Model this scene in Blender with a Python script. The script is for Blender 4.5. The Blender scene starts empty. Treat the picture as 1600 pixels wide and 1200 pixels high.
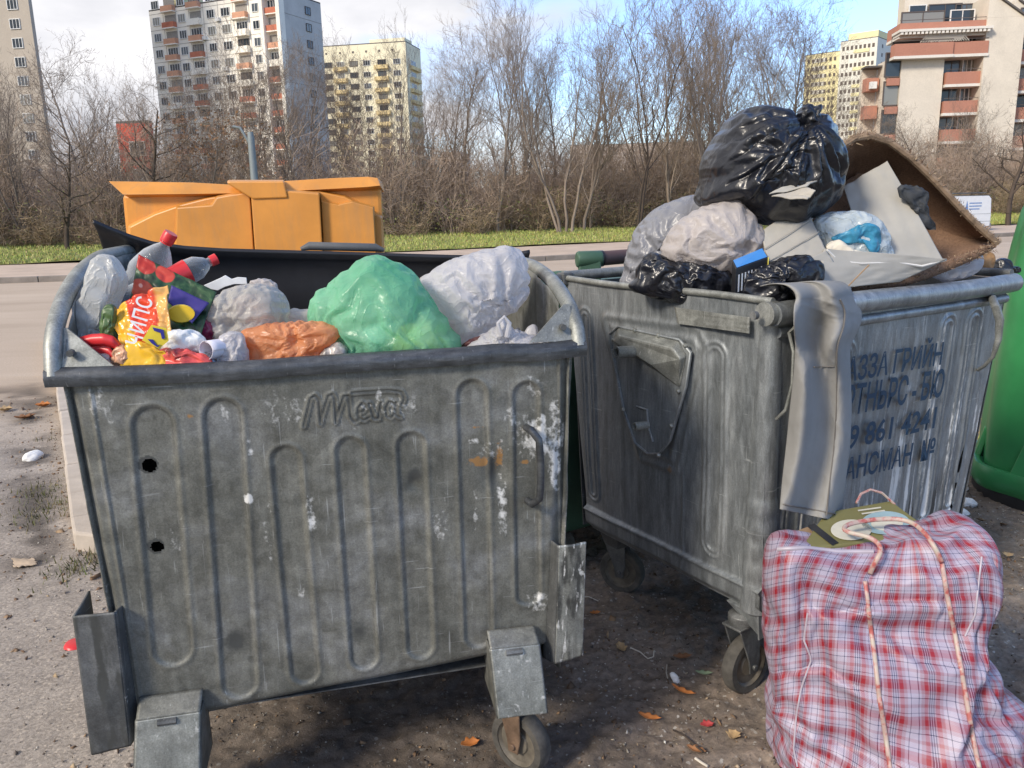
import bpy, math, random
import numpy as np
from mathutils import Matrix, Vector

random.seed(7)
rng = np.random.default_rng(11)
SC = bpy.context.scene
COL = SC.collection

# ------------------------------------------------------------------ camera
FPX, PITCH, ROLL, CAMZ = 1273.1, math.radians(12.621), math.radians(1.253), 1.603
_F = np.array([0, math.cos(PITCH), -math.sin(PITCH)])
_U0 = np.array([0, math.sin(PITCH), math.cos(PITCH)])
_R0 = np.array([1.0, 0, 0])
_R = math.cos(ROLL) * _R0 - math.sin(ROLL) * _U0
_U = math.cos(ROLL) * _U0 + math.sin(ROLL) * _R0
cam_data = bpy.data.cameras.new('camera')
cam = bpy.data.objects.new('camera', cam_data)
COL.objects.link(cam)
cam_data.sensor_width = 36
cam_data.lens = FPX / 1600 * 36
cam_data.clip_start = 0.05
cam_data.clip_end = 4000
cam.matrix_world = Matrix(((_R[0], _U[0], -_F[0], 0), (_R[1], _U[1], -_F[1], 0), (_R[2], _U[2], -_F[2], CAMZ), (0, 0, 0, 1)))
SC.camera = cam

# ------------------------------------------------------------------ light
SUN_EL, SUN_AZ = math.radians(34), math.radians(226)   # azimuth clockwise from +Y: behind the camera on the left
sun_dir = Vector((math.sin(SUN_AZ) * math.cos(SUN_EL), math.cos(SUN_AZ) * math.cos(SUN_EL), math.sin(SUN_EL)))
sd = bpy.data.lights.new('sun', 'SUN')
sd.energy = 1.45
sd.angle = math.radians(12)
sd.color = (1.0, 0.90, 0.76)
sun = bpy.data.objects.new('sun', sd)
COL.objects.link(sun)
sun.rotation_euler = sun_dir.to_track_quat('Z', 'Y').to_euler()

world = bpy.data.worlds.new('World')
SC.world = world
world.use_nodes = True
wn, wl = world.node_tree.nodes, world.node_tree.links
wn.clear()
w_out = wn.new('ShaderNodeOutputWorld')
sky = wn.new('ShaderNodeTexSky')
sky.sky_type = 'NISHITA'
sky.sun_disc = False
sky.sun_elevation = SUN_EL
sky.sun_rotation = SUN_AZ
sky.air_density = 1.0
sky.dust_density = 0.6
sky.ozone_density = 1.4
bg1 = wn.new('ShaderNodeBackground'); bg1.inputs[1].default_value = 0.105
bg2 = wn.new('ShaderNodeBackground'); bg2.inputs[1].default_value = 0.47
tc = wn.new('ShaderNodeTexCoord')
mp = wn.new('ShaderNodeMapping'); mp.inputs['Scale'].default_value = (1.0, 1.0, 2.6); mp.inputs['Location'].default_value = (0.35, 0.0, 0.2)
nz = wn.new('ShaderNodeTexNoise'); nz.inputs['Scale'].default_value = 2.3; nz.inputs['Detail'].default_value = 9; nz.inputs['Roughness'].default_value = 0.52
nz.inputs['Distortion'].default_value = 0.25
rp = wn.new('ShaderNodeValToRGB'); rp.color_ramp.elements[0].position = 0.43; rp.color_ramp.elements[1].position = 0.60
nz2 = wn.new('ShaderNodeTexNoise'); nz2.inputs['Scale'].default_value = 5.0; nz2.inputs['Detail'].default_value = 6
rp2 = wn.new('ShaderNodeValToRGB')
rp2.color_ramp.elements[0].color = (0.54, 0.55, 0.60, 1); rp2.color_ramp.elements[0].position = 0.35
rp2.color_ramp.elements[1].color = (0.88, 0.87, 0.89, 1); rp2.color_ramp.elements[1].position = 0.68
mxs = wn.new('ShaderNodeMixShader')
tint = wn.new('ShaderNodeMix'); tint.data_type = 'RGBA'; tint.blend_type = 'MULTIPLY'; tint.inputs[0].default_value = 1.0
tint.inputs[7].default_value = (0.80, 0.885, 1.08, 1)
wl.new(tc.outputs['Generated'], mp.inputs[0]); wl.new(mp.outputs[0], nz.inputs['Vector']); wl.new(mp.outputs[0], nz2.inputs['Vector'])
# more cloud towards the west (left), clearer in the east: a slow drift over the whole dome
sx = wn.new('ShaderNodeSeparateXYZ'); wl.new(tc.outputs['Generated'], sx.inputs[0])
dr = wn.new('ShaderNodeMath'); dr.operation = 'MULTIPLY_ADD'; dr.inputs[1].default_value = -0.28; dr.inputs[2].default_value = 0.0
wl.new(sx.outputs[0], dr.inputs[0])
ad = wn.new('ShaderNodeMath'); ad.operation = 'ADD'
wl.new(nz.outputs[0], ad.inputs[0]); wl.new(dr.outputs[0], ad.inputs[1])
wl.new(ad.outputs[0], rp.inputs[0]); wl.new(nz2.outputs[0], rp2.inputs[0])
wl.new(sky.outputs[0], tint.inputs[6]); wl.new(tint.outputs[2], bg1.inputs[0])
wl.new(rp2.outputs[0], bg2.inputs[0])
wl.new(rp.outputs[0], mxs.inputs[0]); wl.new(bg1.outputs[0], mxs.inputs[1]); wl.new(bg2.outputs[0], mxs.inputs[2])
wl.new(mxs.outputs[0], w_out.inputs[0])

SC.view_settings.view_transform = 'Standard'
SC.view_settings.look = 'None'
SC.view_settings.exposure = 1.42
SC.view_settings.gamma = 1.0
SC.view_settings.use_curve_mapping = False
SC.cycles.max_bounces = 8
SC.cycles.transparent_max_bounces = 24

# ------------------------------------------------------------------ measuring helpers
def ray(px, py):
    return _F + _R * (px - 800) / FPX - _U * (py - 600) / FPX
CAMP = np.array([0, 0, CAMZ])
def on_z(px, py, z=0.0):
    d = ray(px, py); return CAMP + d * (z - CAMZ) / d[2]
def on_y(px, py, Y):
    d = ray(px, py); return CAMP + d * Y / d[1]
def on_plane(px, py, o, n):
    d = ray(px, py); return CAMP + d * (np.dot(np.asarray(o) - CAMP, n) / np.dot(d, n))

# ------------------------------------------------------------------ numpy noise
def _h(ix, iy, iz, s):
    n = (ix.astype(np.int64) * 374761393 + iy.astype(np.int64) * 668265263 + iz.astype(np.int64) * 2147483647 + s * 974711) & 0xFFFFFFFF
    n = ((n ^ (n >> 13)) * 1274126177) & 0xFFFFFFFF
    n = ((n ^ (n >> 16)) * 2246822519) & 0xFFFFFFFF
    return ((n ^ (n >> 15)) & 0xFFFFFF) / float(0xFFFFFF)
def vnoise(x, y, z=None, s=0):
    x = np.asarray(x, float); y = np.asarray(y, float)
    z = np.zeros_like(x) if z is None else np.asarray(z, float)
    x, y, z = np.broadcast_arrays(x, y, z)
    ix, iy, iz = np.floor(x), np.floor(y), np.floor(z)
    fx, fy, fz = x - ix, y - iy, z - iz
    fx, fy, fz = [f * f * (3 - 2 * f) for f in (fx, fy, fz)]
    r = 0
    for a in (0, 1):
        for b in (0, 1):
            for c in (0, 1):
                w = (fx if a else 1 - fx) * (fy if b else 1 - fy) * (fz if c else 1 - fz)
                r = r + w * _h(ix + a, iy + b, iz + c, s)
    return r
def fbm(x, y, z=None, s=0, o=4, g=0.5):
    r, a, t, f = 0, 1.0, 0, 1.0
    for k in range(o):
        r = r + a * vnoise(np.asarray(x) * f, np.asarray(y) * f, None if z is None else np.asarray(z) * f, s + k * 17)
        t += a; a *= g; f *= 2.03
    return r / t
def sstep(a, b, x):
    t = np.clip((x - a) / (b - a), 0, 1); return t * t * (3 - 2 * t)

# ------------------------------------------------------------------ object helpers
def tag(o, label=None, cat=None, group=None, kind=None):
    if label: o['label'] = label
    if cat: o['category'] = cat
    if group: o['group'] = group
    if kind: o['kind'] = kind
    return o
def empty(name, loc=(0, 0, 0), rotz=0, label=None, cat=None, group=None):
    o = bpy.data.objects.new(name, None); COL.objects.link(o)
    o.empty_display_size = 0.1
    o.location = loc; o.rotation_euler = (0, 0, rotz)
    return tag(o, label, cat, group)
def inv(parent):
    return parent_world(parent).inverted()
def parent_world(p):
    m = p.matrix_basis.copy()
    while p.parent is not None:
        m = p.parent.matrix_basis @ m; p = p.parent
    return m
class MB:
    def __init__(s): s.v = []; s.f = []; s.uv = None
    def add(s, v, f):
        b = len(s.v); s.v.extend([tuple(map(float, q)) for q in v]); s.f.extend([tuple(i + b for i in q) for q in f]); return s
    def box(s, c, d, ax=None):
        c = np.asarray(c, float)
        ax = np.eye(3) if ax is None else np.asarray(ax, float)
        P = [c + ax[0] * d[0] / 2 * i + ax[1] * d[1] / 2 * j + ax[2] * d[2] / 2 * k for i in (-1, 1) for j in (-1, 1) for k in (-1, 1)]
        return s.add(P, [(0, 1, 3, 2), (4, 6, 7, 5), (0, 4, 5, 1), (2, 3, 7, 6), (0, 2, 6, 4), (1, 5, 7, 3)])
    def box2(s, a, b):
        a = np.minimum(a, b) if False else np.asarray(a, float); b = np.asarray(b, float)
        return s.box((a + b) / 2, np.abs(b - a))
    def tube(s, pts, r, n=10, cap=True):
        pts = [np.asarray(p, float) for p in pts]
        rr = r if hasattr(r, '__len__') else [r] * len(pts)
        up = None; V = []
        for i, p in enumerate(pts):
            t = pts[min(i + 1, len(pts) - 1)] - pts[max(i - 1, 0)]
            t = t / (np.linalg.norm(t) + 1e-9)
            if up is None:
                up = np.cross(t, [0, 0, 1.0])
                if np.linalg.norm(up) < 0.1: up = np.cross(t, [0, 1.0, 0])
            up = up - t * np.dot(up, t); up /= np.linalg.norm(up) + 1e-9
            w = np.cross(t, up)
            for k in range(n):
                a = 2 * math.pi * k / n
                V.append(p + (up * math.cos(a) + w * math.sin(a)) * rr[i])
        F = []
        for i in range(len(pts) - 1):
            for k in range(n):
                a, b = i * n + k, i * n + (k + 1) % n
                F.append((a, b, b + n, a + n))
        if cap:
            F.append(tuple(range(n - 1, -1, -1))); F.append(tuple(range((len(pts) - 1) * n, len(pts) * n)))
        return s.add(V, F)
    def prism(s, poly, off):
        n = len(poly); off = np.asarray(off, float)
        V = [np.asarray(p, float) for p in poly] + [np.asarray(p, float) + off for p in poly]
        return s.add(V, [tuple(range(n)), tuple(range(2 * n - 1, n - 1, -1))] + [(i, i + n, (i + 1) % n + n, (i + 1) % n) for i in range(n)])
    def lathe(s, prof, o, ax=(0, 0, 1), n=24, close=True):
        ax = np.asarray(ax, float) / np.linalg.norm(ax); o = np.asarray(o, float)
        u = np.cross(ax, [0, 0, 1.0])
        if np.linalg.norm(u) < 0.1: u = np.array([1.0, 0, 0])
        u /= np.linalg.norm(u); w = np.cross(ax, u); V = []; F = []
        for r, h in prof:
            for k in range(n):
                a = 2 * math.pi * k / n
                V.append(o + ax * h + (u * math.cos(a) + w * math.sin(a)) * r)
        for i in range(len(prof) - 1):
            for k in range(n):
                a, b = i * n + k, i * n + (k + 1) % n
                F.append((a, b, b + n, a + n))
        if close:
            F.append(tuple(range(n - 1, -1, -1))); F.append(tuple(range((len(prof) - 1) * n, len(prof) * n)))
        return s.add(V, F)
    def build(s, name, m, parent=None, smooth=False, bevel=0, angle=40):
        me = bpy.data.meshes.new(name); me.from_pydata(s.v, [], s.f)
        return mesh_obj(name, me, m, parent, smooth, bevel, angle)
def mesh_obj(name, me, m, parent=None, smooth=False, bevel=0, angle=40):
    if m is not None and not me.materials: me.materials.append(m)
    o = bpy.data.objects.new(name, me); COL.objects.link(o)
    if parent is not None:
        o.parent = parent; o.matrix_basis = inv(parent)
    me.validate(); me.update()
    if smooth:
        me.shade_smooth()
        if smooth != 'all':
            me.set_sharp_from_angle(angle=math.radians(angle))
    if bevel:
        b = o.modifiers.new('bevel', 'BEVEL'); b.width = bevel; b.segments = 2; b.limit_method = 'ANGLE'; b.angle_limit = math.radians(35)
    return o
def np_mesh(name, V, Q, attrs=None, uv=None):
    """V (n,3), Q (m,k) faces; fast path"""
    me = bpy.data.meshes.new(name)
    V = np.ascontiguousarray(V, dtype=np.float32); Q = np.ascontiguousarray(Q, dtype=np.int32)
    me.vertices.add(len(V)); me.vertices.foreach_set('co', V.ravel())
    k = Q.shape[1]
    me.loops.add(Q.size); me.loops.foreach_set('vertex_index', Q.ravel())
    me.polygons.add(len(Q)); me.polygons.foreach_set('loop_start', np.arange(0, Q.size, k, dtype=np.int32))
    me.polygons.foreach_set('loop_total', np.full(len(Q), k, dtype=np.int32))
    me.update(calc_edges=True)
    for nm, a in (attrs or {}).items():
        at = me.attributes.new(nm, 'FLOAT', 'POINT'); at.data.foreach_set('value', np.ascontiguousarray(a, dtype=np.float32).ravel())
    if uv is not None:
        at = me.attributes.new('cloth_uv', 'FLOAT_VECTOR', 'POINT')
        w = np.zeros((len(V), 3), np.float32); w[:, :2] = uv
        at.data.foreach_set('vector', w.ravel())
    return me
def grid_faces(nr, nc, wrap=False):
    i = np.arange(nr - 1)[:, None]; j = np.arange(nc if wrap else nc - 1)[None, :]
    a = i * nc + j; b = i * nc + (j + 1) % nc
    return np.stack([a, b, b + nc, a + nc], -1).reshape(-1, 4)
def grid_obj(name, X, m, parent=None, attrs=None, keep=None, thick=0, uv=None, smooth='all', flip=False):
    nr, nc = X.shape[:2]
    Q = grid_faces(nr, nc)
    if keep is not None: Q = Q[keep[:-1, :-1].ravel()]
    if flip: Q = Q[:, ::-1]
    me = np_mesh(name, X.reshape(-1, 3), Q, attrs, uv)
    o = mesh_obj(name, me, m, parent, smooth)
    if thick:
        s = o.modifiers.new('thickness', 'SOLIDIFY'); s.thickness = thick; s.offset = 0
    return o

# ------------------------------------------------------------------ materials
MATS = {}
def newmat(name):
    m = bpy.data.materials.new(name); m.use_nodes = True
    nt = m.node_tree; b = nt.nodes['Principled BSDF']
    return m, nt.nodes, nt.links, b
def ramp(N, stops):
    r = N.new('ShaderNodeValToRGB'); e = r.color_ramp.elements
    while len(e) < len(stops): e.new(0.5)
    for el, (p, c) in zip(e, stops):
        el.position = p; el.color = (*c, 1) if len(c) == 3 else c
    return r
def noise(N, L, scale, detail=5, rough=0.55, vec=None, dist=0.0):
    n = N.new('ShaderNodeTexNoise'); n.inputs['Scale'].default_value = scale; n.inputs['Detail'].default_value = detail
    n.inputs['Roughness'].default_value = rough; n.inputs['Distortion'].default_value = dist
    if vec is not None: L.new(vec, n.inputs['Vector'])
    return n
def mixc(N, L, fac, a, b, mode='MIX'):
    x = N.new('ShaderNodeMix'); x.data_type = 'RGBA'; x.blend_type = mode
    for s, i in ((fac, 0), (a, 6), (b, 7)):
        if isinstance(s, (int, float)): x.inputs[i].default_value = s
        elif isinstance(s, tuple): x.inputs[i].default_value = (*s, 1)
        else: L.new(s, x.inputs[i])
    return x.outputs[2]
def objvec(N, L, scale=(1, 1, 1)):
    t = N.new('ShaderNodeTexCoord'); m = N.new('ShaderNodeMapping'); m.inputs['Scale'].default_value = scale
    L.new(t.outputs['Object'], m.inputs[0]); return m.outputs[0]
def bump(N, L, b, h, strength, dist):
    x = N.new('ShaderNodeBump'); x.inputs['Strength'].default_value = strength; x.inputs['Distance'].default_value = dist
    L.new(h, x.inputs['Height']); L.new(x.outputs[0], b.inputs['Normal']); return x
def simple(name, col, rough=0.6, metal=0.0, var=0.25, scale=6, bmp=0.0, bscale=60, spec=None):
    if name in MATS: return MATS[name]
    m, N, L, b = newmat(name)
    v = objvec(N, L); n = noise(N, L, scale, 6, 0.6, v)
    lo = tuple(c * (1 - var) for c in col); hi = tuple(min(1, c * (1 + var)) for c in col)
    r = ramp(N, [(0.3, lo), (0.7, hi)]); L.new(n.outputs[0], r.inputs[0]); L.new(r.outputs[0], b.inputs['Base Color'])
    b.inputs['Roughness'].default_value = rough; b.inputs['Metallic'].default_value = metal
    if spec is not None: b.inputs['Specular IOR Level'].default_value = spec
    if bmp:
        n2 = noise(N, L, bscale, 5, 0.6, v); bump(N, L, b, n2.outputs[0], bmp, 0.004)
    MATS[name] = m; return m
def attr(N, nm):
    a = N.new('ShaderNodeAttribute'); a.attribute_name = nm; return a.outputs['Fac']
def galv(name, c1, c2, c3, metal=0.55, rough=0.5, wearcol=(0.62, 0.62, 0.60), streak=(1, 1, 1), spangle=0.5):
    m, N, L, b = newmat(name)
    v = objvec(N, L, streak)
    n1 = noise(N, L, 4.0, 8, 0.62, v, 0.4); n2 = noise(N, L, 19, 6, 0.6, v, 0.6); n3 = noise(N, L, 120, 3, 0.6, v)
    vo = N.new('ShaderNodeTexVoronoi'); vo.inputs['Scale'].default_value = 46; L.new(v, vo.inputs['Vector'])
    r1 = ramp(N, [(0.30, c1), (0.52, c2), (0.72, c3)]); L.new(n1.outputs[0], r1.inputs[0])
    r2 = ramp(N, [(0.3, (0.72, 0.72, 0.72)), (0.7, (1.22, 1.22, 1.22))]); L.new(n2.outputs[0], r2.inputs[0])
    c = mixc(N, L, 0.85, r1.outputs[0], r2.outputs[0], 'MULTIPLY')
    n5 = noise(N, L, 230, 4, 0.75, v); r5 = ramp(N, [(0.32, (0.70,) * 3), (0.5, (1.0,) * 3), (0.70, (1.35,) * 3)]); L.new(n5.outputs[0], r5.inputs[0])
    c = mixc(N, L, 0.8, c, r5.outputs[0], 'MULTIPLY')
    ms_ = N.new('ShaderNodeMapping'); ms_.inputs['Scale'].default_value = (34, 34, 1.6); ts_ = N.new('ShaderNodeTexCoord'); L.new(ts_.outputs['Object'], ms_.inputs[0])
    n6 = noise(N, L, 1.0, 5, 0.6, ms_.outputs[0], 0.3); r6 = ramp(N, [(0.28, (0.74,) * 3), (0.5, (1.0,) * 3), (0.72, (1.28,) * 3)]); L.new(n6.outputs[0], r6.inputs[0])
    c = mixc(N, L, 0.75, c, r6.outputs[0], 'MULTIPLY')
    # fine scratches, mostly upright, some slanting
    for sc_, rot in (((160, 160, 3.0), 0.12), ((140, 140, 4.0), -0.5), ((8, 8, 150), 0.15)):
        mp_ = N.new('ShaderNodeMapping'); mp_.inputs['Scale'].default_value = sc_; mp_.inputs['Rotation'].default_value = (0, rot, 0)
        tc_ = N.new('ShaderNodeTexCoord'); L.new(tc_.outputs['Object'], mp_.inputs[0]); ns = noise(N, L, 1.0, 2, 0.5, mp_.outputs[0], 0.3)
        rs_ = ramp(N, [(0.70, (0, 0, 0)), (0.76, (1, 1, 1))]); L.new(ns.outputs[0], rs_.inputs[0])
        mm_ = N.new('ShaderNodeMath'); mm_.operation = 'MULTIPLY'; L.new(rs_.outputs[0], mm_.inputs[0]); mm_.inputs[1].default_value = 0.45
        c = mixc(N, L, mm_.outputs[0], c, tuple(min(1, q * 1.75) for q in c3))
    sep = N.new('ShaderNodeSeparateColor'); L.new(vo.outputs['Color'], sep.inputs[0])
    r3 = ramp(N, [(0.0, (0.8, 0.8, 0.8)), (1.0, (1.15, 1.15, 1.15))]); L.new(sep.outputs[0], r3.inputs[0])
    c = mixc(N, L, spangle, c, r3.outputs[0], 'MULTIPLY')
    # paint smears, dark stains, painted rib shade, rust carried by point attributes, broken up by fine noise
    def brk(at, lo, hi):
        a = N.new('ShaderNodeMath'); a.operation = 'MULTIPLY_ADD'; a.inputs[1].default_value = 0.75; L.new(n3.outputs[0], a.inputs[0]); a.inputs[2].default_value = -0.375
        s = N.new('ShaderNodeMath'); s.operation = 'ADD'; L.new(attr(N, at), s.inputs[0]); L.new(a.outputs[0], s.inputs[1])
        q = ramp(N, [(lo, (0, 0, 0)), (hi, (1, 1, 1))]); L.new(s.outputs[0], q.inputs[0]); return q.outputs[0]
    c = mixc(N, L, brk('dark', 0.3, 0.95), c, (0.075, 0.078, 0.075))
    c = mixc(N, L, brk('rust', 0.35, 0.7), c, (0.36, 0.20, 0.08))
    wf = brk('wear', 0.38, 0.75)
    c = mixc(N, L, wf, c, wearcol)
    L.new(c, b.inputs['Base Color'])
    mm = N.new('ShaderNodeMath'); mm.operation = 'MULTIPLY_ADD'; mm.inputs[1].default_value = -metal; mm.inputs[2].default_value = metal
    L.new(wf, mm.inputs[0]); L.new(mm.outputs[0], b.inputs['Metallic'])
    rr = ramp(N, [(0.3, (rough - 0.1,) * 3), (0.7, (rough + 0.14,) * 3)]); L.new(n2.outputs[0], rr.inputs[0]); L.new(rr.outputs[0], b.inputs['Roughness'])
    bump(N, L, b, n2.outputs[0], 0.25, 0.003)
    MATS[name] = m; return m
def film(name, col, alpha=0.8, trans=0.45, rough=0.28, fine=0.5, col2=None, sc=18):
    """thin plastic film"""
    m, N, L, b = newmat(name); v = objvec(N, L)
    n = noise(N, L, 5, 5, 0.6, v); r = ramp(N, [(0.3, tuple(c * 0.88 for c in col)), (0.7, col2 or tuple(min(1, c * 1.08) for c in col))])
    L.new(n.outputs[0], r.inputs[0]); L.new(r.outputs[0], b.inputs['Base Color'])
    b.inputs['Roughness'].default_value = rough
    b.inputs['Specular IOR Level'].default_value = 0.6
    w = noise(N, L, sc, 5, 0.55, v, 1.2)
    def ridge(scl, dist, det=2):
        w = noise(N, L, scl, det, 0.5, v, dist); sb = N.new('ShaderNodeMath'); sb.operation = 'SUBTRACT'; sb.inputs[1].default_value = 0.5; ab = N.new('ShaderNodeMath'); ab.operation = 'ABSOLUTE'
        L.new(w.outputs[0], sb.inputs[0]); L.new(sb.outputs[0], ab.inputs[0]); q = ramp(N, [(0.0, (1, 1, 1)), (0.035, (0.35,) * 3), (0.13, (0, 0, 0))]); L.new(ab.outputs[0], q.inputs[0]); return q.outputs[0]
    ra_, rb_ = ridge(sc * .5, 1.6), ridge(sc * 1.3, 1.0)
    sm_ = N.new('ShaderNodeMath'); sm_.operation = 'MULTIPLY_ADD'; sm_.inputs[1].default_value = 0.45; L.new(rb_, sm_.inputs[0]); L.new(ra_, sm_.inputs[2])
    bp = bump(N, L, b, sm_.outputs[0], min(1.0, fine), 0.004)
    cl = tuple(min(1.0, q * 1.18 + 0.03) for q in col); fm_ = N.new('ShaderNodeMath'); fm_.operation = 'MULTIPLY'; fm_.inputs[1].default_value = 0.35; L.new(sm_.outputs[0], fm_.inputs[0])
    if trans > 0: L.new(mixc(N, L, fm_.outputs[0], r.outputs[0], cl), b.inputs['Base Color'])
    out = N['Material Output']
    tr = N.new('ShaderNodeBsdfTranslucent'); L.new(r.outputs[0], tr.inputs[0]); L.new(bp.outputs[0], tr.inputs['Normal'])
    m1 = N.new('ShaderNodeMixShader'); m1.inputs[0].default_value = trans
    L.new(b.outputs[0], m1.inputs[1]); L.new(tr.outputs[0], m1.inputs[2])
    last = m1.outputs[0]
    if alpha < 1:
        t = N.new('ShaderNodeBsdfTransparent'); t.inputs[0].default_value = (*[0.5 + 0.5 * c for c in col], 1)
        fr = N.new('ShaderNodeLayerWeight'); fr.inputs[0].default_value = 0.35; L.new(bp.outputs[0], fr.inputs['Normal'])
        ma = N.new('ShaderNodeMath'); ma.operation = 'MULTIPLY_ADD'; ma.inputs[1].default_value = 1 - alpha; ma.inputs[2].default_value = alpha; ma.use_clamp = True
        L.new(fr.outputs['Facing'], ma.inputs[0])
        m2 = N.new('ShaderNodeMixShader'); L.new(ma.outputs[0], m2.inputs[0]); L.new(t.outputs[0], m2.inputs[1]); L.new(last, m2.inputs[2]); last = m2.outputs[0]
    L.new(last, out.inputs['Surface'])
    MATS[name] = m; return m

M_galv1 = galv('galvanised_olive', (0.105, 0.107, 0.094), (0.165, 0.166, 0.148), (0.255, 0.262, 0.262), metal=0.3, rough=0.52, spangle=0.55)
M_galv2 = galv('galvanised_blue', (0.205, 0.225, 0.237), (0.275, 0.296, 0.308), (0.36, 0.38, 0.39), metal=0.5, rough=0.42, streak=(3, 3, 0.7), spangle=0.3)
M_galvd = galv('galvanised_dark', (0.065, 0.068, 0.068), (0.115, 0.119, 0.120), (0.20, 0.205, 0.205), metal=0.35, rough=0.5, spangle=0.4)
M_galvl = galv('galvanised_light', (0.203, 0.211, 0.195), (0.273, 0.281, 0.261), (0.343, 0.351, 0.335), metal=0.45, rough=0.46, spangle=0.4)
M_black = simple('black_plastic', (0.018, 0.018, 0.021), 0.42, 0, 0.3, 9, 0.15, 30)
M_rubber = simple('tyre_rubber', (0.075, 0.07, 0.062), 0.85, 0, 0.5, 18, 0.4, 90)
M_rust = simple('rusty_steel', (0.16, 0.105, 0.07), 0.7, 0.4, 0.45, 22, 0.4, 120)
M_hub = simple('wheel_hub', (0.17, 0.15, 0.12), 0.6, 0.3, 0.4, 22)
M_orange = simple('orange_plastic', (0.60, 0.25, 0.042), 0.42, 0, 0.18, 3, 0.05, 12)
_nt = M_orange.node_tree; _b = _nt.nodes['Principled BSDF']; _src = _b.inputs['Base Color'].links[0].from_socket
_v = objvec(_nt.nodes, _nt.links, (9, 9, 1.5)); _n = noise(_nt.nodes, _nt.links, 1.0, 7, 0.7, _v, 0.5); _r = ramp(_nt.nodes, [(0.52, (0, 0, 0)), (0.80, (0.55, 0.55, 0.55))]); _nt.links.new(_n.outputs[0], _r.inputs[0])
_nt.links.new(mixc(_nt.nodes, _nt.links, _r.outputs[0], _src, (0.30, 0.19, 0.10)), _b.inputs['Base Color'])
M_dgreen = simple('dark_green_plastic', (0.045, 0.10, 0.065), 0.45, 0, 0.2, 8)
M_green = simple('green_plastic', (0.035, 0.22, 0.075), 0.30, 0, 0.14, 5, 0.06, 14)
M_white = simple('white_scrap', (0.72, 0.72, 0.71), 0.6, 0, 0.12, 20)
M_card = simple('grey_cardboard', (0.37, 0.355, 0.32), 0.85, 0, 0.10, 7, 0.12, 40)
M_kraft = simple('brown_cardboard', (0.30, 0.20, 0.12), 0.85, 0, 0.2, 9, 0.2, 40)
M_red = simple('red_plastic', (0.62, 0.03, 0.035), 0.35, 0, 0.15, 9)

# ================================================================== SETTING
BARE = (0.115, 0.088, 0.066)
# --- far ground sheet
m, N, L, b = newmat('field_soil')
v = objvec(N, L); n = noise(N, L, 0.35, 9, 0.65, v)
r = ramp(N, [(0.3, (0.09, 0.075, 0.045)), (0.55, (0.13, 0.11, 0.065)), (0.75, (0.10, 0.12, 0.045))]); L.new(n.outputs[0], r.inputs[0]); L.new(r.outputs[0], b.inputs['Base Color']); b.inputs['Roughness'].default_value = 0.95
M_field = m
g = MB(); g.add([(-1500, -1500, -0.03), (1500, -1500, -0.03), (1500, 1500, -0.03), (-1500, 1500, -0.03)], [(0, 1, 2, 3)])
tag(g.build('far_ground', M_field), kind='structure')

# --- road
m, N, L, b = newmat('road_asphalt'); v = objvec(N, L)
n1 = noise(N, L, 0.45, 7, 0.6, objvec(N, L, (0.35, 1.4, 1))); n2 = noise(N, L, 60, 4, 0.7, v)
r = ramp(N, [(0.3, (0.36, 0.28, 0.205)), (0.5, (0.46, 0.365, 0.275)), (0.7, (0.53, 0.43, 0.33))]); L.new(n1.outputs[0], r.inputs[0])
r2 = ramp(N, [(0.25, (0.75,) * 3), (0.75, (1.2,) * 3)]); L.new(n2.outputs[0], r2.inputs[0])
L.new(mixc(N, L, 1.0, r.outputs[0], r2.outputs[0], 'MULTIPLY'), b.inputs['Base Color']); b.inputs['Roughness'].default_value = 0.85
bump(N, L, b, n2.outputs[0], 0.4, 0.006)
M_road = m
VERGE = [(-60, 20.5), (-40, 19), (-15, 23.6), (-3, 25.8), (4, 29), (21, 36), (45, 46), (90, 64)]   # near edge of the grass
def vy(x, off=0.0):
    return float(np.interp(x, [p[0] for p in VERGE], [p[1] for p in VERGE])) + off
KERB_OFF = -5.2
def strip(name, mat, o1, o2, z, h=None, kind='structure', n=80, x0=-60, x1=90):
    xs = np.linspace(x0, x1, n)
    X = np.array([[[x, vy(x, o1), z] for x in xs], [[x, vy(x, o2), z if h is None else h] for x in xs]])
    return tag(grid_obj(name, X, mat, smooth=False), kind=kind)
xs = np.linspace(-60, 90, 80)
X = np.array([[[x, 5.5, 0.0] for x in xs], [[x, vy(x, KERB_OFF), 0.0] for x in xs]])
tag(grid_obj('road', X, M_road, smooth=False), kind='structure')
M_path = simple('dusty_pavement', (0.50, 0.39, 0.30), 0.9, 0, 0.16, 1.2, 0.3, 30)
M_kerbd = simple('old_kerb_concrete', (0.22, 0.19, 0.16), 0.9, 0, 0.25, 3, 0.3, 30)
strip('pavement', M_path, KERB_OFF + 0.15, 0.3, 0.13)
# far kerb in separate stones
kerb = empty('far_kerb'); kerb['kind'] = 'structure'
sx_ = -16.0; kmesh = None; cnt = 0
while sx_ < 20:
    x2 = sx_ + 1.0
    p = Vector((sx_, vy(sx_, KERB_OFF), 0)); q = Vector((x2, vy(x2, KERB_OFF), 0))
    if kmesh is None:
        o = MB().box((0.5, 0.075, 0.06), (0.985, 0.15, 0.15)).build('kerb_stone', M_kerbd, kerb, bevel=0.015); kmesh = o.data
    else:
        o = o.copy(); COL.objects.link(o); o.parent = kerb
    a = math.atan2(q.y - p.y, q.x - p.x)
    o.location = p; o.rotation_euler = (0, 0, a); o.scale = ((q - p).length, 1, 1)
    sx_ = x2
strip('far_kerb_run', M_kerbd, KERB_OFF, KERB_OFF + 0.15, 0.10, None, x0=20.6, x1=60)
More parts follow.
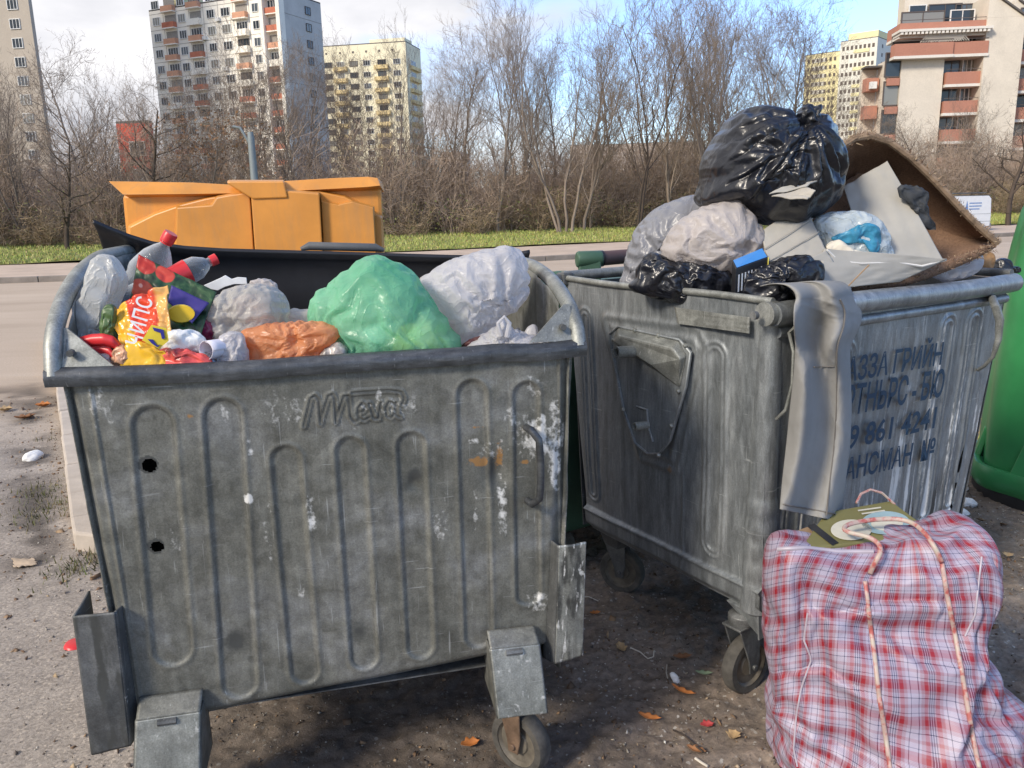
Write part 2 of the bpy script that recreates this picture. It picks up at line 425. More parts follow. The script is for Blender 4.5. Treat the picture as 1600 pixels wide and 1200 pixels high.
# --- grass verge
m, N, L, b = newmat('verge_turf'); v = objvec(N, L)
n1 = noise(N, L, 0.7, 8, 0.65, v); n2 = noise(N, L, 14, 5, 0.7, v)
r = ramp(N, [(0.3, (0.34, 0.27, 0.13)), (0.45, (0.27, 0.26, 0.09)), (0.6, (0.25, 0.30, 0.065)), (0.8, (0.34, 0.37, 0.11))]); L.new(n1.outputs[0], r.inputs[0])
r2 = ramp(N, [(0.3, (0.6,) * 3), (0.7, (1.3, 1.25, 1.1))]); L.new(n2.outputs[0], r2.inputs[0])
L.new(mixc(N, L, 1.0, r.outputs[0], r2.outputs[0], 'MULTIPLY'), b.inputs['Base Color']); b.inputs['Roughness'].default_value = 0.9
M_turf = m
xs = np.linspace(-60, 90, 260); ts = np.linspace(0, 12, 26)
XX, TT = np.meshgrid(xs, ts); YY = np.interp(XX, [p[0] for p in VERGE], [p[1] for p in VERGE]) + TT
ZZ = 0.12 + 0.10 * fbm(XX * .8, YY * .8, s=3) + 0.012 * TT
tag(grid_obj('grass_verge', np.stack([XX, YY, ZZ], -1), M_turf), kind='structure')

def blades(name, n, xf, h, w, mat, seed):
    rg = np.random.default_rng(seed)
    P = xf(rg, n); hh = h * rg.uniform(0.5, 1.3, n); a = rg.uniform(0, 6.283, n); lean = rg.normal(0, 0.35, (n, 2)) * hh[:, None]
    d = np.stack([np.cos(a), np.sin(a), 0 * a], -1) * (w * rg.uniform(.6, 1.3, n))[:, None]
    top = P + np.concatenate([lean, hh[:, None]], 1)
    V = np.stack([P - d, P + d, top], 1).reshape(-1, 3)
    Q = np.arange(3 * n).reshape(-1, 3)
    me = np_mesh(name, V, Q, {'tone': np.repeat(rg.random(n), 3)})
    o = mesh_obj(name, me, mat); o['kind'] = 'stuff'; return o
def toned(name, stops, rough=0.8, trans=0.0):
    m, N, L, b = newmat(name); r = ramp(N, stops); L.new(attr(N, 'tone'), r.inputs[0]); L.new(r.outputs[0], b.inputs['Base Color']); b.inputs['Roughness'].default_value = rough
    return m
M_blade = toned('grass_blades', [(0, (0.38, 0.32, 0.15)), (0.35, (0.24, 0.28, 0.07)), (0.7, (0.32, 0.38, 0.08)), (1, (0.48, 0.50, 0.18))])
M_dryblade = toned('dry_stalks', [(0, (0.13, 0.10, 0.06)), (0.6, (0.24, 0.19, 0.11)), (1, (0.36, 0.30, 0.18))])
def f_verge(rg, n):
    x = rg.uniform(-26, 34, n); t = rg.uniform(0, 1, n) ** 1.3 * 11
    y = np.interp(x, [p[0] for p in VERGE], [p[1] for p in VERGE]) + t
    return np.stack([x, y, 0.13 + 0.10 * fbm(x * .8, y * .8, s=3) + 0.012 * t], -1)
blades('grass', 60000, f_verge, 0.10, 0.02, M_blade, 5)
def f_leafv(rg, n):
    P = f_verge(rg, n); P[:, 2] += 0.03; return P
blades('fallen_leaves_on_verge', 5000, f_leafv, 0.035, 0.05, toned('fallen_leaves', [(0, (0.22, 0.12, 0.05)), (0.6, (0.42, 0.30, 0.10)), (1, (0.6, 0.5, 0.25))]), 6)

# --- near ground: asphalt on the left, trodden dirt right of the kerb
KA, KB = np.array([-2.09, 3.62]), np.array([-4.36, 7.62])
kd = (KB - KA) / np.linalg.norm(KB - KA)
def side(x, y):          # >0 on the dirt side
    bx = np.array([-6.5, -4.36, -2.05, -1.42, -1.12, -0.95]); by = np.array([11.4, 7.62, 3.62, 2.75, 2.15, 1.2])
    return x - np.interp(-np.asarray(y), -by, bx)
def ground_z(x, y):
    s = side(x, y); d = sstep(-0.08, 0.10, s)
    z = 0.008 + d * (0.030 * (fbm(x * 2.2, y * 2.2, s=21) - .5) + 0.016 * (fbm(x * 13, y * 13, s=22) - .5) + 0.022 * (fbm(x * 34, y * 34, s=23, o=2) - .5))
    z = z + (1 - d) * 0.004 * (fbm(x * 30, y * 30, s=24, o=2) - .5)
    e = np.minimum(np.minimum(x + 7, 5.5 - x), np.minimum(y - 0.9, 8 - y))
    return z * sstep(0, .5, e) + 0.002
gx = np.concatenate([np.linspace(-7, -2.4, 90, endpoint=False), np.linspace(-2.4, 3.2, 400, endpoint=False), np.linspace(3.2, 5.5, 50)])
gy = np.concatenate([np.linspace(0.9, 4.6, 300, endpoint=False), np.linspace(4.6, 8, 130)])
GX, GY = np.meshgrid(gx, gy)
GZ = ground_z(GX, GY)
sg = side(GX, GY) + 0.25 * (fbm(GX * 4, GY * 4, s=31) - .5)
m, N, L, b = newmat('dirt_and_asphalt'); v = objvec(N, L)
n1 = noise(N, L, 1.6, 8, 0.6, v); n2 = noise(N, L, 34, 8, 0.75, v); n3 = noise(N, L, 170, 3, 0.6, v)
rd = ramp(N, [(0.28, (0.135, 0.108, 0.086)), (0.5, (0.24, 0.195, 0.158)), (0.72, (0.36, 0.30, 0.245))]); L.new(n1.outputs[0], rd.inputs[0])
rd2 = ramp(N, [(0.3, (0.55,) * 3), (0.5, (0.95,) * 3), (0.72, (1.5, 1.45, 1.4))]); L.new(n2.outputs[0], rd2.inputs[0])
dirt = mixc(N, L, 1.0, rd.outputs[0], rd2.outputs[0], 'MULTIPLY')
ra = ramp(N, [(0.3, (0.30, 0.262, 0.228)), (0.55, (0.38, 0.335, 0.292)), (0.75, (0.45, 0.40, 0.35))]); L.new(n1.outputs[0], ra.inputs[0])
vo = N.new('ShaderNodeTexVoronoi'); vo.inputs['Scale'].default_value = 120; L.new(v, vo.inputs['Vector'])
sp = N.new('ShaderNodeSeparateColor'); L.new(vo.outputs['Color'], sp.inputs[0])
ra2 = ramp(N, [(0.0, (0.72,) * 3), (0.55, (0.97,) * 3), (0.9, (1.10,) * 3), (1.0, (1.4, 1.38, 1.32))]); L.new(sp.outputs[0], ra2.inputs[0])
asph = mixc(N, L, 1.0, ra.outputs[0], ra2.outputs[0], 'MULTIPLY')
# light flecks of grit in the dirt
rf = ramp(N, [(0.965, (0, 0, 0)), (0.985, (1, 1, 1))]); L.new(sp.outputs[1], rf.inputs[0])
dirt = mixc(N, L, rf.outputs[0], dirt, (0.42, 0.39, 0.35))
rn_ = noise(N, L, 0.45, 7, 0.6, objvec(N, L, (0.35, 1.4, 1))); rr_ = ramp(N, [(0.3, (0.36, 0.28, 0.205)), (0.5, (0.46, 0.365, 0.275)), (0.7, (0.53, 0.43, 0.33))]); L.new(rn_.outputs[0], rr_.inputs[0])
asph = mixc(N, L, attr(N, 'roadmix'), asph, rr_.outputs[0])
c = mixc(N, L, attr(N, 'dirt'), asph, dirt)
c = mixc(N, L, attr(N, 'damp'), c, (0.045, 0.038, 0.033), 'MIX')
L.new(c, b.inputs['Base Color']); b.inputs['Roughness'].default_value = 0.92
b.inputs['Specular IOR Level'].default_value = 0.25
bump(N, L, b, n2.outputs[0], 0.7, 0.012)
M_ground = m
# damp earth patches
damp = 0.55 * sstep(0.5, 0.72, fbm(GX * 1.3 + 4, GY * 1.3, s=40)) * sstep(0, .1, side(GX, GY))
wet = on_z(40, 620); damp = np.maximum(damp, 0.75 * np.exp(-(((GX - wet[0]) / 0.9) ** 2 + ((GY - wet[1]) / 0.55) ** 2)) * sstep(.35, .6, fbm(GX * 3, GY * 3, s=41)))
deb = on_z(60, 780); damp = np.maximum(damp, 0.8 * sstep(.0, .25, -side(GX, GY)) * sstep(.55, .2, -side(GX, GY)) * sstep(.35, .6, fbm(GX * 6, GY * 6, s=43)) * sstep(3, 3.6, GY))
o = grid_obj('ground', np.stack([GX, GY, GZ], -1), M_ground, attrs={'dirt': sstep(-0.05, 0.05, sg), 'damp': damp * sstep(8, 7, GY), 'roadmix': sstep(4.8, 7.8, GY + 1.2 * (fbm(GX * 1.1, GY * 1.6, s=99) - .5))})
o['kind'] = 'structure'
# right hand scrubby earth beyond the green container
blades('scrub_grass', 2600, lambda rg, n: (lambda x, y: np.stack([x, y, 0 * x], -1))(rg.uniform(2.6, 6.5, n), rg.uniform(4.7, 8.6, n)), 0.10, 0.006, M_blade, 15)
blades('dry_scrub', 1500, lambda rg, n: (lambda x, y: np.stack([x, y, 0 * x], -1))(rg.uniform(2.6, 6.5, n), rg.uniform(4.2, 8.6, n)), 0.12, 0.005, M_dryblade, 16)
M_scrub = simple('scrubby_earth', (0.20, 0.165, 0.11), 0.95, 0, 0.4, 2.5, 0.5, 30)
g = MB(); g.add([(2.4, 5.0, 0.011), (9, 5.0, 0.011), (11, 9.5, 0.011), (3.2, 9.5, 0.011)], [(0, 1, 2, 3)])
tag(g.build('scrub_earth', M_scrub), kind='structure')

# --- the kerb beside the asphalt, stone by stone
M_kerb = simple('kerb_stone', (0.46, 0.40, 0.335), 0.88, 0, 0.13, 7, 0.5, 60)
kerb = empty('kerb'); kerb['kind'] = 'structure'
kn = np.array([kd[1], -kd[0]])       # towards the dirt
pos = 0.0; i = 0
for ln in [0.30, 0.42, 0.60, 0.78, 0.8, 0.8, 0.8, 0.8, 0.8, 0.8, 0.8]:
    jig = random.uniform(-0.008, 0.008)
    a = KA + kd * (pos + 0.006) + kn * jig; e = KA + kd * (pos + ln - 0.006) + kn * (jig + random.uniform(-.006, .006))
    h = 0.10 + random.uniform(-0.008, 0.006)
    if i == 0:
        P = [(a[0] + kn[0] * .05, a[1] + kn[1] * .05), (a[0] + kn[0] * .20 - kd[0] * .16, a[1] + kn[1] * .20 - kd[1] * .16), (e[0] + kn[0] * .17, e[1] + kn[1] * .17), (e[0], e[1]), (a[0] + kd[0] * .05, a[1] + kd[1] * .05)]
    else:
        P = [(a[0], a[1]), (a[0] + kn[0] * .17, a[1] + kn[1] * .17), (e[0] + kn[0] * .17, e[1] + kn[1] * .17), (e[0], e[1])]
    MB().prism([(p[0], p[1], -0.06) for p in P], (0, 0, h + 0.06)).build('kerb_stone', M_kerb, kerb, bevel=0.014)
    pos += ln; i += 1
tufts = []
for (px, py, n_, s_) in [(70, 800, 60, .10), (62, 770, 30, .08), (128, 885, 50, .07), (75, 690, 40, .1), (72, 650, 50, .1), (85, 620, 40, .1), (105, 740, 22, .03)]:
    tufts.append((on_z(px, py), n_, s_))
def f_tuft(rg, n):
    out = []
    for p, k, s in tufts:
        q = np.stack([rg.normal(p[0], s, k * 4), rg.normal(p[1], s * 1.3, k * 4), np.full(k * 4, 0.0)], -1); out.append(q)
    q = np.concatenate(out); return q[:n] if len(q) >= n else q
blades('grass_tufts_by_kerb', sum(t[1] for t in tufts) * 2, f_tuft, 0.045, 0.004, toned('kerb_weeds', [(0, (0.22, 0.17, 0.09)), (0.4, (0.13, 0.12, 0.05)), (1, (0.09, 0.12, 0.035))]), 9)

# ================================================================== TREES
def prisms(segs, sides=3, thin=0.0):
    S = np.array(segs, float)
    if thin:
        k_ = S[:, 6] < thin; V, Q = prisms(S[~k_], sides); S = S[k_]; t = S[:, 3:6] - S[:, :3]; u = np.cross(t, np.random.default_rng(3).normal(0, 1, t.shape)); u /= np.linalg.norm(u, axis=1)[:, None] + 1e-9
        W = np.stack([S[:, :3] - u * S[:, 6:7], S[:, :3] + u * S[:, 6:7], S[:, 3:6] + u * S[:, 7:8], S[:, 3:6] - u * S[:, 7:8]], 1).reshape(-1, 3)
        return np.concatenate([V, W]), np.concatenate([Q, len(V) + np.arange(len(W)).reshape(-1, 4)])   # x0 y0 z0 x1 y1 z1 r0 r1
    p0, p1, r0, r1 = S[:, :3], S[:, 3:6], S[:, 6], S[:, 7]
    t = p1 - p0; t /= np.linalg.norm(t, axis=1)[:, None] + 1e-9
    ref = np.where(np.abs(t[:, 2:3]) > 0.9, np.array([[1.0, 0, 0]]), np.array([[0, 0, 1.0]]))
    u = np.cross(t, ref); u /= np.linalg.norm(u, axis=1)[:, None]; w = np.cross(t, u)
    V = []
    for (p, r) in ((p0, r0), (p1, r1)):
        for k in range(sides):
            a = 2 * math.pi * k / sides
            V.append(p + (u * math.cos(a) + w * math.sin(a)) * r[:, None])
    V = np.stack(V, 1).reshape(-1, 3)
    b = (np.arange(len(S)) * 2 * sides)[:, None]
    Q = np.concatenate([np.concatenate([b + k, b + (k + 1) % sides, b + sides + (k + 1) % sides, b + sides + k], 1) for k in range(sides)])
    return V, Q
def grow(seed, H, stems=1, lean=0.1, up=0.25, spread=0.6, levels=5, r0=0.10, n1=16, bare=0.25, twig=1.0):
    """returns (trunk segments, crown segments); height about H"""
    rg = random.Random(seed); T = []; Cc = []
    def seg(p, d, L, r, lvl, nseg, taper):
        q = Vector(p); d = Vector(d).normalized(); pts = [(q.copy(), r, d.copy())]
        for k in range(nseg):
            wig = 0.10 if lvl == 0 else 0.20
            d = (d + Vector((rg.gauss(0, wig), rg.gauss(0, wig), rg.gauss(0, wig) + up * 0.35))).normalized()
            q2 = q + d * (L / nseg); rr = r * (1 - (1 - taper) * (k + 1) / nseg); rp_ = r * (1 - (1 - taper) * k / nseg)
            (T if lvl <= 1 else Cc).append((*q, *q2, rp_, rr)); q = q2; pts.append((q.copy(), rr, d.copy()))
        return pts
    def branch(p, d, L, r, lvl):
        n = max(2, int([9, 6, 4, 3, 2][min(lvl, 4)]))
        pts = seg(p, d, L, r, lvl, n, 0.25 if lvl else 0.18)
        if lvl >= levels - 1: return
        kids = int({0: n1, 1: 8, 2: 5, 3: 4}[min(lvl, 3)] * twig)
        for i in range(kids):
            f = (bare if lvl == 0 else 0.15) + (1 - (bare if lvl == 0 else 0.15)) * (i + rg.random()) / kids
            x = f * (len(pts) - 1); k = min(int(x), len(pts) - 2); a = x - k
            q = pts[k][0].lerp(pts[k + 1][0], a); dd = pts[k][2]; rr = pts[k][1] * (1 - a) + pts[k + 1][1] * a
            ax = Vector((rg.gauss(0, 1), rg.gauss(0, 1), rg.gauss(0, 1))).cross(dd).normalized()
            nd = (dd * math.cos(spread * rg.uniform(.7, 1.3)) + ax * math.sin(spread * rg.uniform(.7, 1.3)) + Vector((0, 0, up))).normalized()
            ll = L * rg.uniform(0.32, 0.55) * (1.15 - 0.55 * f if lvl == 0 else 1)
            branch(q, nd, ll, max(rr * 0.5, 0.0055), lvl + 1)
    for s_ in range(stems):
        a = rg.uniform(0, 6.28); ln = lean * rg.uniform(.6, 1.3) * (1 if stems == 1 else 2.2)
        branch((0.25 * math.cos(a) * (stems > 1), 0.25 * math.sin(a) * (stems > 1), -0.1), (math.cos(a) * ln, math.sin(a) * ln, 1), H * rg.uniform(.8, .95), r0 * (1 if stems == 1 else .6), 0)
    return T, Cc
def bark(name, c1, c2):
    m, N, L, b = newmat(name); v = objvec(N, L, (1, 1, .4)); n = noise(N, L, 3, 6, 0.7, v)
    oi = N.new('ShaderNodeObjectInfo')
    r = ramp(N, [(0.3, c1), (0.7, c2)]); L.new(n.outputs[0], r.inputs[0])
    r2 = ramp(N, [(0, (0.8,) * 3), (1, (1.25, 1.2, 1.15))]); L.new(oi.outputs['Random'], r2.inputs[0])
    L.new(mixc(N, L, 1.0, r.outputs[0], r2.outputs[0], 'MULTIPLY'), b.inputs['Base Color']); b.inputs['Roughness'].default_value = 0.9; b.inputs['Specular IOR Level'].default_value = 0.15
    return m
M_bark = bark('bark', (0.16, 0.13, 0.11), (0.29, 0.245, 0.205))
M_twig = bark('twigs', (0.175, 0.145, 0.12), (0.31, 0.255, 0.21))
M_under = bark('undergrowth_stems', (0.235, 0.185, 0.15), (0.40, 0.32, 0.255))
M_barkd = bark('dark_bark', (0.05, 0.04, 0.035), (0.10, 0.08, 0.065))
TV = {}
def variant(key, H, **kw):
    T, Cc = grow(H=H, **kw)
    V, Q = prisms(T, 5); tm = np_mesh('trunk', V, Q)
    V, Q = prisms(Cc, 3); cm = np_mesh('crown', V, Q)
    TV[key] = (tm, cm, H)
variant('round', 10, seed=3, up=.12, spread=.85, n1=18, bare=.3, r0=.11)
variant('round2', 10, seed=14, up=.10, spread=.9, n1=16, bare=.25, r0=.12, stems=2)
variant('vase', 9, seed=5, stems=4, lean=.07, up=.22, spread=.5, n1=9, bare=.2, r0=.13, twig=.9)
variant('poplar', 11, seed=8, up=.34, spread=.55, n1=18, bare=.15, r0=.10)
variant('tall', 11, seed=21, up=.18, spread=.72, n1=18, bare=.3, r0=.11)
variant('tall2', 11, seed=33, up=.20, spread=.7, n1=14, bare=.25, r0=.12, stems=2)
variant('dark', 8, seed=41, up=.02, spread=.95, n1=15, bare=.2, r0=.16)
def tree(px, Y, top_py, key, label, mt=None, mc=None, rot=None):
    b_ = on_y(px, 350, Y); h = on_y(px, top_py, Y)[2]
    t = empty('bare_tree', (b_[0], Y, 0.1), rot if rot is not None else random.uniform(0, 6.28), label, 'tree', 'bare trees along the verge')
    tm, cm, H = TV[key]; s = (h - 0.1) / H
    for me, nm, mm in ((tm, 'trunk', mt or M_bark), (cm, 'crown', mc or M_twig)):
        if not me.materials: me.materials.append(mm)
        o = bpy.data.objects.new(nm, me); COL.objects.link(o); o.parent = t
        if me.materials[0] != mm:
            o.material_slots[0].link = 'OBJECT'; o.material_slots[0].material = mm
    w = s * random.uniform(.9, 1.1)
    t.scale = (w, w, s)
    return t
tree(152, 34, 18, 'round', 'tall rounded bare tree against white cloud between beige tower and grey panel block', rot=1.0)
tree(45, 33, 118, 'vase', 'many-stemmed bare tree in front of the foot of the plain beige tower')
tree(-25, 37, 120, 'round2', 'bare tree cut by the left edge, before the beige tower')
tree(100, 30, 175, 'dark', 'low dark spreading tree on the grass under the beige tower', M_barkd)
tree(225, 31, 112, 'dark', 'dark crooked bare tree in front of the red building', M_barkd, rot=2.2)
t6 = tree(318, 33, 110, 'round2', 'bare tree still holding brown leaves, before the left half of the grey panel block')
tree(430, 38, 60, 'vase', 'broad vase-shaped bare tree rising before the shade-toned side wall of the panel block')
tree(372, 34, 100, 'tall2', 'twin-stemmed bare tree just behind the grey street lamp')
tree(492, 40, 75, 'tall', 'bare tree at the corner between the grey block and the cream block')
tree(545, 41, 100, 'tall2', 'bare tree before the left half of the cream block')
tree(622, 36, 52, 'poplar', 'slim upright bare tree crossing the right half of the cream block')
tree(706, 42, 82, 'tall', 'thin bare tree just right of the cream block')
tree(778, 36, 15, 'poplar', 'tallest narrow upright bare tree against the blue gap in the clouds', rot=.4)
tree(836, 39, 42, 'tall2', 'bare tree next to the right of the tallest narrow upright one')
tree(884, 35, 36, 'vase', 'vase-shaped bare tree in the middle of the wood against blue sky')
tree(938, 41, 30, 'tall', 'pale thin bare tree behind the row, left of the one with the dark trunk')
tree(988, 32, -6, 'tall2', 'tall bare tree with a dark forked trunk, left of the grey sack', M_barkd, rot=2.0)
tree(1046, 37, 14, 'poplar', 'upright bare tree behind the grey sack')
tree(1092, 39, 26, 'tall', 'bare tree rising just left of the big black bag')
tree(1135, 34, 10, 'vase', 'dense vase-shaped bare tree over the left shoulder of the big black bag')
tree(1190, 36, -4, 'tall2', 'tall bare tree directly above the knot of the big black bag')
tree(1232, 41, 40, 'round2', 'last bare tree of the wood before the yellow and white tower')
tree(1338, 50, 150, 'tall', 'small bare tree in front of the yellow and white tower foot', mc=M_bark)
tree(1432, 46, 150, 'round', 'thin pale bare tree before the rendered wall of the brick balconied building')
tree(1512, 50, 165, 'tall2', 'bare tree between the two balcony stacks of the building on the right')
tree(1575, 36, 95, 'dark', 'dark spreading bare tree above the top of the green container', M_barkd, M_barkd)
slim = [(262, 37, 150, 'tall2', 'left of the withered leaved tree'), (345, 40, 130, 'poplar', 'half behind the grey street lamp'), (470, 36, 90, 'tall', 'before the shade-toned gable'), (585, 44, 120, 'vase', 'behind the cream block corner'), (660, 38, 130, 'tall2', 'just right of the cream block edge'), (735, 38, 60, 'tall', 'left of the tallest narrow upright tree'), (806, 44, 70, 'poplar', 'right behind the tallest narrow upright tree'), (860, 45, 80, 'tall', 'in the second row at the centre of the wood'), (912, 37, 60, 'poplar', 'right of the vase-shaped tree at the centre'), (962, 44, 44, 'tall', 'behind the dark forked trunk'), (1015, 42, 30, 'vase', 'right of the dark forked trunk'), (1070, 43, 40, 'tall2', 'above the pinkish grey sack'), (1112, 36, 36, 'poplar', 'beside the left flank of the big black bag'), (1162, 42, 16, 'poplar', 'above the crown of the big black bag'), (1210, 38, 22, 'tall', 'right above the big black bag knot'), (1262, 44, 120, 'tall', 'before the lemon yellow tower'), (10, 40, 140, 'tall', 'at the foot of the beige tower, cut by the left edge'), (190, 38, 140, 'vase', 'between the tall rounded tree and the red building')]
for (px, Y, tp_, k, where) in slim: tree(px, Y, tp_, k, 'slim bare tree ' + where)
# brown leaves clinging on one tree
T_, C_ = grow(H=10, seed=14, up=.10, spread=.9, n1=16, bare=.25, r0=.12, stems=2)
idx = rng.integers(0, len(C_), 3600); A = np.array(C_)[idx, 3:6] + rng.normal(0, .07, (3600, 3)); keepm = A[:, 2] < 7.6; A = A[keepm]; n = len(A)
D1 = rng.normal(0, .055, (n, 3)); D2 = rng.normal(0, .055, (n, 3))
V = np.stack([A, A + D1, A + D1 + D2, A + D2], 1).reshape(-1, 3)
o = mesh_obj('leaves', np_mesh('leaves', V, np.arange(4 * n).reshape(-1, 4), {'tone': np.repeat(rng.random(n), 4)}), toned('withered_leaves', [(0, (0.19, 0.10, 0.055)), (1, (0.36, 0.21, 0.11))])); o.parent = t6

# --- undergrowth: one mass of thin stems nobody could count
def shrub(seed, H):
    rg = random.Random(seed); S = []
    for k in range(16):
        a = rg.uniform(0, 6.28); ln = rg.uniform(.05, .5); p = Vector((math.cos(a) * rg.uniform(0, .5), math.sin(a) * rg.uniform(0, .5), -.1)); d = Vector((math.cos(a) * ln, math.sin(a) * ln, 1)).normalized()
        L_ = H * rg.uniform(.5, 1.0); r = rg.uniform(.010, .022)
        for i in range(5):
            d = (d + Vector((rg.gauss(0, .15), rg.gauss(0, .15), 0))).normalized(); q = p + d * L_ / 5
            S.append((*p, *q, r * (1 - i * .17), r * (.83 - i * .17)))
            if i > 0:
                for j in range(5):
                    e = (d * .7 + Vector((rg.gauss(0, .6), rg.gauss(0, .6), rg.gauss(0.1, .4)))).normalized(); s0 = p.lerp(q, rg.random()); s1 = s0 + e * L_ * rg.uniform(.10, .22)
                    S.append((*s0, *s1, .009, .006)); e2 = (e + Vector((rg.gauss(0, .5), rg.gauss(0, .5), rg.gauss(.1, .4)))).normalized()
                    s2 = s1 + e2 * L_ * rg.uniform(.06, .14); S.append((*s1, *s2, .006, .004))
                    m_ = s0.lerp(s1, .6); s3 = m_ + Vector((rg.gauss(0, .6), rg.gauss(0, .6), rg.gauss(.2, .4))) * L_ * .10; S.append((*m_, *s3, .006, .004))
            p = q
    return np.array(S)
def scatter(name, mat, n, seed, hlo, hhi, off0, off1, x0=-34, x1=46):
    rg = np.random.default_rng(seed); base = [shrub(seed * 10 + k, 4.0) for k in range(3)]; out = []
    for k in range(n):
        x = rg.uniform(x0, x1); t = rg.uniform(off0, off1); y = vy(x, t); s = rg.uniform(hlo, hhi) / 4.0; a = rg.uniform(0, 6.28)
        B = base[k % 3].copy(); R_ = np.array([[math.cos(a), -math.sin(a), 0], [math.sin(a), math.cos(a), 0], [0, 0, 1]])
        for c0 in (0, 3):
            B[:, c0:c0 + 3] = B[:, c0:c0 + 3] @ R_.T * np.array([max(s, .6), max(s, .6), s]) + np.array([x, y, 0.1])
        out.append(B)
    V, Q = prisms(np.concatenate(out), 3, .0095)
    o = mesh_obj(name, np_mesh(name, V, Q), mat); o['kind'] = 'stuff'; return o
scatter('undergrowth', M_under, 430, 1, 2.8, 6.2, 9.5, 24)
M_bram = bark('brambles', (0.24, 0.185, 0.125), (0.40, 0.31, 0.21))
scatter('brambles', M_bram, 130, 2, 0.9, 2.4, 8.0, 11)
def f_ivy(rg, n):
    x = rg.uniform(-34, 46, n); t = rg.uniform(8.0, 11.5, n); k = fbm(x * .5, x * 0 + 3, s=70)
    z = rg.uniform(0, 1, n) ** 1.6 * (0.5 + 2.6 * k); return np.stack([x, np.interp(x, [p[0] for p in VERGE], [p[1] for p in VERGE]) + t, z + .1], -1)
o = blades('bramble_leaves', 16000, f_ivy, 0.07, 0.045, toned('bramble_leaves', [(0, (0.10, 0.075, 0.035)), (0.5, (0.14, 0.125, 0.05)), (1, (0.17, 0.21, 0.055))]), 17)
# wooded rise closing the view behind the trunks
xs = np.linspace(-45, 70, 160)
base = np.array([vy(x, 24) for x in xs]); rows = []
for k, f in enumerate(np.linspace(0, 1, 9)):
    z = f * (1.9 + 1.2 * fbm(xs * .35, xs * 0, s=80) + .8 * fbm(xs * 2, xs * 0 + f * 3, s=81)) - 0.1
    rows.append(np.stack([xs, base + 5 * f * f + .6 * fbm(xs * 1.5, xs * 0 + f * 9, s=82), z], -1))
tag(grid_obj('wooded_bank', np.array(rows), simple('leaf_litter_bank', (0.24, 0.19, 0.145), 1.0, 0, 0.35, 3.0, 0.6, 9)), kind='structure')

# ================================================================== BUILDINGS
def wallmat(name, col, var=0.10, sc=0.6, panel=None):
    m, N, L, b = newmat(name); v = objvec(N, L); n1 = noise(N, L, sc, 7, 0.65, v); n2 = noise(N, L, 9, 4, .6, v)
    r = ramp(N, [(0.3, tuple(c * (1 - var) for c in col)), (0.7, tuple(min(1, c * (1 + var)) for c in col))]); L.new(n1.outputs[0], r.inputs[0])
    r2 = ramp(N, [(0.3, (.93,) * 3), (.7, (1.05,) * 3)]); L.new(n2.outputs[0], r2.inputs[0])
    L.new(mixc(N, L, 1.0, r.outputs[0], r2.outputs[0], 'MULTIPLY'), b.inputs['Base Color']); b.inputs['Roughness'].default_value = 0.9; return m
m, N, L, b = newmat('window_glass'); oi = N.new('ShaderNodeObjectInfo'); r = ramp(N, [(0, (0.03, 0.04, 0.05)), (.6, (0.09, 0.11, 0.13)), (.8, (0.22, 0.22, 0.2)), (1, (0.4, 0.39, 0.35))]); r.color_ramp.interpolation = 'CONSTANT'
L.new(oi.outputs['Random'], r.inputs[0]); L.new(r.outputs[0], b.inputs['Base Color']); b.inputs['Roughness'].default_value = 0.12; M_glass = m
M_frame = simple('window_frame_white', (0.72, 0.72, 0.70), 0.6, 0, .06)
M_frameb = simple('window_frame_brown', (0.10, 0.08, 0.07), 0.6, 0, .1)
M_roofd = simple('roof_edge_dark', (0.10, 0.09, 0.085), 0.8)
class Facade:
    """a vertical wall plane: local axes s along the wall, z up, n outwards"""
    def __init__(s, parent, o, d, n): s.p = parent; s.o = np.array(o, float); s.d = np.array(d, float); s.n = np.array(n, float); s.c = {}
    def pt(s, a, z, off=0.0): q = s.o + s.d * a + s.n * off; return (q[0], q[1], z)
    def block(s, mb, a0, a1, z0, z1, n0, n1):
        c = np.array(s.pt((a0 + a1) / 2, (z0 + z1) / 2, (n0 + n1) / 2)); ax = [np.array([s.d[0], s.d[1], 0]), np.array([s.n[0], s.n[1], 0]), np.array([0, 0, 1.0])]
        return mb.box(c, (a1 - a0, n1 - n0, z1 - z0), ax)
    def part(s, name, m, a0, a1, z0, z1, n0, n1, parent=None):
        return s.block(MB(), a0, a1, z0, z1, n0, n1).build(name, m, parent or s.p)
    def window(s, a, z, w, h, fm=None, mull=1):
        """frame as a part, pane as its sub-part; alike windows share mesh data"""
        fm = fm or M_frame; key = (round(w, 2), round(h, 2), fm.name, mull); rot = math.atan2(s.d[1], s.d[0])
        if key not in s.c:
            t = 0.09; f = MB()
            for bx in [((0, .0, -h / 2 + t / 2), (w, .16, t)), ((0, 0, h / 2 - t / 2), (w, .16, t)), ((-w / 2 + t / 2, 0, 0), (t, .16, h - 2 * t)), ((w / 2 - t / 2, 0, 0), (t, .16, h - 2 * t))]: f.box(*bx)
            for k in range(mull):
                xk = -w / 2 + w * (k + 1) / (mull + 1); f.box((xk, 0, 0), (.07, .13, h - 2 * t))
            g_ = MB().box((0, 0.0, 0), (w - .1, .05, h - .1))
            me1 = bpy.data.meshes.new('window'); me1.from_pydata(f.v, [], f.f); me1.materials.append(fm)
            me2 = bpy.data.meshes.new('pane'); me2.from_pydata(g_.v, [], g_.f); me2.materials.append(M_glass)
            s.c[key] = (me1, me2)
        me1, me2 = s.c[key]
        o = bpy.data.objects.new('window', me1); COL.objects.link(o); o.parent = s.p
        o.matrix_basis = inv(s.p) @ Matrix.Translation(s.pt(a, z, 0.07)) @ Matrix.Rotation(rot, 4, 'Z')
        p = bpy.data.objects.new('pane', me2); COL.objects.link(p); p.parent = o
        return o
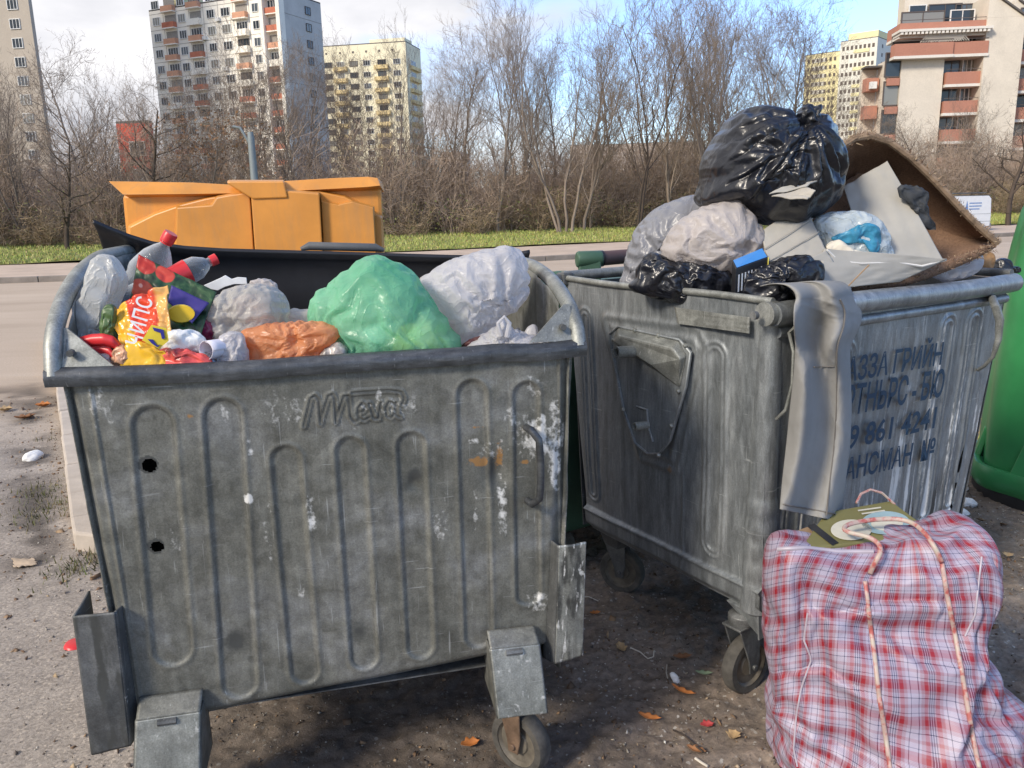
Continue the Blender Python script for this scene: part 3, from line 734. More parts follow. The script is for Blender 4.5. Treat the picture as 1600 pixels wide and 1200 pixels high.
def corner_building(name, label, cat, px_l, px_c, px_r, Y, alpha, ztop, mats, overhang=None):
    """near corner seen at px_c; the left wall runs back to px_l, the right wall back to px_r"""
    C0 = on_y(px_c, 250, Y)[:2]; a = math.radians(alpha)
    dl = np.array([-math.cos(a), math.sin(a)]); dr_ = np.array([math.sin(a), math.cos(a)])
    def ln(d, px):
        r_ = on_y(px, 250, 1.0)[0]    # x/Y slope
        return (r_ * C0[1] - C0[0]) / (d[0] - r_ * d[1])
    Ll, Lr = ln(dl, px_l), ln(dr_, px_r)
    r = empty(name, (C0[0], C0[1], 0), 0, label, cat)
    FL = Facade(r, (C0 + dl * Ll), -dl, (-dr_)); FR = Facade(r, C0, dr_, -dl)
    P = [C0, C0 + dl * Ll, C0 + dl * Ll + dr_ * Lr, C0 + dr_ * Lr]
    return r, FL, Ll, FR, Lr, P
def walls(r, P, ztop, mats, wall_t=0.3):
    for i, nm in enumerate(('wall',) * 4):
        a, b_ = np.array(P[i]), np.array(P[(i + 1) % 4]); MB().add([(a[0], a[1], 0), (b_[0], b_[1], 0), (b_[0], b_[1], ztop), (a[0], a[1], ztop)], [(0, 1, 2, 3)]).build(nm, mats[i], r)
    MB().prism([(p[0], p[1], ztop) for p in P], (0, 0, 0.25)).build('roof', M_roofd, r)
def zat(px, py, Y): return on_y(px, py, Y)[2]

# 1 beige tower, far left
M_beige = wallmat('beige_render', (0.44, 0.385, 0.32), 0.05)
r, FL, Ll, FR, Lr, P = corner_building('apartment_tower', 'plain beige apartment tower with one column of windows, at the left edge', 'apartment block', -150, 79, 84, 135, 8, 60, None)
walls(r, P, 62, [M_beige] * 4)
for k in range(21):
    z = 2.2 + 2.78 * k
    if z < 60: FL.window(Ll - 2.75, z, 1.75, 1.5, mull=2)
for k in range(22):
    FL.part('ledge', M_beige, Ll - 8.2, Ll - 5.2, 3.6 + 2.78 * k, 3.68 + 2.78 * k, 0.0, 0.06) if k % 7 == 3 else None

# 2 grey-white panel block
M_pan = wallmat('panel_concrete', (0.88, 0.83, 0.73), 0.10, 0.25); M_pan_shade = wallmat('gable_in_shade', (0.50, 0.485, 0.46), 0.14, 0.3)  # gable colour darkened to carry the shade of the turned side
M_brick = wallmat('red_parapet', (0.50, 0.17, 0.10), 0.18, 0.8); M_brick2 = wallmat('faded_orange_parapet', (0.62, 0.33, 0.21), 0.12, 0.8); M_gap = simple('dark_joint_and_shade', (0.30, 0.28, 0.25), .9)
r, FL, Ll, FR, Lr, P = corner_building('panel_block', 'tall grey-white panel block with red balcony parapets and a bare shade-toned gable', 'apartment block', 258, 462, 517, 150, 24, 45, None)
zt = zat(517, 6, float(P[3][1])) - 6
walls(r, P, zt + 6, [M_pan, M_pan_shade, M_pan, M_pan_shade])
FL.part('roof_room', wallmat('yellow_render', (0.70, 0.62, 0.36), .06), 3.2, 7.6, zt + 6.2, zt + 9, -6, -1)
nf = int(zt / 2.8) + 2
zb = zt + 6 - 2.8 * nf - 0.6
cols = [(0.055, 'w'), (0.165, 'b'), (0.255, 'w'), (0.36, 'b'), (0.475, 'w'), (0.585, 'w'), (0.70, 'b'), (0.81, 'w'), (0.93, 'b')]
for f in range(nf + 1):
    z = zb + 2.8 * f + 1.5
    for ci, (cx, kind) in enumerate(cols):
        a = cx * Ll
        if kind == 'w':
            FL.window(a, z, 1.75 if ci % 2 == 0 else 2.0, 1.45, mull=2)
        else:
            if random.random() < .8: FL.window(a, z + .15, 2.5, 1.3, M_frame if random.random() < .7 else M_frameb, mull=3)
            else: FL.part('recess_shade', M_gap, a - 1.3, a + 1.3, z - .5, z + .8, 0.0, 0.05)  # flat dark panel, painting the shade of an open balcony
            FL.part('balcony_parapet', random.choice([M_brick, M_brick2, M_brick, M_pan]), a - 1.4, a + 1.4, z - 1.45, z - 0.52, 0, 0.9)
            FL.part('balcony_slab', M_pan, a - 1.45, a + 1.45, z - 1.62, z - 1.45, 0, 0.95)
    FR.window(Lr * .62, z, 1.5, 1.35, M_frameb, mull=1)
    if f % 2: FR.part('panel_joint', M_gap, 0, Lr, z + 1.28, z + 1.36, 0, 0.03)
    FL.part('panel_joint', M_gap, 0, Ll, z + 1.26, z + 1.33, 0, 0.02)
for cx in (0.11, .21, .31, .42, .53, .64, .755, .86):
    FL.part('panel_joint', M_gap, cx * Ll - .03, cx * Ll + .03, 0, zt + 6, 0, 0.03)
FL.part('corner_pier', M_pan, 0.86 * Ll, 0.885 * Ll, 0, zt + 6, 0, 1.4)
FL.part('corner_pier', M_pan, 0.975 * Ll, 1.0 * Ll, 0, zt + 6, 0, 1.4)
for cx, k in ((.30, 3), (.30, 5), (.42, 2), (.53, 1), (.64, 1), (.56, 4)):
    FL.part('air_conditioner', M_frame, cx * Ll - .4, cx * Ll + .4, zt + 6 - 2.8 * k - .5, zt + 6 - 2.8 * k + .1, 0, .5)

# 3 cream block
M_cream = wallmat('cream_render', (0.84, 0.77, 0.56), .05); M_yel = wallmat('yellow_band', (0.74, 0.58, 0.30), .08)
r, FL, Ll, FR, Lr, P = corner_building('cream_block', 'cream apartment block with yellow balcony bands between the grey block and the open sky', 'apartment block', 500, 642, 664, 225, 12, 45, None)
zt = zat(600, 66, 225)
walls(r, P, zt, [M_cream] * 4)
for f in range(int(zt / 2.85) - 1):
    z = zt - 4.6 - 2.85 * f
    for ci, cx in enumerate((.16, .30, .44, .58, .74, .90)):
        FL.window(cx * Ll, z, 2.3 if ci % 2 == 0 else 2.0, 1.35, M_frame if ci % 2 else M_frameb, mull=3 if ci % 2 == 0 else 2)
        if ci in (1, 4): FL.part('balcony_parapet', M_yel, cx * Ll - 1.9, cx * Ll + 1.9, z - 1.7, z - .75, 0, 1.0)
    FR.window(Lr * .45, z, 4.0, 1.4, mull=3)
    FR.part('balcony_parapet', M_yel, Lr * .2, Lr * .8, z - 1.7, z - .8, 0, .9)
for cx in (.15, .3, .44, .58, .72, .86):
    FL.part('roof_vent', M_frameb, cx * Ll - .25, cx * Ll + .25, zt - 2.0, zt - 1.5, 0, .05)
FL.part('roof_step', M_cream, .62 * Ll, .99 * Ll, zt + .25, zt + 1.1, -6, -.1)

# 4 yellow and white twin tower
M_ywhite = wallmat('white_render', (0.72, 0.70, 0.62), .05); M_yy = wallmat('lemon_render', (0.80, 0.72, 0.42), .05)
r, FL, Ll, FR, Lr, P = corner_building('twin_tower', 'far white apartment tower with lemon yellow bands beside the brick balconied building', 'apartment block', 1302, 1358, 1392, 300, 42, 60, None)
zt = zat(1358, 58, 300); walls(r, P, zt, [M_ywhite] * 4)
FL.part('roof_step', M_yy, Ll * .2, Ll, zt + .25, zt + 2.4, -10, -.3)
win = MB(); band = MB()
for f in range(int(zt / 2.9)):
    z = zt - 2.4 - 2.9 * f
    for k in range(8):
        FL.block(win, Ll * (.06 + .115 * k), Ll * (.06 + .115 * k) + .85, z - .65, z + .65, 0, .05)
    if f % 2 == 0 or f > 3: FL.block(band, Ll * .38, Ll * .80, z - 1.9, z - .8, 0, .25)
    for k in range(2): FR.block(win, Lr * (.2 + .4 * k), Lr * (.2 + .4 * k) + 1.2, z - .6, z + .6, 0, .05)
o = win.build('window_rows', M_frameb, r); o['kind'] = 'stuff'; o = band.build('yellow_bands', M_yy, r); o['kind'] = 'stuff'
r, FL, Ll, FR, Lr, P = corner_building('lemon_tower', 'lower lemon yellow apartment tower at the left foot of the white and yellow one', 'apartment block', 1250, 1303, 1312, 330, 42, 60, None)
zt = zat(1303, 80, 330); walls(r, P, zt, [M_yy] * 4); win = MB(); band = MB()
for f in range(int(zt / 2.9)):
    z = zt - 2.4 - 2.9 * f
    for k in range(7): FL.block(win, Ll * (.08 + .125 * k), Ll * (.08 + .125 * k) + .8, z - .6, z + .6, .26, .3)
    FL.block(band, Ll * .2, Ll * .6, z - .75, z + .75, 0, .25)
o = win.build('window_rows', M_frameb, r); o['kind'] = 'stuff'; o = band.build('white_bands', M_ywhite, r); o['kind'] = 'stuff'

# 5 building with brick red balconies, right
M_rend = wallmat('cream_stone_render', (0.66, 0.595, 0.50), .09, .5); M_bp = wallmat('brick_red_parapet', (0.43, 0.20, 0.14), .07, .5); M_slab = wallmat('slab_white', (0.70, 0.66, 0.60), .05)
Y5 = 80.0
def X5(px): return on_y(px, 250, Y5)[0]
def hit5(px): r_ = on_y(px, 250, 1.0)[0]; return (r_ * o5[1] - o5[0]) / (d5[0] - r_ * d5[1])
o5 = np.array([X5(1352), Y5]); a5 = math.radians(-7.0); d5 = np.array([math.cos(a5), math.sin(a5)]); n5 = np.array([d5[1], -d5[0]])
r = empty('balcony_building', (o5[0], o5[1], 0), 0, 'cream rendered apartment building with brick red balconies and stepped gables at the right', 'apartment block')
F5 = Facade(r, o5, d5, n5)
def S5(px): return hit5(px)
def Z5(py, px=1450): return on_y(px, py, Y5)[2]
FH = (Z5(395 / 5) - Z5(620 / 5))
zb1 = Z5(120, 1450)          # parapet of the second balcony down
# wall masses (butted, stepped in depth)
F5.part('wall', M_rend, S5(1397), S5(1462), 0, Z5(92), -3, 0.0)
F5.part('wall', M_rend, S5(1517), S5(1574), 0, Z5(36), -12, 0.6)
F5.part('wall', M_rend, S5(1574) + .02, S5(1720), 0, Z5(30), -12, -2.0)
F5.part('wall', M_rend, S5(1462) + .02, S5(1517) - .02, 0, Z5(36), -12, -1.6)
F5.part('wall', M_rend, S5(1376), S5(1397) - .02, 0, Z5(92), -3, -.4)
F5.part('wall', M_rend, S5(1352), S5(1376) - .02, 0, Z5(100), -3.6, -3.0)
F5.part('wall', M_rend, S5(1412), S5(1517), Z5(92) + .02, Z5(-30), -5, -3.2)
F5.part('wall', M_rend, S5(1530), S5(1720), Z5(-8), Z5(-60), -12, -8)
# sloping gable shoulders
for (pa, pb, ya, yb, ya2, dep) in ((1517, 1575, 36, 36, 4, .6), (1575, 1640, 46, 46, 6, -2.0)):
    s0, s1 = S5(pa) + .01, S5(pb)
    pts = [(s0, Z5(yb) + .01), (s1, Z5(yb) + .01), (s0 + .3, Z5(ya2 - 4)), (s0, Z5(ya2 - 4))]
    MB().prism([F5.pt(a, z, dep - .01) for a, z in pts], (-n5[0] * 11, -n5[1] * 11, 0)).build('gable', M_rend, r)
    MB().tube([F5.pt(s1 + .1, Z5(yb) - .1, dep + .1), F5.pt(s0 + .3, Z5(ya2 - 4) + .1, dep + .1)], .12, 5).build('gable_edge', M_roofd, r)
def balc(s0, s1, zt_, depth0, depth1, glaz=True, back=-1.6):
    F5.part('balcony_parapet', M_bp, s0, s1, zt_ - 1.05, zt_, depth0, depth1)
    F5.part('balcony_slab', M_slab, s0 - .05, s1 + .05, zt_ - 1.30, zt_ - 1.06, depth0, depth1 + .05)
    F5.part('handrail', M_frameb, s0, s1, zt_ + .22, zt_ + .27, depth1 - .08, depth1 - .03)
    if glaz:
        w = s1 - s0; F5.o = F5.o + F5.n * (back + .1)
        F5.window(s0 + w * .33, zt_ + .35, w * .5, 1.9, M_frameb, mull=1); F5.window(s0 + w * .78, zt_ + .35, w * .28, 1.9, M_frame, mull=1)
        F5.o = F5.o - F5.n * (back + .1)
topz = Z5(71)
balc(S5(1380), S5(1468), topz, -.3, 0.9)
balc(S5(1469), S5(1522), topz, -1.55, 0.7)
balc(S5(1388), S5(1522), Z5(38), -3.1, 0.4)
for k in range(1, 8):
    balc(S5(1465), S5(1518), topz - FH * k, -1.55, 0.3)
for k in range(-1, 8):
    balc(S5(1576), S5(1680), topz - FH * (k + .28), -1.95, -.4, back=-2.0)
for k in range(1, 8):
    F5.o = F5.o - F5.n * .35
    F5.window(S5(1386), topz - FH * k + .9, 1.5, 2.2, M_frameb, mull=0)
    F5.o = F5.o + F5.n * .35
    F5.part('sill_panel', M_bp, S5(1377), S5(1396), topz - FH * k - .95, topz - FH * k - .30, -.4, .05)
    F5.part('balcony_parapet', M_bp, S5(1354), S5(1374), topz - FH * (k + .35) - .3, topz - FH * (k + .35) + .9, -3, -1.8)
F5.part('canopy', M_roofd, S5(1350), S5(1378), Z5(100), Z5(97), -3, -1.5)
F5.part('air_conditioner', M_frame, S5(1358), S5(1368), Z5(134), Z5(123), -1.75, -1.2)
# pergola teeth under the roof terraces
for k in range(22):
    s0 = S5(1386) + k * (S5(1521) - S5(1386)) / 22; F5.part('pergola_beam', M_slab, s0, s0 + .22, Z5(58), Z5(54), -1.0, 1.2)
F5.part('pergola_edge', M_slab, S5(1384), S5(1523), Z5(54) + .01, Z5(50), -1, 1.25)
F5.o = F5.o - F5.n * 3.1
F5.window(S5(1475), Z5(22), 3.0, 2.6, M_frameb, mull=1); F5.window(S5(1508), Z5(18), 2.0, 2.0, M_frameb, mull=1); F5.window(S5(1432), Z5(18), 1.6, 2.2, M_frame, mull=0)
F5.o = F5.o + F5.n * 3.1
# lattice screen on the first terrace
lat = MB()
for k in range(16):
    s0 = S5(1418) + k * .22
    lat.tube([F5.pt(s0, topz + .05, .8), F5.pt(s0 + .9, topz + 1.0, .8)], .03, 4); lat.tube([F5.pt(s0 + .9, topz + .05, .82), F5.pt(s0, topz + 1.0, .82)], .03, 4)
lat.build('lattice_screen', M_slab, r)

# 6 red building between the trees + low pink house + pale far slab
M_redb = wallmat('red_render', (0.62, 0.09, 0.05), .06)
r, FL, Ll, FR, Lr, P = corner_building('red_building', 'bright red building glimpsed through the branches at the left', 'building', 188, 236, 244, 90, 10, 12, None)
zt = zat(210, 192, 90); walls(r, P, zt, [M_redb, M_redb, M_redb, M_redb])
for f in range(3): FL.window(Ll * .62, zt - 2.6 - 2.8 * f, 1.8, 1.5, mull=1)
M_pink = wallmat('pale_pink_render', (0.60, 0.48, 0.43), .06)
r, FL, Ll, FR, Lr, P = corner_building('low_house', 'low pale pink house just visible through the undergrowth at the centre', 'house', 770, 850, 905, 66, 30, 4, None)
walls(r, P, 3.4, [M_pink] * 4)
for k in range(3): FL.window(Ll * (.2 + .3 * k), 1.8, 1.1, 1.2, mull=1)
M_pale = wallmat('distant_slab', (0.58, 0.50, 0.44), .06)  # wall colour lightened to stand in for distance haze
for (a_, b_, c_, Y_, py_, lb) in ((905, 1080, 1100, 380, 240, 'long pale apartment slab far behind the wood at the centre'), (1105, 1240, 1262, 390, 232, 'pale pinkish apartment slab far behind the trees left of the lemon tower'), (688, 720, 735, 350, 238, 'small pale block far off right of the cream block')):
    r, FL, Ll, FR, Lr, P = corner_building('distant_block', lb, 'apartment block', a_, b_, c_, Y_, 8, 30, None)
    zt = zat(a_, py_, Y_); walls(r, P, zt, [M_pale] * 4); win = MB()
    for f in range(int(zt / 2.9)):
        for k in range(int(Ll / 3.4)): FL.block(win, 1.2 + 3.4 * k, 2.9 + 3.4 * k, zt - 2.4 - 2.9 * f - .6, zt - 2.4 - 2.9 * f + .6, 0, .05)
    o = win.build('window_rows', M_frameb, r); o['kind'] = 'stuff'


# ================================================================== CONTAINERS
def frame3(x, y, deg):
    a = math.radians(deg); return np.array([x, y, 0.0]), np.array([math.cos(a), math.sin(a), 0.0]), np.array([-math.sin(a), math.cos(a), 0.0])
ZV = np.array([0, 0, 1.0])
def stad(u, z, u0, z0, z1, r):
    """signed distance to a vertical stadium"""
    return np.hypot(u - u0, z - np.clip(z, z0 + r, z1 - r)) - r
def segd(u, z, a, b):
    a = np.array(a); b = np.array(b); d = b - a; t = np.clip(((u - a[0]) * d[0] + (z - a[1]) * d[1]) / (d @ d + 1e-12), 0, 1)
    return np.hypot(u - a[0] - t * d[0], z - a[1] - t * d[1])
def caster(parent_thing, at, yaw, R=0.095, fork_m=None, H=0.30, trail=0.045, wid=0.045):
    """swivel caster: fork is the part, tyre and hub are its sub-parts; stands on the ground at 'at'"""
    ax = np.array([math.cos(yaw), math.sin(yaw), 0]); fw = np.array([-math.sin(yaw), math.cos(yaw), 0])   # axle, rolling direction
    c = np.array([at[0], at[1], R + 0.004]); top = c + fw * trail; top[2] = H
    mb = MB()
    for s in (-1, 1):
        o_ = ax * s * (wid / 2 + 0.009)
        P = [c + o_ + fw * -.016 + ZV * -.022, c + o_ + fw * .018 + ZV * -.022, c + o_ + fw * .024 + ZV * .02, top + o_ + fw * .05 - ZV * .03, top + o_ - fw * .05 - ZV * .03, c + o_ - fw * .026 + ZV * .03]
        mb.prism([p - ax * .003 for p in P], ax * .006)
    mb.box(top - ZV * .032, (wid + .03, .105, .008), [ax, fw, ZV]); mb.lathe([(.04, -.03), (.045, -.022), (.045, 0), (.03, .012)], top, n=16)
    mb.tube([c - ax * (wid / 2 + .02), c + ax * (wid / 2 + .02)], .010, 8)
    f = mb.build('caster_fork', fork_m or M_rust, parent_thing, smooth=True, bevel=.002)
    w = wid / 2
    MB().lathe([(R * .72, -w), (R * .94, -w), (R, -w * .55), (R, w * .55), (R * .94, w), (R * .72, w)], c, ax, 36, close=False).build('tyre', M_rubber, f, smooth=True)
    MB().lathe([(.012, -w * .8), (R * .35, -w * .7), (R * .38, -w * .45), (R * .66, -w * .45), (R * .73, -w * .9), (R * .73, w * .9), (R * .66, w * .45), (R * .38, w * .45), (R * .35, w * .7), (.012, w * .8)], c, ax, 30).build('hub', M_hub, f, smooth=True)
    return f

# ------------------------------------------------------------------ left container
O1, E1, N1 = frame3(-1.022, 1.763, 11.358); W1 = 1.225; D1_ = 1.0
def P1(u, v, z): return O1 + E1 * u + N1 * v + ZV * z
bin1 = empty('waste_container', tuple(P1(W1 / 2, D1_ / 2, 0)), 0, 'weathered olive grey galvanised waste container with round handle bar, overflowing, at the left', 'waste container', 'galvanised waste containers')
def fv(z): return 0.031 * np.clip((1.24 - z) / .93, 0, 1.2)
nu, nz_ = 330, 250
tt = np.linspace(0, 1, nz_)
ZZ, UU = np.meshgrid(tt, np.linspace(0, 1, nu), indexing='ij')
zb_ = 0.305 + 0.085 * UU
zz = 1.225 + (zb_ - 1.225) * ZZ
ul = .028 + .035 * ZZ; ur = W1 - .022 - .045 * ZZ
uu = ul + (ur - ul) * UU
hh = np.zeros_like(uu); ribd = np.full_like(uu, 9.); letd = np.full_like(uu, 9.)
ribs1 = [(.192, .50, 1.165, .045), (.345, .385, 1.172, .042), (.488, .40, 1.045, .034), (.640, .42, 1.055, .034), (.787, .43, 1.055, .034), (.942, .44, 1.178, .036), (1.078, .55, 1.165, .032)]
for (u0, z0, z1, r_) in ribs1:
    tilt = u0 + (0.0 if u0 > .4 else -.028 * (1.17 - zz) / .7 + .012)
    d = stad(uu, zz, tilt, z0, z1, r_)
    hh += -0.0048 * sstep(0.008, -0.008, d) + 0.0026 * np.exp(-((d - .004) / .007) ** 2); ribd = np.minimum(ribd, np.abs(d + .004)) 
# pressed script lettering
LT = [[(.540, 1.090), (.560, 1.165), (.570, 1.172), (.577, 1.160), (.577, 1.095)], [(.577, 1.10), (.598, 1.168), (.608, 1.172), (.612, 1.160), (.610, 1.095)], [(.610, 1.10), (.632, 1.165), (.642, 1.165), (.643, 1.110), (.652, 1.092), (.662, 1.098)],
      [(.664, 1.116), (.682, 1.120), (.690, 1.134), (.680, 1.142), (.668, 1.130), (.668, 1.105), (.682, 1.095), (.698, 1.104)], [(.700, 1.140), (.710, 1.098), (.722, 1.096), (.732, 1.140)], [(.770, 1.134), (.755, 1.142), (.744, 1.125), (.746, 1.103), (.758, 1.096), (.770, 1.112), (.774, 1.138), (.774, 1.102), (.784, 1.096)],
      [(.655, 1.172), (.760, 1.172), (.790, 1.166), (.798, 1.148), (.790, 1.132)]]
for st in LT:
    for a, b_ in zip(st[:-1], st[1:]):
        d = segd(uu, zz, ((a[0] - .54) * .86 * (1.25 if a[0] < .655 and b_[0] < .663 else 1) + .535 + (.02 if not (a[0] < .655 and b_[0] < .663) else 0), a[1] * .92 + .088), ((b_[0] - .54) * .86 * (1.25 if a[0] < .655 and b_[0] < .663 else 1) + .535 + (.02 if not (a[0] < .655 and b_[0] < .663) else 0), b_[1] * .92 + .088)); letd = np.minimum(letd, d)
hh = hh + 0.0042 * np.exp(-((letd - .0050) / .0022) ** 2)
dmap = fbm(uu * 5, zz * 5, s=50, o=3) - .5
hh += .010 * dmap + .0022 * (fbm(uu * 22, zz * 18, s=51, o=3) - .5)
hh += -.012 * np.exp(-(((uu - 1.0) / .03) ** 2 + ((zz - .93) / .05) ** 2)) - .006 * np.exp(-(((uu - .79) / .018) ** 2 + ((zz - .92) / .02) ** 2))
# a stiffening return near both ends
for u0 in (.085, 1.17):
    d = np.abs(uu - u0 + .012 * (zz - .8)); hh += .0045 * sstep(.006, .001, d)
vv = fv(zz) - hh * np.ones_like(uu)
rb = sstep(.93, 1.0, ZZ); vv = vv + .06 * rb ** 2
re = sstep(.965, 1.0, UU) + sstep(.02, 0, UU); vv = vv + .02 * re
X = O1 + uu[..., None] * E1 + vv[..., None] * N1 + zz[..., None] * ZV
def U1(px, py):
    q = on_plane(px, py, O1 + ZV * 1.24, np.cross(E1, ZV * -.91 + N1 * .03)); q = q - O1; return q @ E1, q[2]
def smear(px, py, wx, wy, A, seed, th=.45, f=60):
    a, z = U1(px, py); wx, wy = wx / 640, wy / 640
    n_ = fbm(uu * f * 1.5, zz * f * .9, s=seed, o=5, g=.62)
    return A * np.exp(-(np.abs((uu - a) / wx) ** 2.5 + np.abs((zz - z) / wy) ** 2.5)) * (n_ * 1.6 - .25)
wear = .10 * sstep(.5, .8, fbm(uu * 9, zz * 6, s=52)) + .12 * sstep(.62, .75, fbm(uu * 30, zz * 22, s=58))
for s in [(610, 635, 62, 30, .72), (540, 670, 50, 50, .42), (450, 640, 50, 42, .66), (410, 640, 40, 40, .42), (160, 635, 25, 45, .75), (640, 625, 60, 20, .5), (850, 680, 55, 50, 1.05), (868, 720, 12, 60, 1.4), (800, 650, 20, 30, .8), (835, 600, 20, 30, .7), (785, 790, 10, 75, .9), (770, 700, 30, 20, .8), (745, 800, 8, 50, .8),
          (690, 800, 22, 70, .55), (690, 830, 16, 20, .8), (545, 905, 25, 22, .4), (418, 840, 8, 60, .75), (420, 790, 6, 70, .5), (388, 780, 7, 9, 1.8), (388, 700, 8, 14, 1.3), (486, 800, 9, 40, 1.0), (350, 640, 7, 25, .9), (275, 850, 14, 60, .6), (300, 800, 60, 70, .38), (300, 900, 60, 60, .3), (840, 940, 22, 22, 1.0), (470, 930, 10, 25, .8), (520, 930, 10, 60, .4), (650, 960, 10, 40, .5), (740, 690, 10, 8, 1.1), (590, 620, 8, 22, 1.2), (868, 640, 12, 20, 1.1)]:
    wear = np.maximum(wear, smear(s[0], s[1], s[2], s[3], s[4], 60 + int(s[0]) % 17))
dark = .22 * sstep(.42, .75, fbm(uu * 3.2, zz * 3.0, s=53)) + .10 * sstep(1.15, 1.23, zz)
for s in [(368, 1005, 20, 22, 1.1), (560, 985, 18, 30, .8), (648, 745, 12, 14, 1.4), (768, 735, 10, 35, 1.1), (240, 950, 40, 260, .35), (500, 1050, 300, 25, .35), (790, 620, 30, 30, .5), (740, 640, 20, 60, .35)]:
    a, z = U1(s[0], s[1]); dark = np.maximum(dark, s[4] * np.exp(-(((uu - a) / (s[2] / 640)) ** 2 + ((zz - z) / (s[3] / 640)) ** 2)) * (.5 + fbm(uu * 25, zz * 25, s=54)))
dark = np.maximum(dark, .8 * np.exp(-((ribd) / .004) ** 2) * sstep(.35, .7, fbm(uu * 7, zz * 7, s=57))); dark = np.maximum(dark, .8 * np.exp(-((letd - .001) / .004) ** 2))  # shade painted along the rib creases; dirt along the letter edges
rust = np.zeros_like(uu)
for s in [(748, 722, 17, 9, 2.0), (780, 712, 8, 26, 1.4), (820, 722, 10, 5, 1.4), (908, 695, 8, 12, 1.6), (298, 650, 8, 4, 1.0), (745, 668, 18, 3, .9)]:
    rust = np.maximum(rust, smear(s[0], s[1], s[2], s[3], s[4], 90, f=70))
keep = np.ones(uu.shape, bool)
for (px, py, r_) in ((231, 727, .0165), (243, 855, .0145)):
    a, z = U1(px, py); dd = np.hypot(uu - a, (zz - z)); keep &= ~(dd * (1 + .25 * (fbm(uu * 60, zz * 60, s=55) - .5)) < r_); dark = np.maximum(dark, 1.1 * (dd < r_ * 1.35)); wear = np.maximum(wear, .30 * ((dd > r_ * 1.1) & (dd < r_ * 1.35)))
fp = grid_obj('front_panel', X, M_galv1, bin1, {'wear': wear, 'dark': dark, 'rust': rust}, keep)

# sides, back, floor
def prof(v, top): return 1.24 + top * np.sqrt(np.clip(1 - (1 - np.clip(v / .55, 0, 1)) ** 2, 0, 1))
for (u0, top, sgn) in ((.03, .235, 1), (W1 - .03, .165, -1)):
    V_, T_ = np.meshgrid(np.linspace(.0, D1_, 60), np.linspace(0, 1, 50), indexing='xy')
    zt_ = prof(V_, top); zlo = .34; Z_ = zt_ + (zlo - zt_) * T_
    uo = u0 + sgn * (.03 * (1.24 - Z_).clip(0) + .006 * (np.sin(V_ * 26) > .2) + .012 * (fbm(V_ * 4, Z_ * 4, s=int(top * 100)) - .5))
    V2 = V_ * (1 - .05 * T_) + .035 * T_
    X = O1 + uo[..., None] * E1 + V2[..., None] * N1 + Z_[..., None] * ZV
    grid_obj('side_panel', X, M_galv1, bin1, {'wear': .35 * sstep(.5, .7, fbm(V_ * 9, Z_ * 9, s=5)), 'dark': .3 * sstep(.4, .7, fbm(V_ * 5, Z_ * 5, s=6))}, thick=.003)
    # the curved upper rim: a rolled tube, flattened
    pts = [P1(u0 - sgn * .02, v, prof(v, top) + .005) for v in np.concatenate([np.linspace(0, .55, 26) ** 1.0, np.linspace(.6, D1_, 8)])]
    MB().tube(pts, .020, 10).build('side_rim', M_galvl if sgn > 0 else M_galvl, bin1, smooth=True)
    # folded corner gusset
    g0 = P1(u0 - sgn * .01, .0, 1.262); MB().prism([g0 + E1 * sgn * 0, g0 + E1 * sgn * .115 + ZV * .002, g0 + E1 * sgn * .015 + ZV * .085 + N1 * .05, g0 + ZV * .085 + N1 * .05], N1 * .006).build('corner_gusset', M_galvl, bin1)
    MB().tube([g0 + E1 * sgn * .03 + ZV * .035 - N1 * .004, g0 + E1 * sgn * .03 + ZV * .035 + N1 * .014], .008, 8).build('rivet', M_galvd, bin1)
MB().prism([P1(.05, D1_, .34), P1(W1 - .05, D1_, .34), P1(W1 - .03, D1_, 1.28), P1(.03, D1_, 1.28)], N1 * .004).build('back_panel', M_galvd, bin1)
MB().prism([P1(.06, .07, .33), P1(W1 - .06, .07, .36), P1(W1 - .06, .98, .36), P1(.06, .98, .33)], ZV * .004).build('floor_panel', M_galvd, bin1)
# front rim: folded lip, slightly wavy
us = np.linspace(-.006, W1 + .006, 60)
prf = [(-.016, -.020), (-.020, -.002), (-.015, .014), (0, .022), (.014, .018), (.019, .004), (.012, -.010)]
V = []; 
for k, u in enumerate(us):
    w_ = .004 * (vnoise(u * 9, 0, s=3) - .5) * 2; w2 = .003 * (vnoise(u * 14, 7, s=3) - .5)
    for (a, b_) in prf: V.append(P1(u, a + w2, 1.243 + b_ + w_ - .006 * math.sin(u * 2.6)))
n_ = len(prf); F = [(i * n_ + k, i * n_ + (k + 1) % n_, (i + 1) * n_ + (k + 1) % n_, (i + 1) * n_ + k) for i in range(len(us) - 1) for k in range(n_)]
F += [tuple(range(n_ - 1, -1, -1)), tuple(range((len(us) - 1) * n_, len(us) * n_))]
m_rim = galv('rim_worn', (0.045, 0.050, 0.055), (0.08, 0.085, 0.092), (0.15, 0.157, 0.165), metal=.5, rough=.42, streak=(1, 1, 4), spangle=.2)
MB().add(V, F).build('front_rim', m_rim, bin1, smooth=True, angle=60)
# side handle bar on the front panel
h0, h1 = np.array(U1(822, 668)), np.array(U1(824, 782))
pts = [P1(h0[0], fv(h0[1]) - .0, h0[1]), P1(h0[0] + .006, fv(h0[1]) - .030, h0[1] + .002)] + [P1(h0[0] + .021 + .006 * math.sin(math.pi * k), fv(.9) - .045, h0[1] + (h1[1] - h0[1]) * k) for k in (.12, .2, .35, .5, .65, .8, .9)] + [P1(h1[0] + .006, fv(h1[1]) - .030, h1[1]), P1(h1[0], fv(h1[1]), h1[1])]
MB().tube(pts, .0095, 10).build('handle', m_rim, bin1, smooth=True)
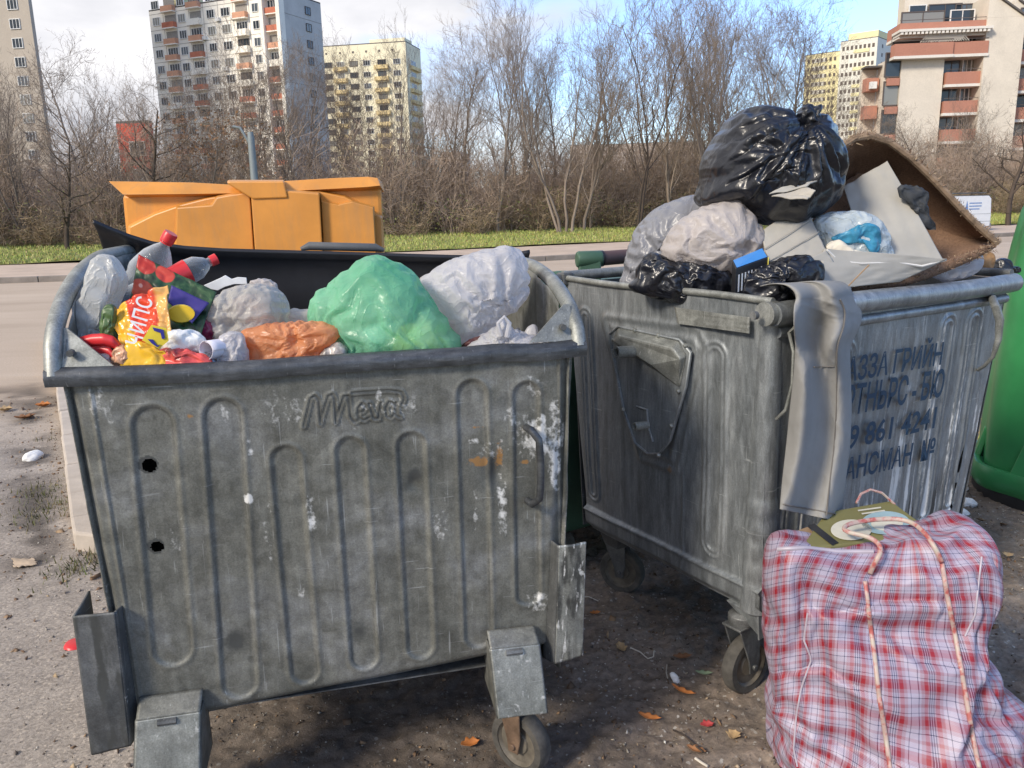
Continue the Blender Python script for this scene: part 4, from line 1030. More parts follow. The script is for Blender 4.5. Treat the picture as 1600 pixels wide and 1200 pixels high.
# bumper angles
def plate(name, pts, mat, off, parent, bev=.003, attrs=None):
    return MB().prism(pts, off).build(name, mat, parent, bevel=bev)
def fp_pt(px, py, off):      # on the front face, 'off' metres in front of it
    u, z = U1(px, py); return P1(u, float(fv(z)) - off, z)
def wearplate(name, q, mat, parent, off, seed, amt=.8, dk=.6, nx=30, ny=60):
    """bent-sheet rectangle q = four corners tl,tr,br,bl with stains; has thickness"""
    s_, t_ = np.meshgrid(np.linspace(0, 1, nx), np.linspace(0, 1, ny)); q = [np.array(p) for p in q]
    X = (q[0] * ((1 - s_) * (1 - t_))[..., None] + q[1] * (s_ * (1 - t_))[..., None] + q[2] * (s_ * t_)[..., None] + q[3] * ((1 - s_) * t_)[..., None])
    X = X + np.array(off) * (.35 * (fbm(s_ * 2, t_ * 3, s=seed, o=2) - .5))[..., None]
    return grid_obj(name, X, mat, parent, {'wear': amt * sstep(.55, .75, fbm(s_ * 9, t_ * 9, s=seed)), 'dark': dk * sstep(.35, .7, fbm(s_ * 4, t_ * 4, s=seed + 1))}, thick=.005)
ol = .035
b = wearplate('bumper', [fp_pt(122, 952, ol), fp_pt(186, 945, ol), fp_pt(208, 1152, ol), fp_pt(150, 1165, ol)], M_galvd, bin1, N1 * .02, 70, .25, 1.0)
wearplate('flange', [fp_pt(186, 945, ol), fp_pt(190, 947, -.012), fp_pt(222, 1140, -.012), fp_pt(208, 1152, ol)], M_galvd, b, E1 * .004, 75, .4, .5, 8, 50)
wearplate('flange', [fp_pt(122, 952, ol), fp_pt(132, 935, -.04), fp_pt(160, 1140, -.04), fp_pt(150, 1165, ol)], M_galvd, b, E1 * .004, 76, .2, .5, 8, 50)
b = wearplate('bumper', [fp_pt(868, 845, ol), fp_pt(910, 839, ol), fp_pt(905, 1013, ol), fp_pt(862, 1026, ol)], M_galvl, bin1, N1 * .02, 71, .62, 1.0)
wearplate('flange', [fp_pt(868, 845, ol), fp_pt(862, 845, -.01), fp_pt(850, 1030, -.01), fp_pt(862, 1026, ol)], M_galvd, b, E1 * .004, 77, .4, .6, 8, 50)
# caster brackets: flanged top plate and a sloping cover with a slot-like dimple
for (tl, tr, br, bl, ml, mr, dm) in (((218, 1088), (318, 1074), (322, 1200), (222, 1204), (220, 1108), (318, 1094), (268, 1107)), ((760, 984), (834, 976), (842, 1082), (768, 1090), (761, 1000), (836, 992), (797, 1002))):
    o_ = .05
    br_ = wearplate('caster_bracket', [fp_pt(*ml, o_), fp_pt(*mr, o_), fp_pt(*br, o_ + .045), fp_pt(*bl, o_ + .045)], M_galvl, bin1, N1 * .006, 80 + tl[0] % 7, .5, .15)
    wearplate('top_flange', [fp_pt(*tl, .006), fp_pt(*tr, .006), fp_pt(*mr, o_), fp_pt(*ml, o_)], M_galv1, br_, N1 * .003, 83, .2, .5, 20, 10)
    for a_, b__ in ((ml, bl), (mr, br)):
        wearplate('cheek', [fp_pt(*a_, o_), fp_pt(*a_, -.03), fp_pt(b__[0], b__[1], -.10), fp_pt(*b__, o_ + .045)], M_galv1, br_, E1 * .002, 84, .2, .8, 10, 20)
    c0 = fp_pt(*dm, o_ + .004); MB().tube([c0 - E1 * .022, c0 + E1 * .022], .009, 8).build('slot', M_galvd, br_, smooth=True)
c = on_z(818, 1200, 0.0)
c = on_z(814, 1158, .095); caster(bin1, (c[0], c[1]), math.radians(50), R=.095, H=.325, trail=.03, wid=.048)
c = fp_pt(270, 1190, -.03); caster(bin1, (c[0], c[1] + .02), math.radians(20), R=.10, H=.31, trail=.03)
for u in (.2, W1 - .2): c = P1(u, .86, 0); caster(bin1, (c[0], c[1]), math.radians(35), R=.10, H=.33)
# opened black lid hanging behind the opening
lp = [(150, 345), (175, 356), (205, 368), (240, 379), (290, 386), (350, 390), (420, 392), (500, 394), (600, 397), (700, 400), (780, 401), (826, 392)]
rows = []
vL = .74
top3 = [on_plane(px, py, P1(0, vL + .05 * math.sin(i / 11 * math.pi), 0), N1) for i, (px, py) in enumerate(lp)]
ti = np.linspace(0, 11, 90); TP = np.stack([np.interp(ti, range(12), [p[k] for p in top3]) for k in range(3)], -1)
for f in np.linspace(0, 1, 26):
    q = TP.copy(); zlow = .95; q[:, 2] = TP[:, 2] + (zlow - TP[:, 2]) * f
    q = q + N1 * (.10 * math.sin(f * 1.6) + .014 * np.sin(f * 9 + ti[:, None] * .2)) - N1 * .03 * math.exp(-f * 30)
    rows.append(q)
lid = grid_obj('lid', np.array(rows), M_black, bin1, thick=.012)
c0 = on_plane(470, 389, P1(0, vL + .10, 0), N1); c1 = on_plane(600, 391, P1(0, vL + .10, 0), N1)
MB().tube([c0, c0 + (c1 - c0) * .1 + ZV * .010, c0 + (c1 - c0) * .9 + ZV * .008, c1], [.006, .014, .014, .006], 10).build('lid_grip', simple('grey_rubber', (.10, .105, .11), .6), lid, smooth=True)

# ------------------------------------------------------------------ right container
O2, E2, N2 = frame3(.729, 2.244, 32.105); W2 = 1.25; D2_ = .981
def P2(u, v, z): return O2 + E2 * u + N2 * v + ZV * z
def end2(px, py, off=0.0): q = on_plane(px, py, O2 - E2 * off, E2) - O2; return P2(-off, q @ N2, q[2])
def lon2(px, py, off=0.0): q = on_plane(px, py, O2 - N2 * off, N2) - O2; return P2(q @ E2, -off, q[2])
bin2 = empty('waste_container', tuple(P2(W2 / 2, D2_ / 2, 0)), 0, 'blue grey galvanised waste container with blue stencilled lettering, heaped with sacks, right', 'waste container', 'galvanised waste containers')
# end panel
nv, nz_ = 230, 230
T_, V_ = np.meshgrid(np.linspace(0, 1, nz_), np.linspace(0, 1, nv), indexing='ij')
zt_ = 1.318; zl = .335; Z_ = zt_ + (zl - zt_) * T_
vlo = .02 + .0 * T_; vhi = D2_ - .01 - .085 * T_
Vv = vlo + (vhi - vlo) * V_
H_ = np.zeros_like(Vv)
for (v0, z0, z1, r_) in ((.865, .47, 1.215, .035), (.215, .47, 1.175, .045)):
    d = stad(Vv, Z_, v0 - (.03 * (1.2 - Z_) if v0 > .5 else -.01 * (1.2 - Z_)), z0, z1, r_); H_ += .006 * np.exp(-(d / .007) ** 2) + .006 * np.exp(-((d + .018) / .006) ** 2)
d = np.abs(Vv - .36); H_ += .0025 * np.exp(-(d / .004) ** 2) * sstep(.8, .7, Z_)
d = np.abs(Vv - .86); 
# embossed rounded triangle behind the trunnion plate
poly = [(.735, 1.18), (.30, 1.19), (.27, 1.15), (.40, .73), (.56, .73)]
dp = np.full_like(Vv, 9.)
for a, b_ in zip(poly, poly[1:] + poly[:1]): dp = np.minimum(dp, segd(Vv, Z_, a, b_))
H_ += .006 * np.exp(-((dp - .02) / .012) ** 2)
# lower band below the ridge
ridge = .425
H_ += .010 * sstep(ridge + .012, ridge, Z_) + .008 * np.exp(-((Z_ - ridge) / .007) ** 2)
H_ += .010 * (fbm(Vv * 4, Z_ * 4, s=91, o=3) - .5) + .0015 * (fbm(Vv * 20, Z_ * 20, s=92, o=3) - .5)
uo = -H_ + .039 * T_ + .03 * sstep(.96, 1, T_)
X = O2 + uo[..., None] * E2 + Vv[..., None] * N2 + Z_[..., None] * ZV
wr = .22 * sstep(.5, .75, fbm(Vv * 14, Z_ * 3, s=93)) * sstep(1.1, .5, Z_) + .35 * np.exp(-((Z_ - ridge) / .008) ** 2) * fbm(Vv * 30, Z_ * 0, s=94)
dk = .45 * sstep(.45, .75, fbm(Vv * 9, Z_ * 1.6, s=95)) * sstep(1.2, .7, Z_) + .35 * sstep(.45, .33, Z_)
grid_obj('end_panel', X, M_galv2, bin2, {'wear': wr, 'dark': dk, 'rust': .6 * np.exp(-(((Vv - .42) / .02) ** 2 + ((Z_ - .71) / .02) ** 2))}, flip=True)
# long side panel with ribs on its far end
T_, U_ = np.meshgrid(np.linspace(0, 1, 230), np.linspace(0, 1, 260), indexing='ij')
Z_ = 1.26 + (.33 - 1.26) * T_; ulo = .035 + .03 * T_; uhi = W2 - .03 - .10 * T_; Uv = ulo + (uhi - ulo) * U_
H_ = np.zeros_like(Uv)
for (u0, z0, z1, r_) in ((.16, .48, 1.17, .045), (.34, .48, 1.17, .045), (.88, .45, 1.20, .045), (1.04, .45, 1.205, .045)):
    d = stad(Uv, Z_, u0, z0, z1, r_); H_ += .006 * np.exp(-(d / .006) ** 2) + .006 * np.exp(-((d + .020) / .006) ** 2)
H_ += .010 * (fbm(Uv * 4, Z_ * 4, s=101, o=3) - .5)
# punched slots near the lower far corner
st = fbm(Uv * 55, Z_ * 2.2, s=102, o=3)
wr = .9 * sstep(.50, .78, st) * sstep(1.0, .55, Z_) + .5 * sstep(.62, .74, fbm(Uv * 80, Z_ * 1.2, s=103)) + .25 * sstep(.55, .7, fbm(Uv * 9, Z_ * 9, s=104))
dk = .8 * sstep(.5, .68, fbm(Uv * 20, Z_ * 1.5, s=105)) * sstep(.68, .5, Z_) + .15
vo_ = -H_ + .039 * T_
X = O2 + Uv[..., None] * E2 + vo_[..., None] * N2 + Z_[..., None] * ZV
kp = np.ones(Uv.shape, bool)
for a in (1.085,):
    for (z0, z1) in ((.60, .78), (.40, .56)): kp &= ~((np.abs(Uv - a + .08 * (.7 - Z_)) < .004) & (Z_ > z0) & (Z_ < z1))
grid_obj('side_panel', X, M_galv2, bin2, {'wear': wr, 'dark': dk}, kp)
# far walls
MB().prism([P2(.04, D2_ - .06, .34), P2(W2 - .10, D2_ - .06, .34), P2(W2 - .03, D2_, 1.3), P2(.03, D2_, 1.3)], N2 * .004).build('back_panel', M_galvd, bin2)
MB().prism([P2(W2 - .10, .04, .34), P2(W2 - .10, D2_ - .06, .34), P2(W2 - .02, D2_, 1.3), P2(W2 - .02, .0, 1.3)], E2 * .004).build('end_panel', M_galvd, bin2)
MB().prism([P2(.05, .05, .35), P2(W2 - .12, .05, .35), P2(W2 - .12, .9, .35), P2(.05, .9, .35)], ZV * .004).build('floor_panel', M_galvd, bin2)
# corner post with ribs of its lower part
pts, rr = [], []
for k in range(90):
    f = k / 89; z = 1.29 + (.345 - 1.29) * f; bulge = (.0045 * abs(math.sin((z - .38) * math.pi / .07)) if .43 < z < .72 else 0)
    pts.append(P2(.032 + .035 * f, .032 + .035 * f, z)); rr.append(.034 + .012 * f + bulge + (.004 if z < .43 else 0))
MB().tube(pts, rr, 20).build('corner_post', M_galv2, bin2, smooth=True, angle=60)
MB().tube([P2(W2 - .03, .02, 1.29), P2(W2 - .13, .06, .345)], .022, 12).build('corner_post', M_galv2, bin2, smooth=True)
# rims
us = np.linspace(-.01, W2 + .01, 40)
MB().tube([P2(u, -.006, 1.283 + .004 * math.sin(u * 5)) for u in us], .033, 14).build('front_rim', M_galv2, bin2, smooth=True)
MB().tube([P2(u, .004, 1.228) for u in us[1:-1]], .017, 10).build('rim_fold', M_galv2, bin2, smooth=True)
MB().tube([P2(-.004, v, 1.318 + .003 * math.sin(v * 7)) for v in np.linspace(0, D2_, 30)], .011, 10).build('end_rim', M_galvl, bin2, smooth=True)
MB().tube([P2(W2, v, 1.315) for v in np.linspace(0, D2_, 12)], .016, 10).build('end_rim', M_galvd, bin2, smooth=True)
MB().tube([P2(u, D2_, 1.325) for u in us], .020, 10).build('back_rim', M_galvl, bin2, smooth=True)
cc = P2(-.012, .004, 1.285); MB().lathe([(.012, -.030), (.030, -.030), (.034, -.024), (.034, .02), (.012, .02)], cc, -E2, 20).build('hinge_eye', M_galvl, bin2, smooth=True)
MB().lathe([(.001, -.034), (.0115, -.034), (.0115, -.02), (.001, -.02)], P2(-.012 - .032, .004, 1.285) + E2 * -.0, E2, 14).build('hinge_pin', M_galvd, bin2, smooth=True)
cc = P2(0, D2_, 1.315); MB().box(cc, (.05, .05, .05), [E2, N2, ZV]).lathe([(.004, -.02), (.02, -.02), (.02, .04), (.004, .04)], cc - E2 * .03, -E2, 14).build('hinge_eye', M_galvd, bin2, bevel=.008)
# trunnion plate on the end wall
pl = [(952, 522), (966, 510), (1062, 531), (1079, 551), (1071, 605), (1046, 690), (1030, 709), (1012, 709), (992, 692), (974, 640)]
tr = MB().prism([end2(x, y, .012) for x, y in pl], E2 * .012).build('trunnion_plate', M_galv2, bin2, bevel=.004)
MB().tube([end2(x, y, .014) for x, y in pl + pl[:1]], .0045, 6).build('edge_bead', M_galv2, tr, smooth=True)
a_ = [(956, 524), (968, 513), (1058, 533), (1071, 552)]
bx = MB(); F_ = [end2(957, 532, .014), end2(966, 512, .014), end2(1060, 533, .014), end2(1072, 556, .014), end2(1062, 606, .014), end2(1020, 575, .014)]
G_ = [end2(958, 535, .055), end2(966, 524, .055), end2(1050, 545, .045), end2(1062, 562, .040), end2(1058, 598, .018), end2(1018, 571, .05)]
bx.add(F_ + G_, [(0, 1, 7, 6), (1, 2, 8, 7), (2, 3, 9, 8), (3, 4, 10, 9), (4, 5, 11, 10), (5, 0, 6, 11), (6, 7, 8, 9, 10, 11)])
bx.build('trunnion_housing', M_galvl, tr, bevel=.006)
def pipe(px, py, off, R_, L_):
    c_ = end2(px, py, off); MB().lathe([(R_ * .68, .0), (R_, 0), (R_, L_), (R_ * .68, L_), (R_ * .68, .004), (.001, .003)], c_, -E2 + ZV * .05 - N2 * -.10, 20, close=False).build('trunnion_pipe', M_galvl, tr, smooth=True)
pipe(992, 549, .045, .020, .075); pipe(1012, 664, .014, .014, .055)
MB().tube([end2(995, 635, .016), end2(1011, 640, .016), end2(1013, 668, .016), end2(1020, 690, .016)], .004, 6).build('lug_edge', M_galv2, tr, smooth=True)
for (x, y) in ((960, 531), (993, 516), (1030, 524), (1072, 540), (1061, 611), (1050, 665), (1030, 711), (975, 640)):
    MB().lathe([(.008, 0), (.008, .005), (.004, .010), (.001, .010)], end2(x, y, .014), -E2, 8).build('bolt', M_galvl, tr, smooth=True)
# strap welded to the end wall
q = [end2(1053, 483, .02), end2(1172, 503, .02), end2(1170, 521, .02), end2(1060, 503, .02)]
wearplate('strap', [end2(1054, 480, .004), end2(1172, 496, .022), end2(1171, 521, .022), end2(1060, 506, .012)], M_galvl, bin2, E2 * .01, 120, .3, .1)
# wire handles
MB().tube([end2(1225, 508, 0) + E2 * .03 - N2 * .02, lon2(1233, 520, .03), lon2(1240, 550, .055), lon2(1238, 600, .055), lon2(1228, 640, .04), lon2(1213, 655, .01)], .005, 8).build('wire_handle', M_galvl, bin2, smooth=True)
hp = [lon2(1550, 463, .0), lon2(1551, 468, .04), lon2(1556, 480, .075), lon2(1562, 500, .08), lon2(1560, 530, .08), lon2(1551, 558, .07), lon2(1538, 572, .04), lon2(1528, 578, .0)]
MB().tube(hp, [.012, .013, .014, .014, .011, .007, .006, .006], 10).build('handle', M_galvl, bin2, smooth=True)
# underframe
MB().prism([P2(.04, .04, .335), P2(.04, .17, .335), P2(.065, .12, .29), P2(.065, .045, .25)], E2 * .12).build('caster_bracket', M_galv2, bin2, bevel=.004)
MB().prism([P2(.04, .035, .34), P2(.16, .035, .34), P2(.15, .035, .27), P2(.05, .035, .25)], N2 * .006).build('caster_bracket', M_galv2, bin2, bevel=.002)
MB().prism([P2(.07, D2_ - .24, .335), P2(.07, D2_ - .12, .335), P2(.08, D2_ - .14, .28), P2(.08, D2_ - .22, .28)], E2 * .10).build('caster_bracket', M_galvd, bin2, bevel=.004)
for (px, py, yw, R_) in ((1158, 1088, 185, .10), (966, 930, 120, .095)):
    c_ = on_z(px, py, 0); caster(bin2, (c_[0] + .02, c_[1] + .03), math.radians(yw - 60), R=R_, H=.29, fork_m=M_galvd, trail=.03)
for (u, v) in ((1.0, .14), (1.0, .8)): c_ = P2(u, v, 0); caster(bin2, (c_[0], c_[1]), math.radians(20), R=.095, H=.34, fork_m=M_galvd)
# stencilled writing
m, N, L, b = newmat('stencil_paint'); v = objvec(N, L, (40, 40, 7)); n1 = noise(N, L, 1.0, 4, .6, v)
r = ramp(N, [(.60, (0.010, 0.038, 0.078)), (.72, (0.025, 0.06, 0.10)), (.80, (0.14, 0.15, 0.155))]); L.new(n1.outputs[0], r.inputs[0]); L.new(r.outputs[0], b.inputs['Base Color']); b.inputs['Roughness'].default_value = .6
M_sten = m
def text_mesh(name, body, size_x, size_z, origin, ex, ez, en, mat, parent, shear=0.0, extr=0.0015, bold=0.0):
    """letters as a thin mesh; origin = lower-left, stretched to size_x by size_z"""
    cu = bpy.data.curves.new(name, 'FONT'); cu.body = body; cu.resolution_u = 3; cu.extrude = 0.0; cu.offset = bold
    to = bpy.data.objects.new(name, cu); COL.objects.link(to)
    dg = bpy.context.evaluated_depsgraph_get(); me = bpy.data.meshes.new_from_object(to.evaluated_get(dg)); bpy.data.objects.remove(to)
    co = np.empty(len(me.vertices) * 3, np.float32); me.vertices.foreach_get('co', co); co = co.reshape(-1, 3)
    mn, mx = co.min(0), co.max(0); s_ = (co[:, 0] - mn[0]) / (mx[0] - mn[0]); t_ = (co[:, 1] - mn[1]) / (mx[1] - mn[1])
    P = np.asarray(origin)[None] + np.asarray(ex)[None] * (s_ * size_x + t_ * size_z * shear)[:, None] + np.asarray(ez)[None] * (t_ * size_z)[:, None] + np.asarray(en)[None] * extr
    me.vertices.foreach_set('co', P.astype(np.float32).ravel()); me.materials.clear()
    return mesh_obj(name, me, mat, parent)
for (body, xl, yl, xr, yr, hl) in (('АЗЗА ГРИЙН', 1318, 598, 1468, 570, .10), ('РТНЬРС - БЮ', 1318, 652, 1472, 620, .10), ('9 861 4241', 1326, 704, 1462, 670, .078), ('АНСМАН  №', 1322, 754, 1462, 718, .078)):
    a, e_ = lon2(xl, yl, 0), lon2(xr, yr, 0); ex = e_ - a; ln = np.linalg.norm(ex); ex /= ln
    text_mesh('stencil_lettering', body, ln, hl, a - N2 * .012 + N2 * .039 * (1.26 - a[2]) / .93, ex, ZV + E2 * .10, -N2, M_sten, bin2, bold=.019)

# ------------------------------------------------------------------ orange lidded container behind the left one
yo = 4.05
def OP(px, py, dy=0.0): return on_y(px, py, yo + dy)
ob = empty('lidded_container', (-1.5, 4.5, 0), 0, 'plastic container with a moulded orange lid behind the left galvanised container', 'waste container')
zt_ = OP(385, 283)[2]; xl, xr = OP(186, 330)[0], OP(600, 330)[0]
top_l, top_r = OP(190, 300), OP(598, 292)
# lid shell: back slab, sloped pale top edge, side cheeks
sh = MB()
A = [OP(190, 303, .0), OP(596, 291, .0), OP(602, 395, .0), OP(196, 400, .0)]
sh.add([A[0], A[1], A[2] - ZV * .25, A[3] - ZV * .25, A[0] + np.array([-.10, .55, -.05]), A[1] + np.array([-.12, .55, -.05]), A[2] + np.array([-.12, .55, -.25]), A[3] + np.array([-.05, .55, -.25])], [(0, 3, 2, 1), (0, 1, 5, 4), (1, 2, 6, 5), (0, 4, 7, 3), (4, 5, 6, 7), (3, 7, 6, 2)])
lidO = sh.build('lid', M_orange, ob, bevel=.02)
# overhanging top flange
T0 = [OP(169, 283, .02), OP(300, 285, .02), OP(355, 288, .02), OP(440, 283, .02), OP(520, 278, .02), OP(575, 276, .02), OP(590, 278, .02), OP(593, 284, .02)]
B0 = [OP(192, 304, -.05), OP(300, 303, -.05), OP(355, 302, -.05), OP(440, 299, -.05), OP(520, 295, -.05), OP(575, 292, -.05), OP(592, 290, -.05), OP(594, 290, -.05)]
fl = MB(); n_ = len(T0)
V = T0 + B0 + [p + np.array([0, .10, -.01]) for p in T0] + [p + np.array([0, .12, -.03]) for p in B0]
F = []
for i in range(n_ - 1): F += [(i, i + 1, n_ + i + 1, n_ + i), (i, 2 * n_ + i, 2 * n_ + i + 1, i + 1), (n_ + i, n_ + i + 1, 3 * n_ + i + 1, 3 * n_ + i), (2 * n_ + i, 3 * n_ + i, 3 * n_ + i + 1, 2 * n_ + i + 1)]
F += [(0, n_, 3 * n_, 2 * n_), (n_ - 1, 3 * n_ - 1, 4 * n_ - 1, 2 * n_ - 1)]
fl.add(V, F).build('lid_flange', M_orange, lidO, bevel=.006)
# raised arched fields
def field(pts, d0, d1, name='moulded_panel'):
    P0 = [OP(x, y, d0) for x, y in pts]; P1_ = [OP(x + (397 - x) * .012, y + 2.5 if k < len(pts) - 2 else y, d1) for k, (x, y) in enumerate(pts)]
    n_ = len(pts); MB().add(P0 + P1_, [tuple(range(2 * n_ - 1, n_ - 1, -1))] + [(i, i + n_, (i + 1) % n_ + n_, (i + 1) % n_) for i in range(n_)]).build(name, M_orange, lidO, bevel=.006)
arch = [(200, 352), (240, 332), (280, 318), (320, 308), (360, 301), (392, 297), (450, 295), (500, 297), (540, 305), (575, 322), (598, 338)]
field(arch + [(602, 440), (196, 440)], .0, -.045)
field([(275, 322), (330, 318), (338, 306), (360, 302), (390, 298), (400, 440), (270, 440)], -.045, -.085)
field([(392, 301), (392, 299), (450, 296), (500, 300), (508, 440), (402, 440)], -.045, -.125)
field([(503, 306), (505, 313), (530, 318), (552, 313), (585, 322), (592, 440), (510, 440)], -.045, -.085)
field([(354, 284), (357, 281), (444, 281), (450, 309), (395, 311)], -.0, -.135, 'lid_handle')
bd = MB(); zb0 = OP(400, 400)[2] - .2
ll, lr = OP(205, 400)[0], OP(592, 400)[0]
bd.add([(ll + .12, yo + .15, .14), (lr - .12, yo + .15, .14), (lr - .02, yo + .04, zb0), (ll + .02, yo + .04, zb0), (ll + .12, yo + .9, .14), (lr - .12, yo + .9, .14), (lr - .02, yo + 1.0, zb0), (ll + .02, yo + 1.0, zb0)], [(0, 1, 2, 3), (5, 4, 7, 6), (4, 0, 3, 7), (1, 5, 6, 2), (3, 2, 6, 7), (0, 4, 5, 1)])
bd.build('body', simple('anthracite_plastic', (.05, .052, .055), .5, 0, .2, 6), ob, bevel=.03)
for (x, y) in ((ll + .2, yo + .25), (lr - .2, yo + .25), (ll + .2, yo + .85), (lr - .2, yo + .85)): caster(ob, (x, y), .3, R=.08, H=.16, fork_m=M_galvd)

# ------------------------------------------------------------------ dark green container behind the right one
gb = empty('lidded_container', tuple(P2(.55, 1.65, 0)), 0, 'dark green plastic container mostly hidden behind the right galvanised container, hinge lugs showing', 'waste container')
def g2(u, v, z): return P2(u, v, z)
bd = MB(); bd.add([g2(.1, 1.22, .16), g2(1.35, 1.22, .16), g2(1.45, 1.14, 1.20), g2(0.0, 1.14, 1.20), g2(.1, 1.9, .16), g2(1.35, 1.9, .16), g2(1.45, 2.05, 1.20), g2(.0, 2.05, 1.20)], [(0, 1, 2, 3), (5, 4, 7, 6), (4, 0, 3, 7), (1, 5, 6, 2), (3, 2, 6, 7), (0, 4, 5, 1)])
bd.build('body', M_dgreen, gb, bevel=.03)
for c_, s_ in ((on_y(921, 405, 3.35), 1.0), (on_y(878, 436, 3.3), .95)):
    MB().lathe([(.012, -.055), (.030 * s_, -.055), (.034 * s_, -.045), (.034 * s_, .045), (.030 * s_, .055), (.012, .055)], c_, (1, .15, 0), 18).box(c_ - ZV * .06 * s_, (.09, .055, .13)).build('hinge_lug', M_dgreen, gb, smooth=True, bevel=.006)
c_ = on_y(878, 436, 3.28); MB().prism([c_ + np.array(p) for p in ((-.03, 0, .03), (.03, 0, .03), (.04, 0, -.30), (-.0, 0, -.30), (-.05, 0, -.08))], (0, .05, 0)).build('hinge_arm', M_dgreen, gb, bevel=.01)
a_, b_ = on_y(938, 404, 3.36), on_y(1010, 398, 3.6); MB().tube([a_, b_], .030, 12).build('handle_bar', simple('brown_grip', (.11, .06, .05), .7), gb, smooth=True)
MB().lathe([(.02, -.01), (.033, -.01), (.033, .01), (.02, .01)], on_y(938, 404, 3.36), (1, .3, 0), 16).build('hub_cap', M_black, gb, smooth=True)
for (u, v) in ((.2, 1.3), (1.2, 1.3), (.2, 1.85), (1.2, 1.85)): c_ = P2(u, v, 0); caster(gb, (c_[0], c_[1]), .6, R=.08, H=.18, fork_m=M_galvd)

# ------------------------------------------------------------------ green bell container at the right edge
gc = on_z(1600, 832, 0.0); base_l = on_z(1518, 775, 0.0)
R0 = .62
cx_, cy_ = 3.02, 4.12
gr = empty('recycling_container', (cx_, cy_, 0), 0, 'bright green plastic bell shaped recycling container cut by the right edge', 'recycling container')
def ring(R_, z, n=64, sq=.12, k8=.0):
    out = []
    for k in range(n):
        a = 2 * math.pi * k / n + .2
        rr = R_ * (1 + .035 * math.cos(8 * a)) * (1 + sq * (abs(math.cos(a)) ** 4 + abs(math.sin(a)) ** 4 - .6) * .0)
        out.append((cx_ + rr * math.cos(a), cy_ + rr * math.sin(a), z))
    return out
def rings(prof_, name, m_, parent, n=64):
    V = []; F = []
    for (R_, z) in prof_: V += ring(R_, z, n)
    for i in range(len(prof_) - 1):
        for k in range(n): a, b_ = i * n + k, i * n + (k + 1) % n; F.append((a, b_, b_ + n, a + n))
    F += [tuple(range(n - 1, -1, -1)), tuple(range((len(prof_) - 1) * n, len(prof_) * n))]
    return MB().add(V, F).build(name, m_, parent, smooth=True, angle=35)
rings([(.478, .18), (.477, .25), (.475, .5), (.470, .75), (.462, .95), (.448, 1.15), (.428, 1.32), (.400, 1.50), (.355, 1.62), (.28, 1.72), (.16, 1.78), (.05, 1.80)], 'body', M_green, gr)
rings([(.50, .07), (.515, .07), (.535, .10), (.535, .17), (.525, .19), (.50, .19), (.478, .17)], 'base_ring', M_green, gr)
MB().lathe([(.50, 0.0), (.50, .07), (.4, .08)], (cx_, cy_, 0), n=40).build('foot', M_black, gr, smooth=True)
for a in (3.55, 4.3, 5.0, 2.7): 
    d_ = np.array([math.cos(a), math.sin(a), 0]); t_ = np.array([-d_[1], d_[0], 0]); c_ = np.array([cx_, cy_, 0]) + d_ * .505
    MB().prism([c_ + t_ * .05 + ZV * .18, c_ - t_ * .05 + ZV * .18, c_ - t_ * .02 - d_ * .04 + ZV * .34, c_ + t_ * .02 - d_ * .04 + ZV * .34], -d_ * .03).build('buttress', M_green, gr, bevel=.006)
# filling hatch on the far side, lifting eye on top
MB().tube([(cx_ - .08, cy_, 1.76), (cx_ - .07, cy_, 1.88), (cx_ + .07, cy_, 1.88), (cx_ + .08, cy_, 1.76)], .015, 8).build('lifting_eye', M_galvd, gr, smooth=True)

# ------------------------------------------------------------------ street lamp, van
lo = on_y(402, 330, 30); ltop = zat(402, 206, 30)
lamp = empty('street_lamp', (lo[0], 30, .1), 0, 'grey street lamp mast standing on the verge behind the orange lid', 'street lamp')
m_l = simple('painted_mast', (.20, .23, .24), .6, .2, .1)
MB().lathe([(.20, .1), (.20, .5), (.15, .55), (.12, ltop - .2), (.09, ltop)], (lo[0], 30, 0), n=14).build('mast', m_l, lamp, smooth=True)
MB().tube([(lo[0], 30, ltop - .5), (lo[0] - .35, 30, ltop + .15), (lo[0] - .6, 30, ltop + .2)], .05, 8).build('arm', m_l, lamp, smooth=True)
vn = on_y(1512, 362, 27.5)
van = empty('parked_van', (on_y(1540, 350, 32)[0] - 1.75, 32, 0), math.radians(14), 'small white van with a printed side panel parked on the road at the far right', 'van')
def V3(x, y, z): return (x, y, z)
m_van = simple('white_van_paint', (.66, .68, .70), .3, 0, .04)
sidep = [(-2.1, .35), (-2.15, .9), (-1.95, 1.05), (-1.2, 1.15), (-.6, 1.78), (-.2, 1.88), (1.9, 1.86), (2.05, 1.7), (2.12, .9), (2.1, .35)]
bodyv = MB().prism([(x, -.82, z) for x, z in sidep], (0, 1.64, 0)).build('body', m_van, None, bevel=.05); bodyv.parent = van
def vp(name, mb, m_): o = mb.build(name, m_, None, smooth=True); o.parent = van; return o
for x in (-1.35, 1.3):
    for y in (-.80, .80):
        w_ = vp('wheel', MB().lathe([(.18, -.10), (.30, -.10), (.32, -.06), (.32, .06), (.30, .10), (.18, .10)], (x, y, .32), (0, 1, 0), 24), M_rubber)
        q_ = MB().lathe([(.02, -.09), (.18, -.085), (.18, .085), (.02, .09)], (x, y, .32), (0, 1, 0), 20).build('rim', M_galvl, None, smooth=True); q_.parent = w_
vp('side_window', MB().prism([(-1.15, -.829, 1.2), (-.62, -.829, 1.68), (-.1, -.829, 1.72), (-.1, -.829, 1.2)], (0, .012, 0)), M_glass)
vp('windscreen', MB().prism([(-1.27, -.7, 1.2), (-.62, -.66, 1.80), (-.62, .66, 1.80), (-1.27, .7, 1.2)], (-.02, 0, 0)), M_glass)
m_pr = simple('van_print_blue', (.12, .22, .45), .5)
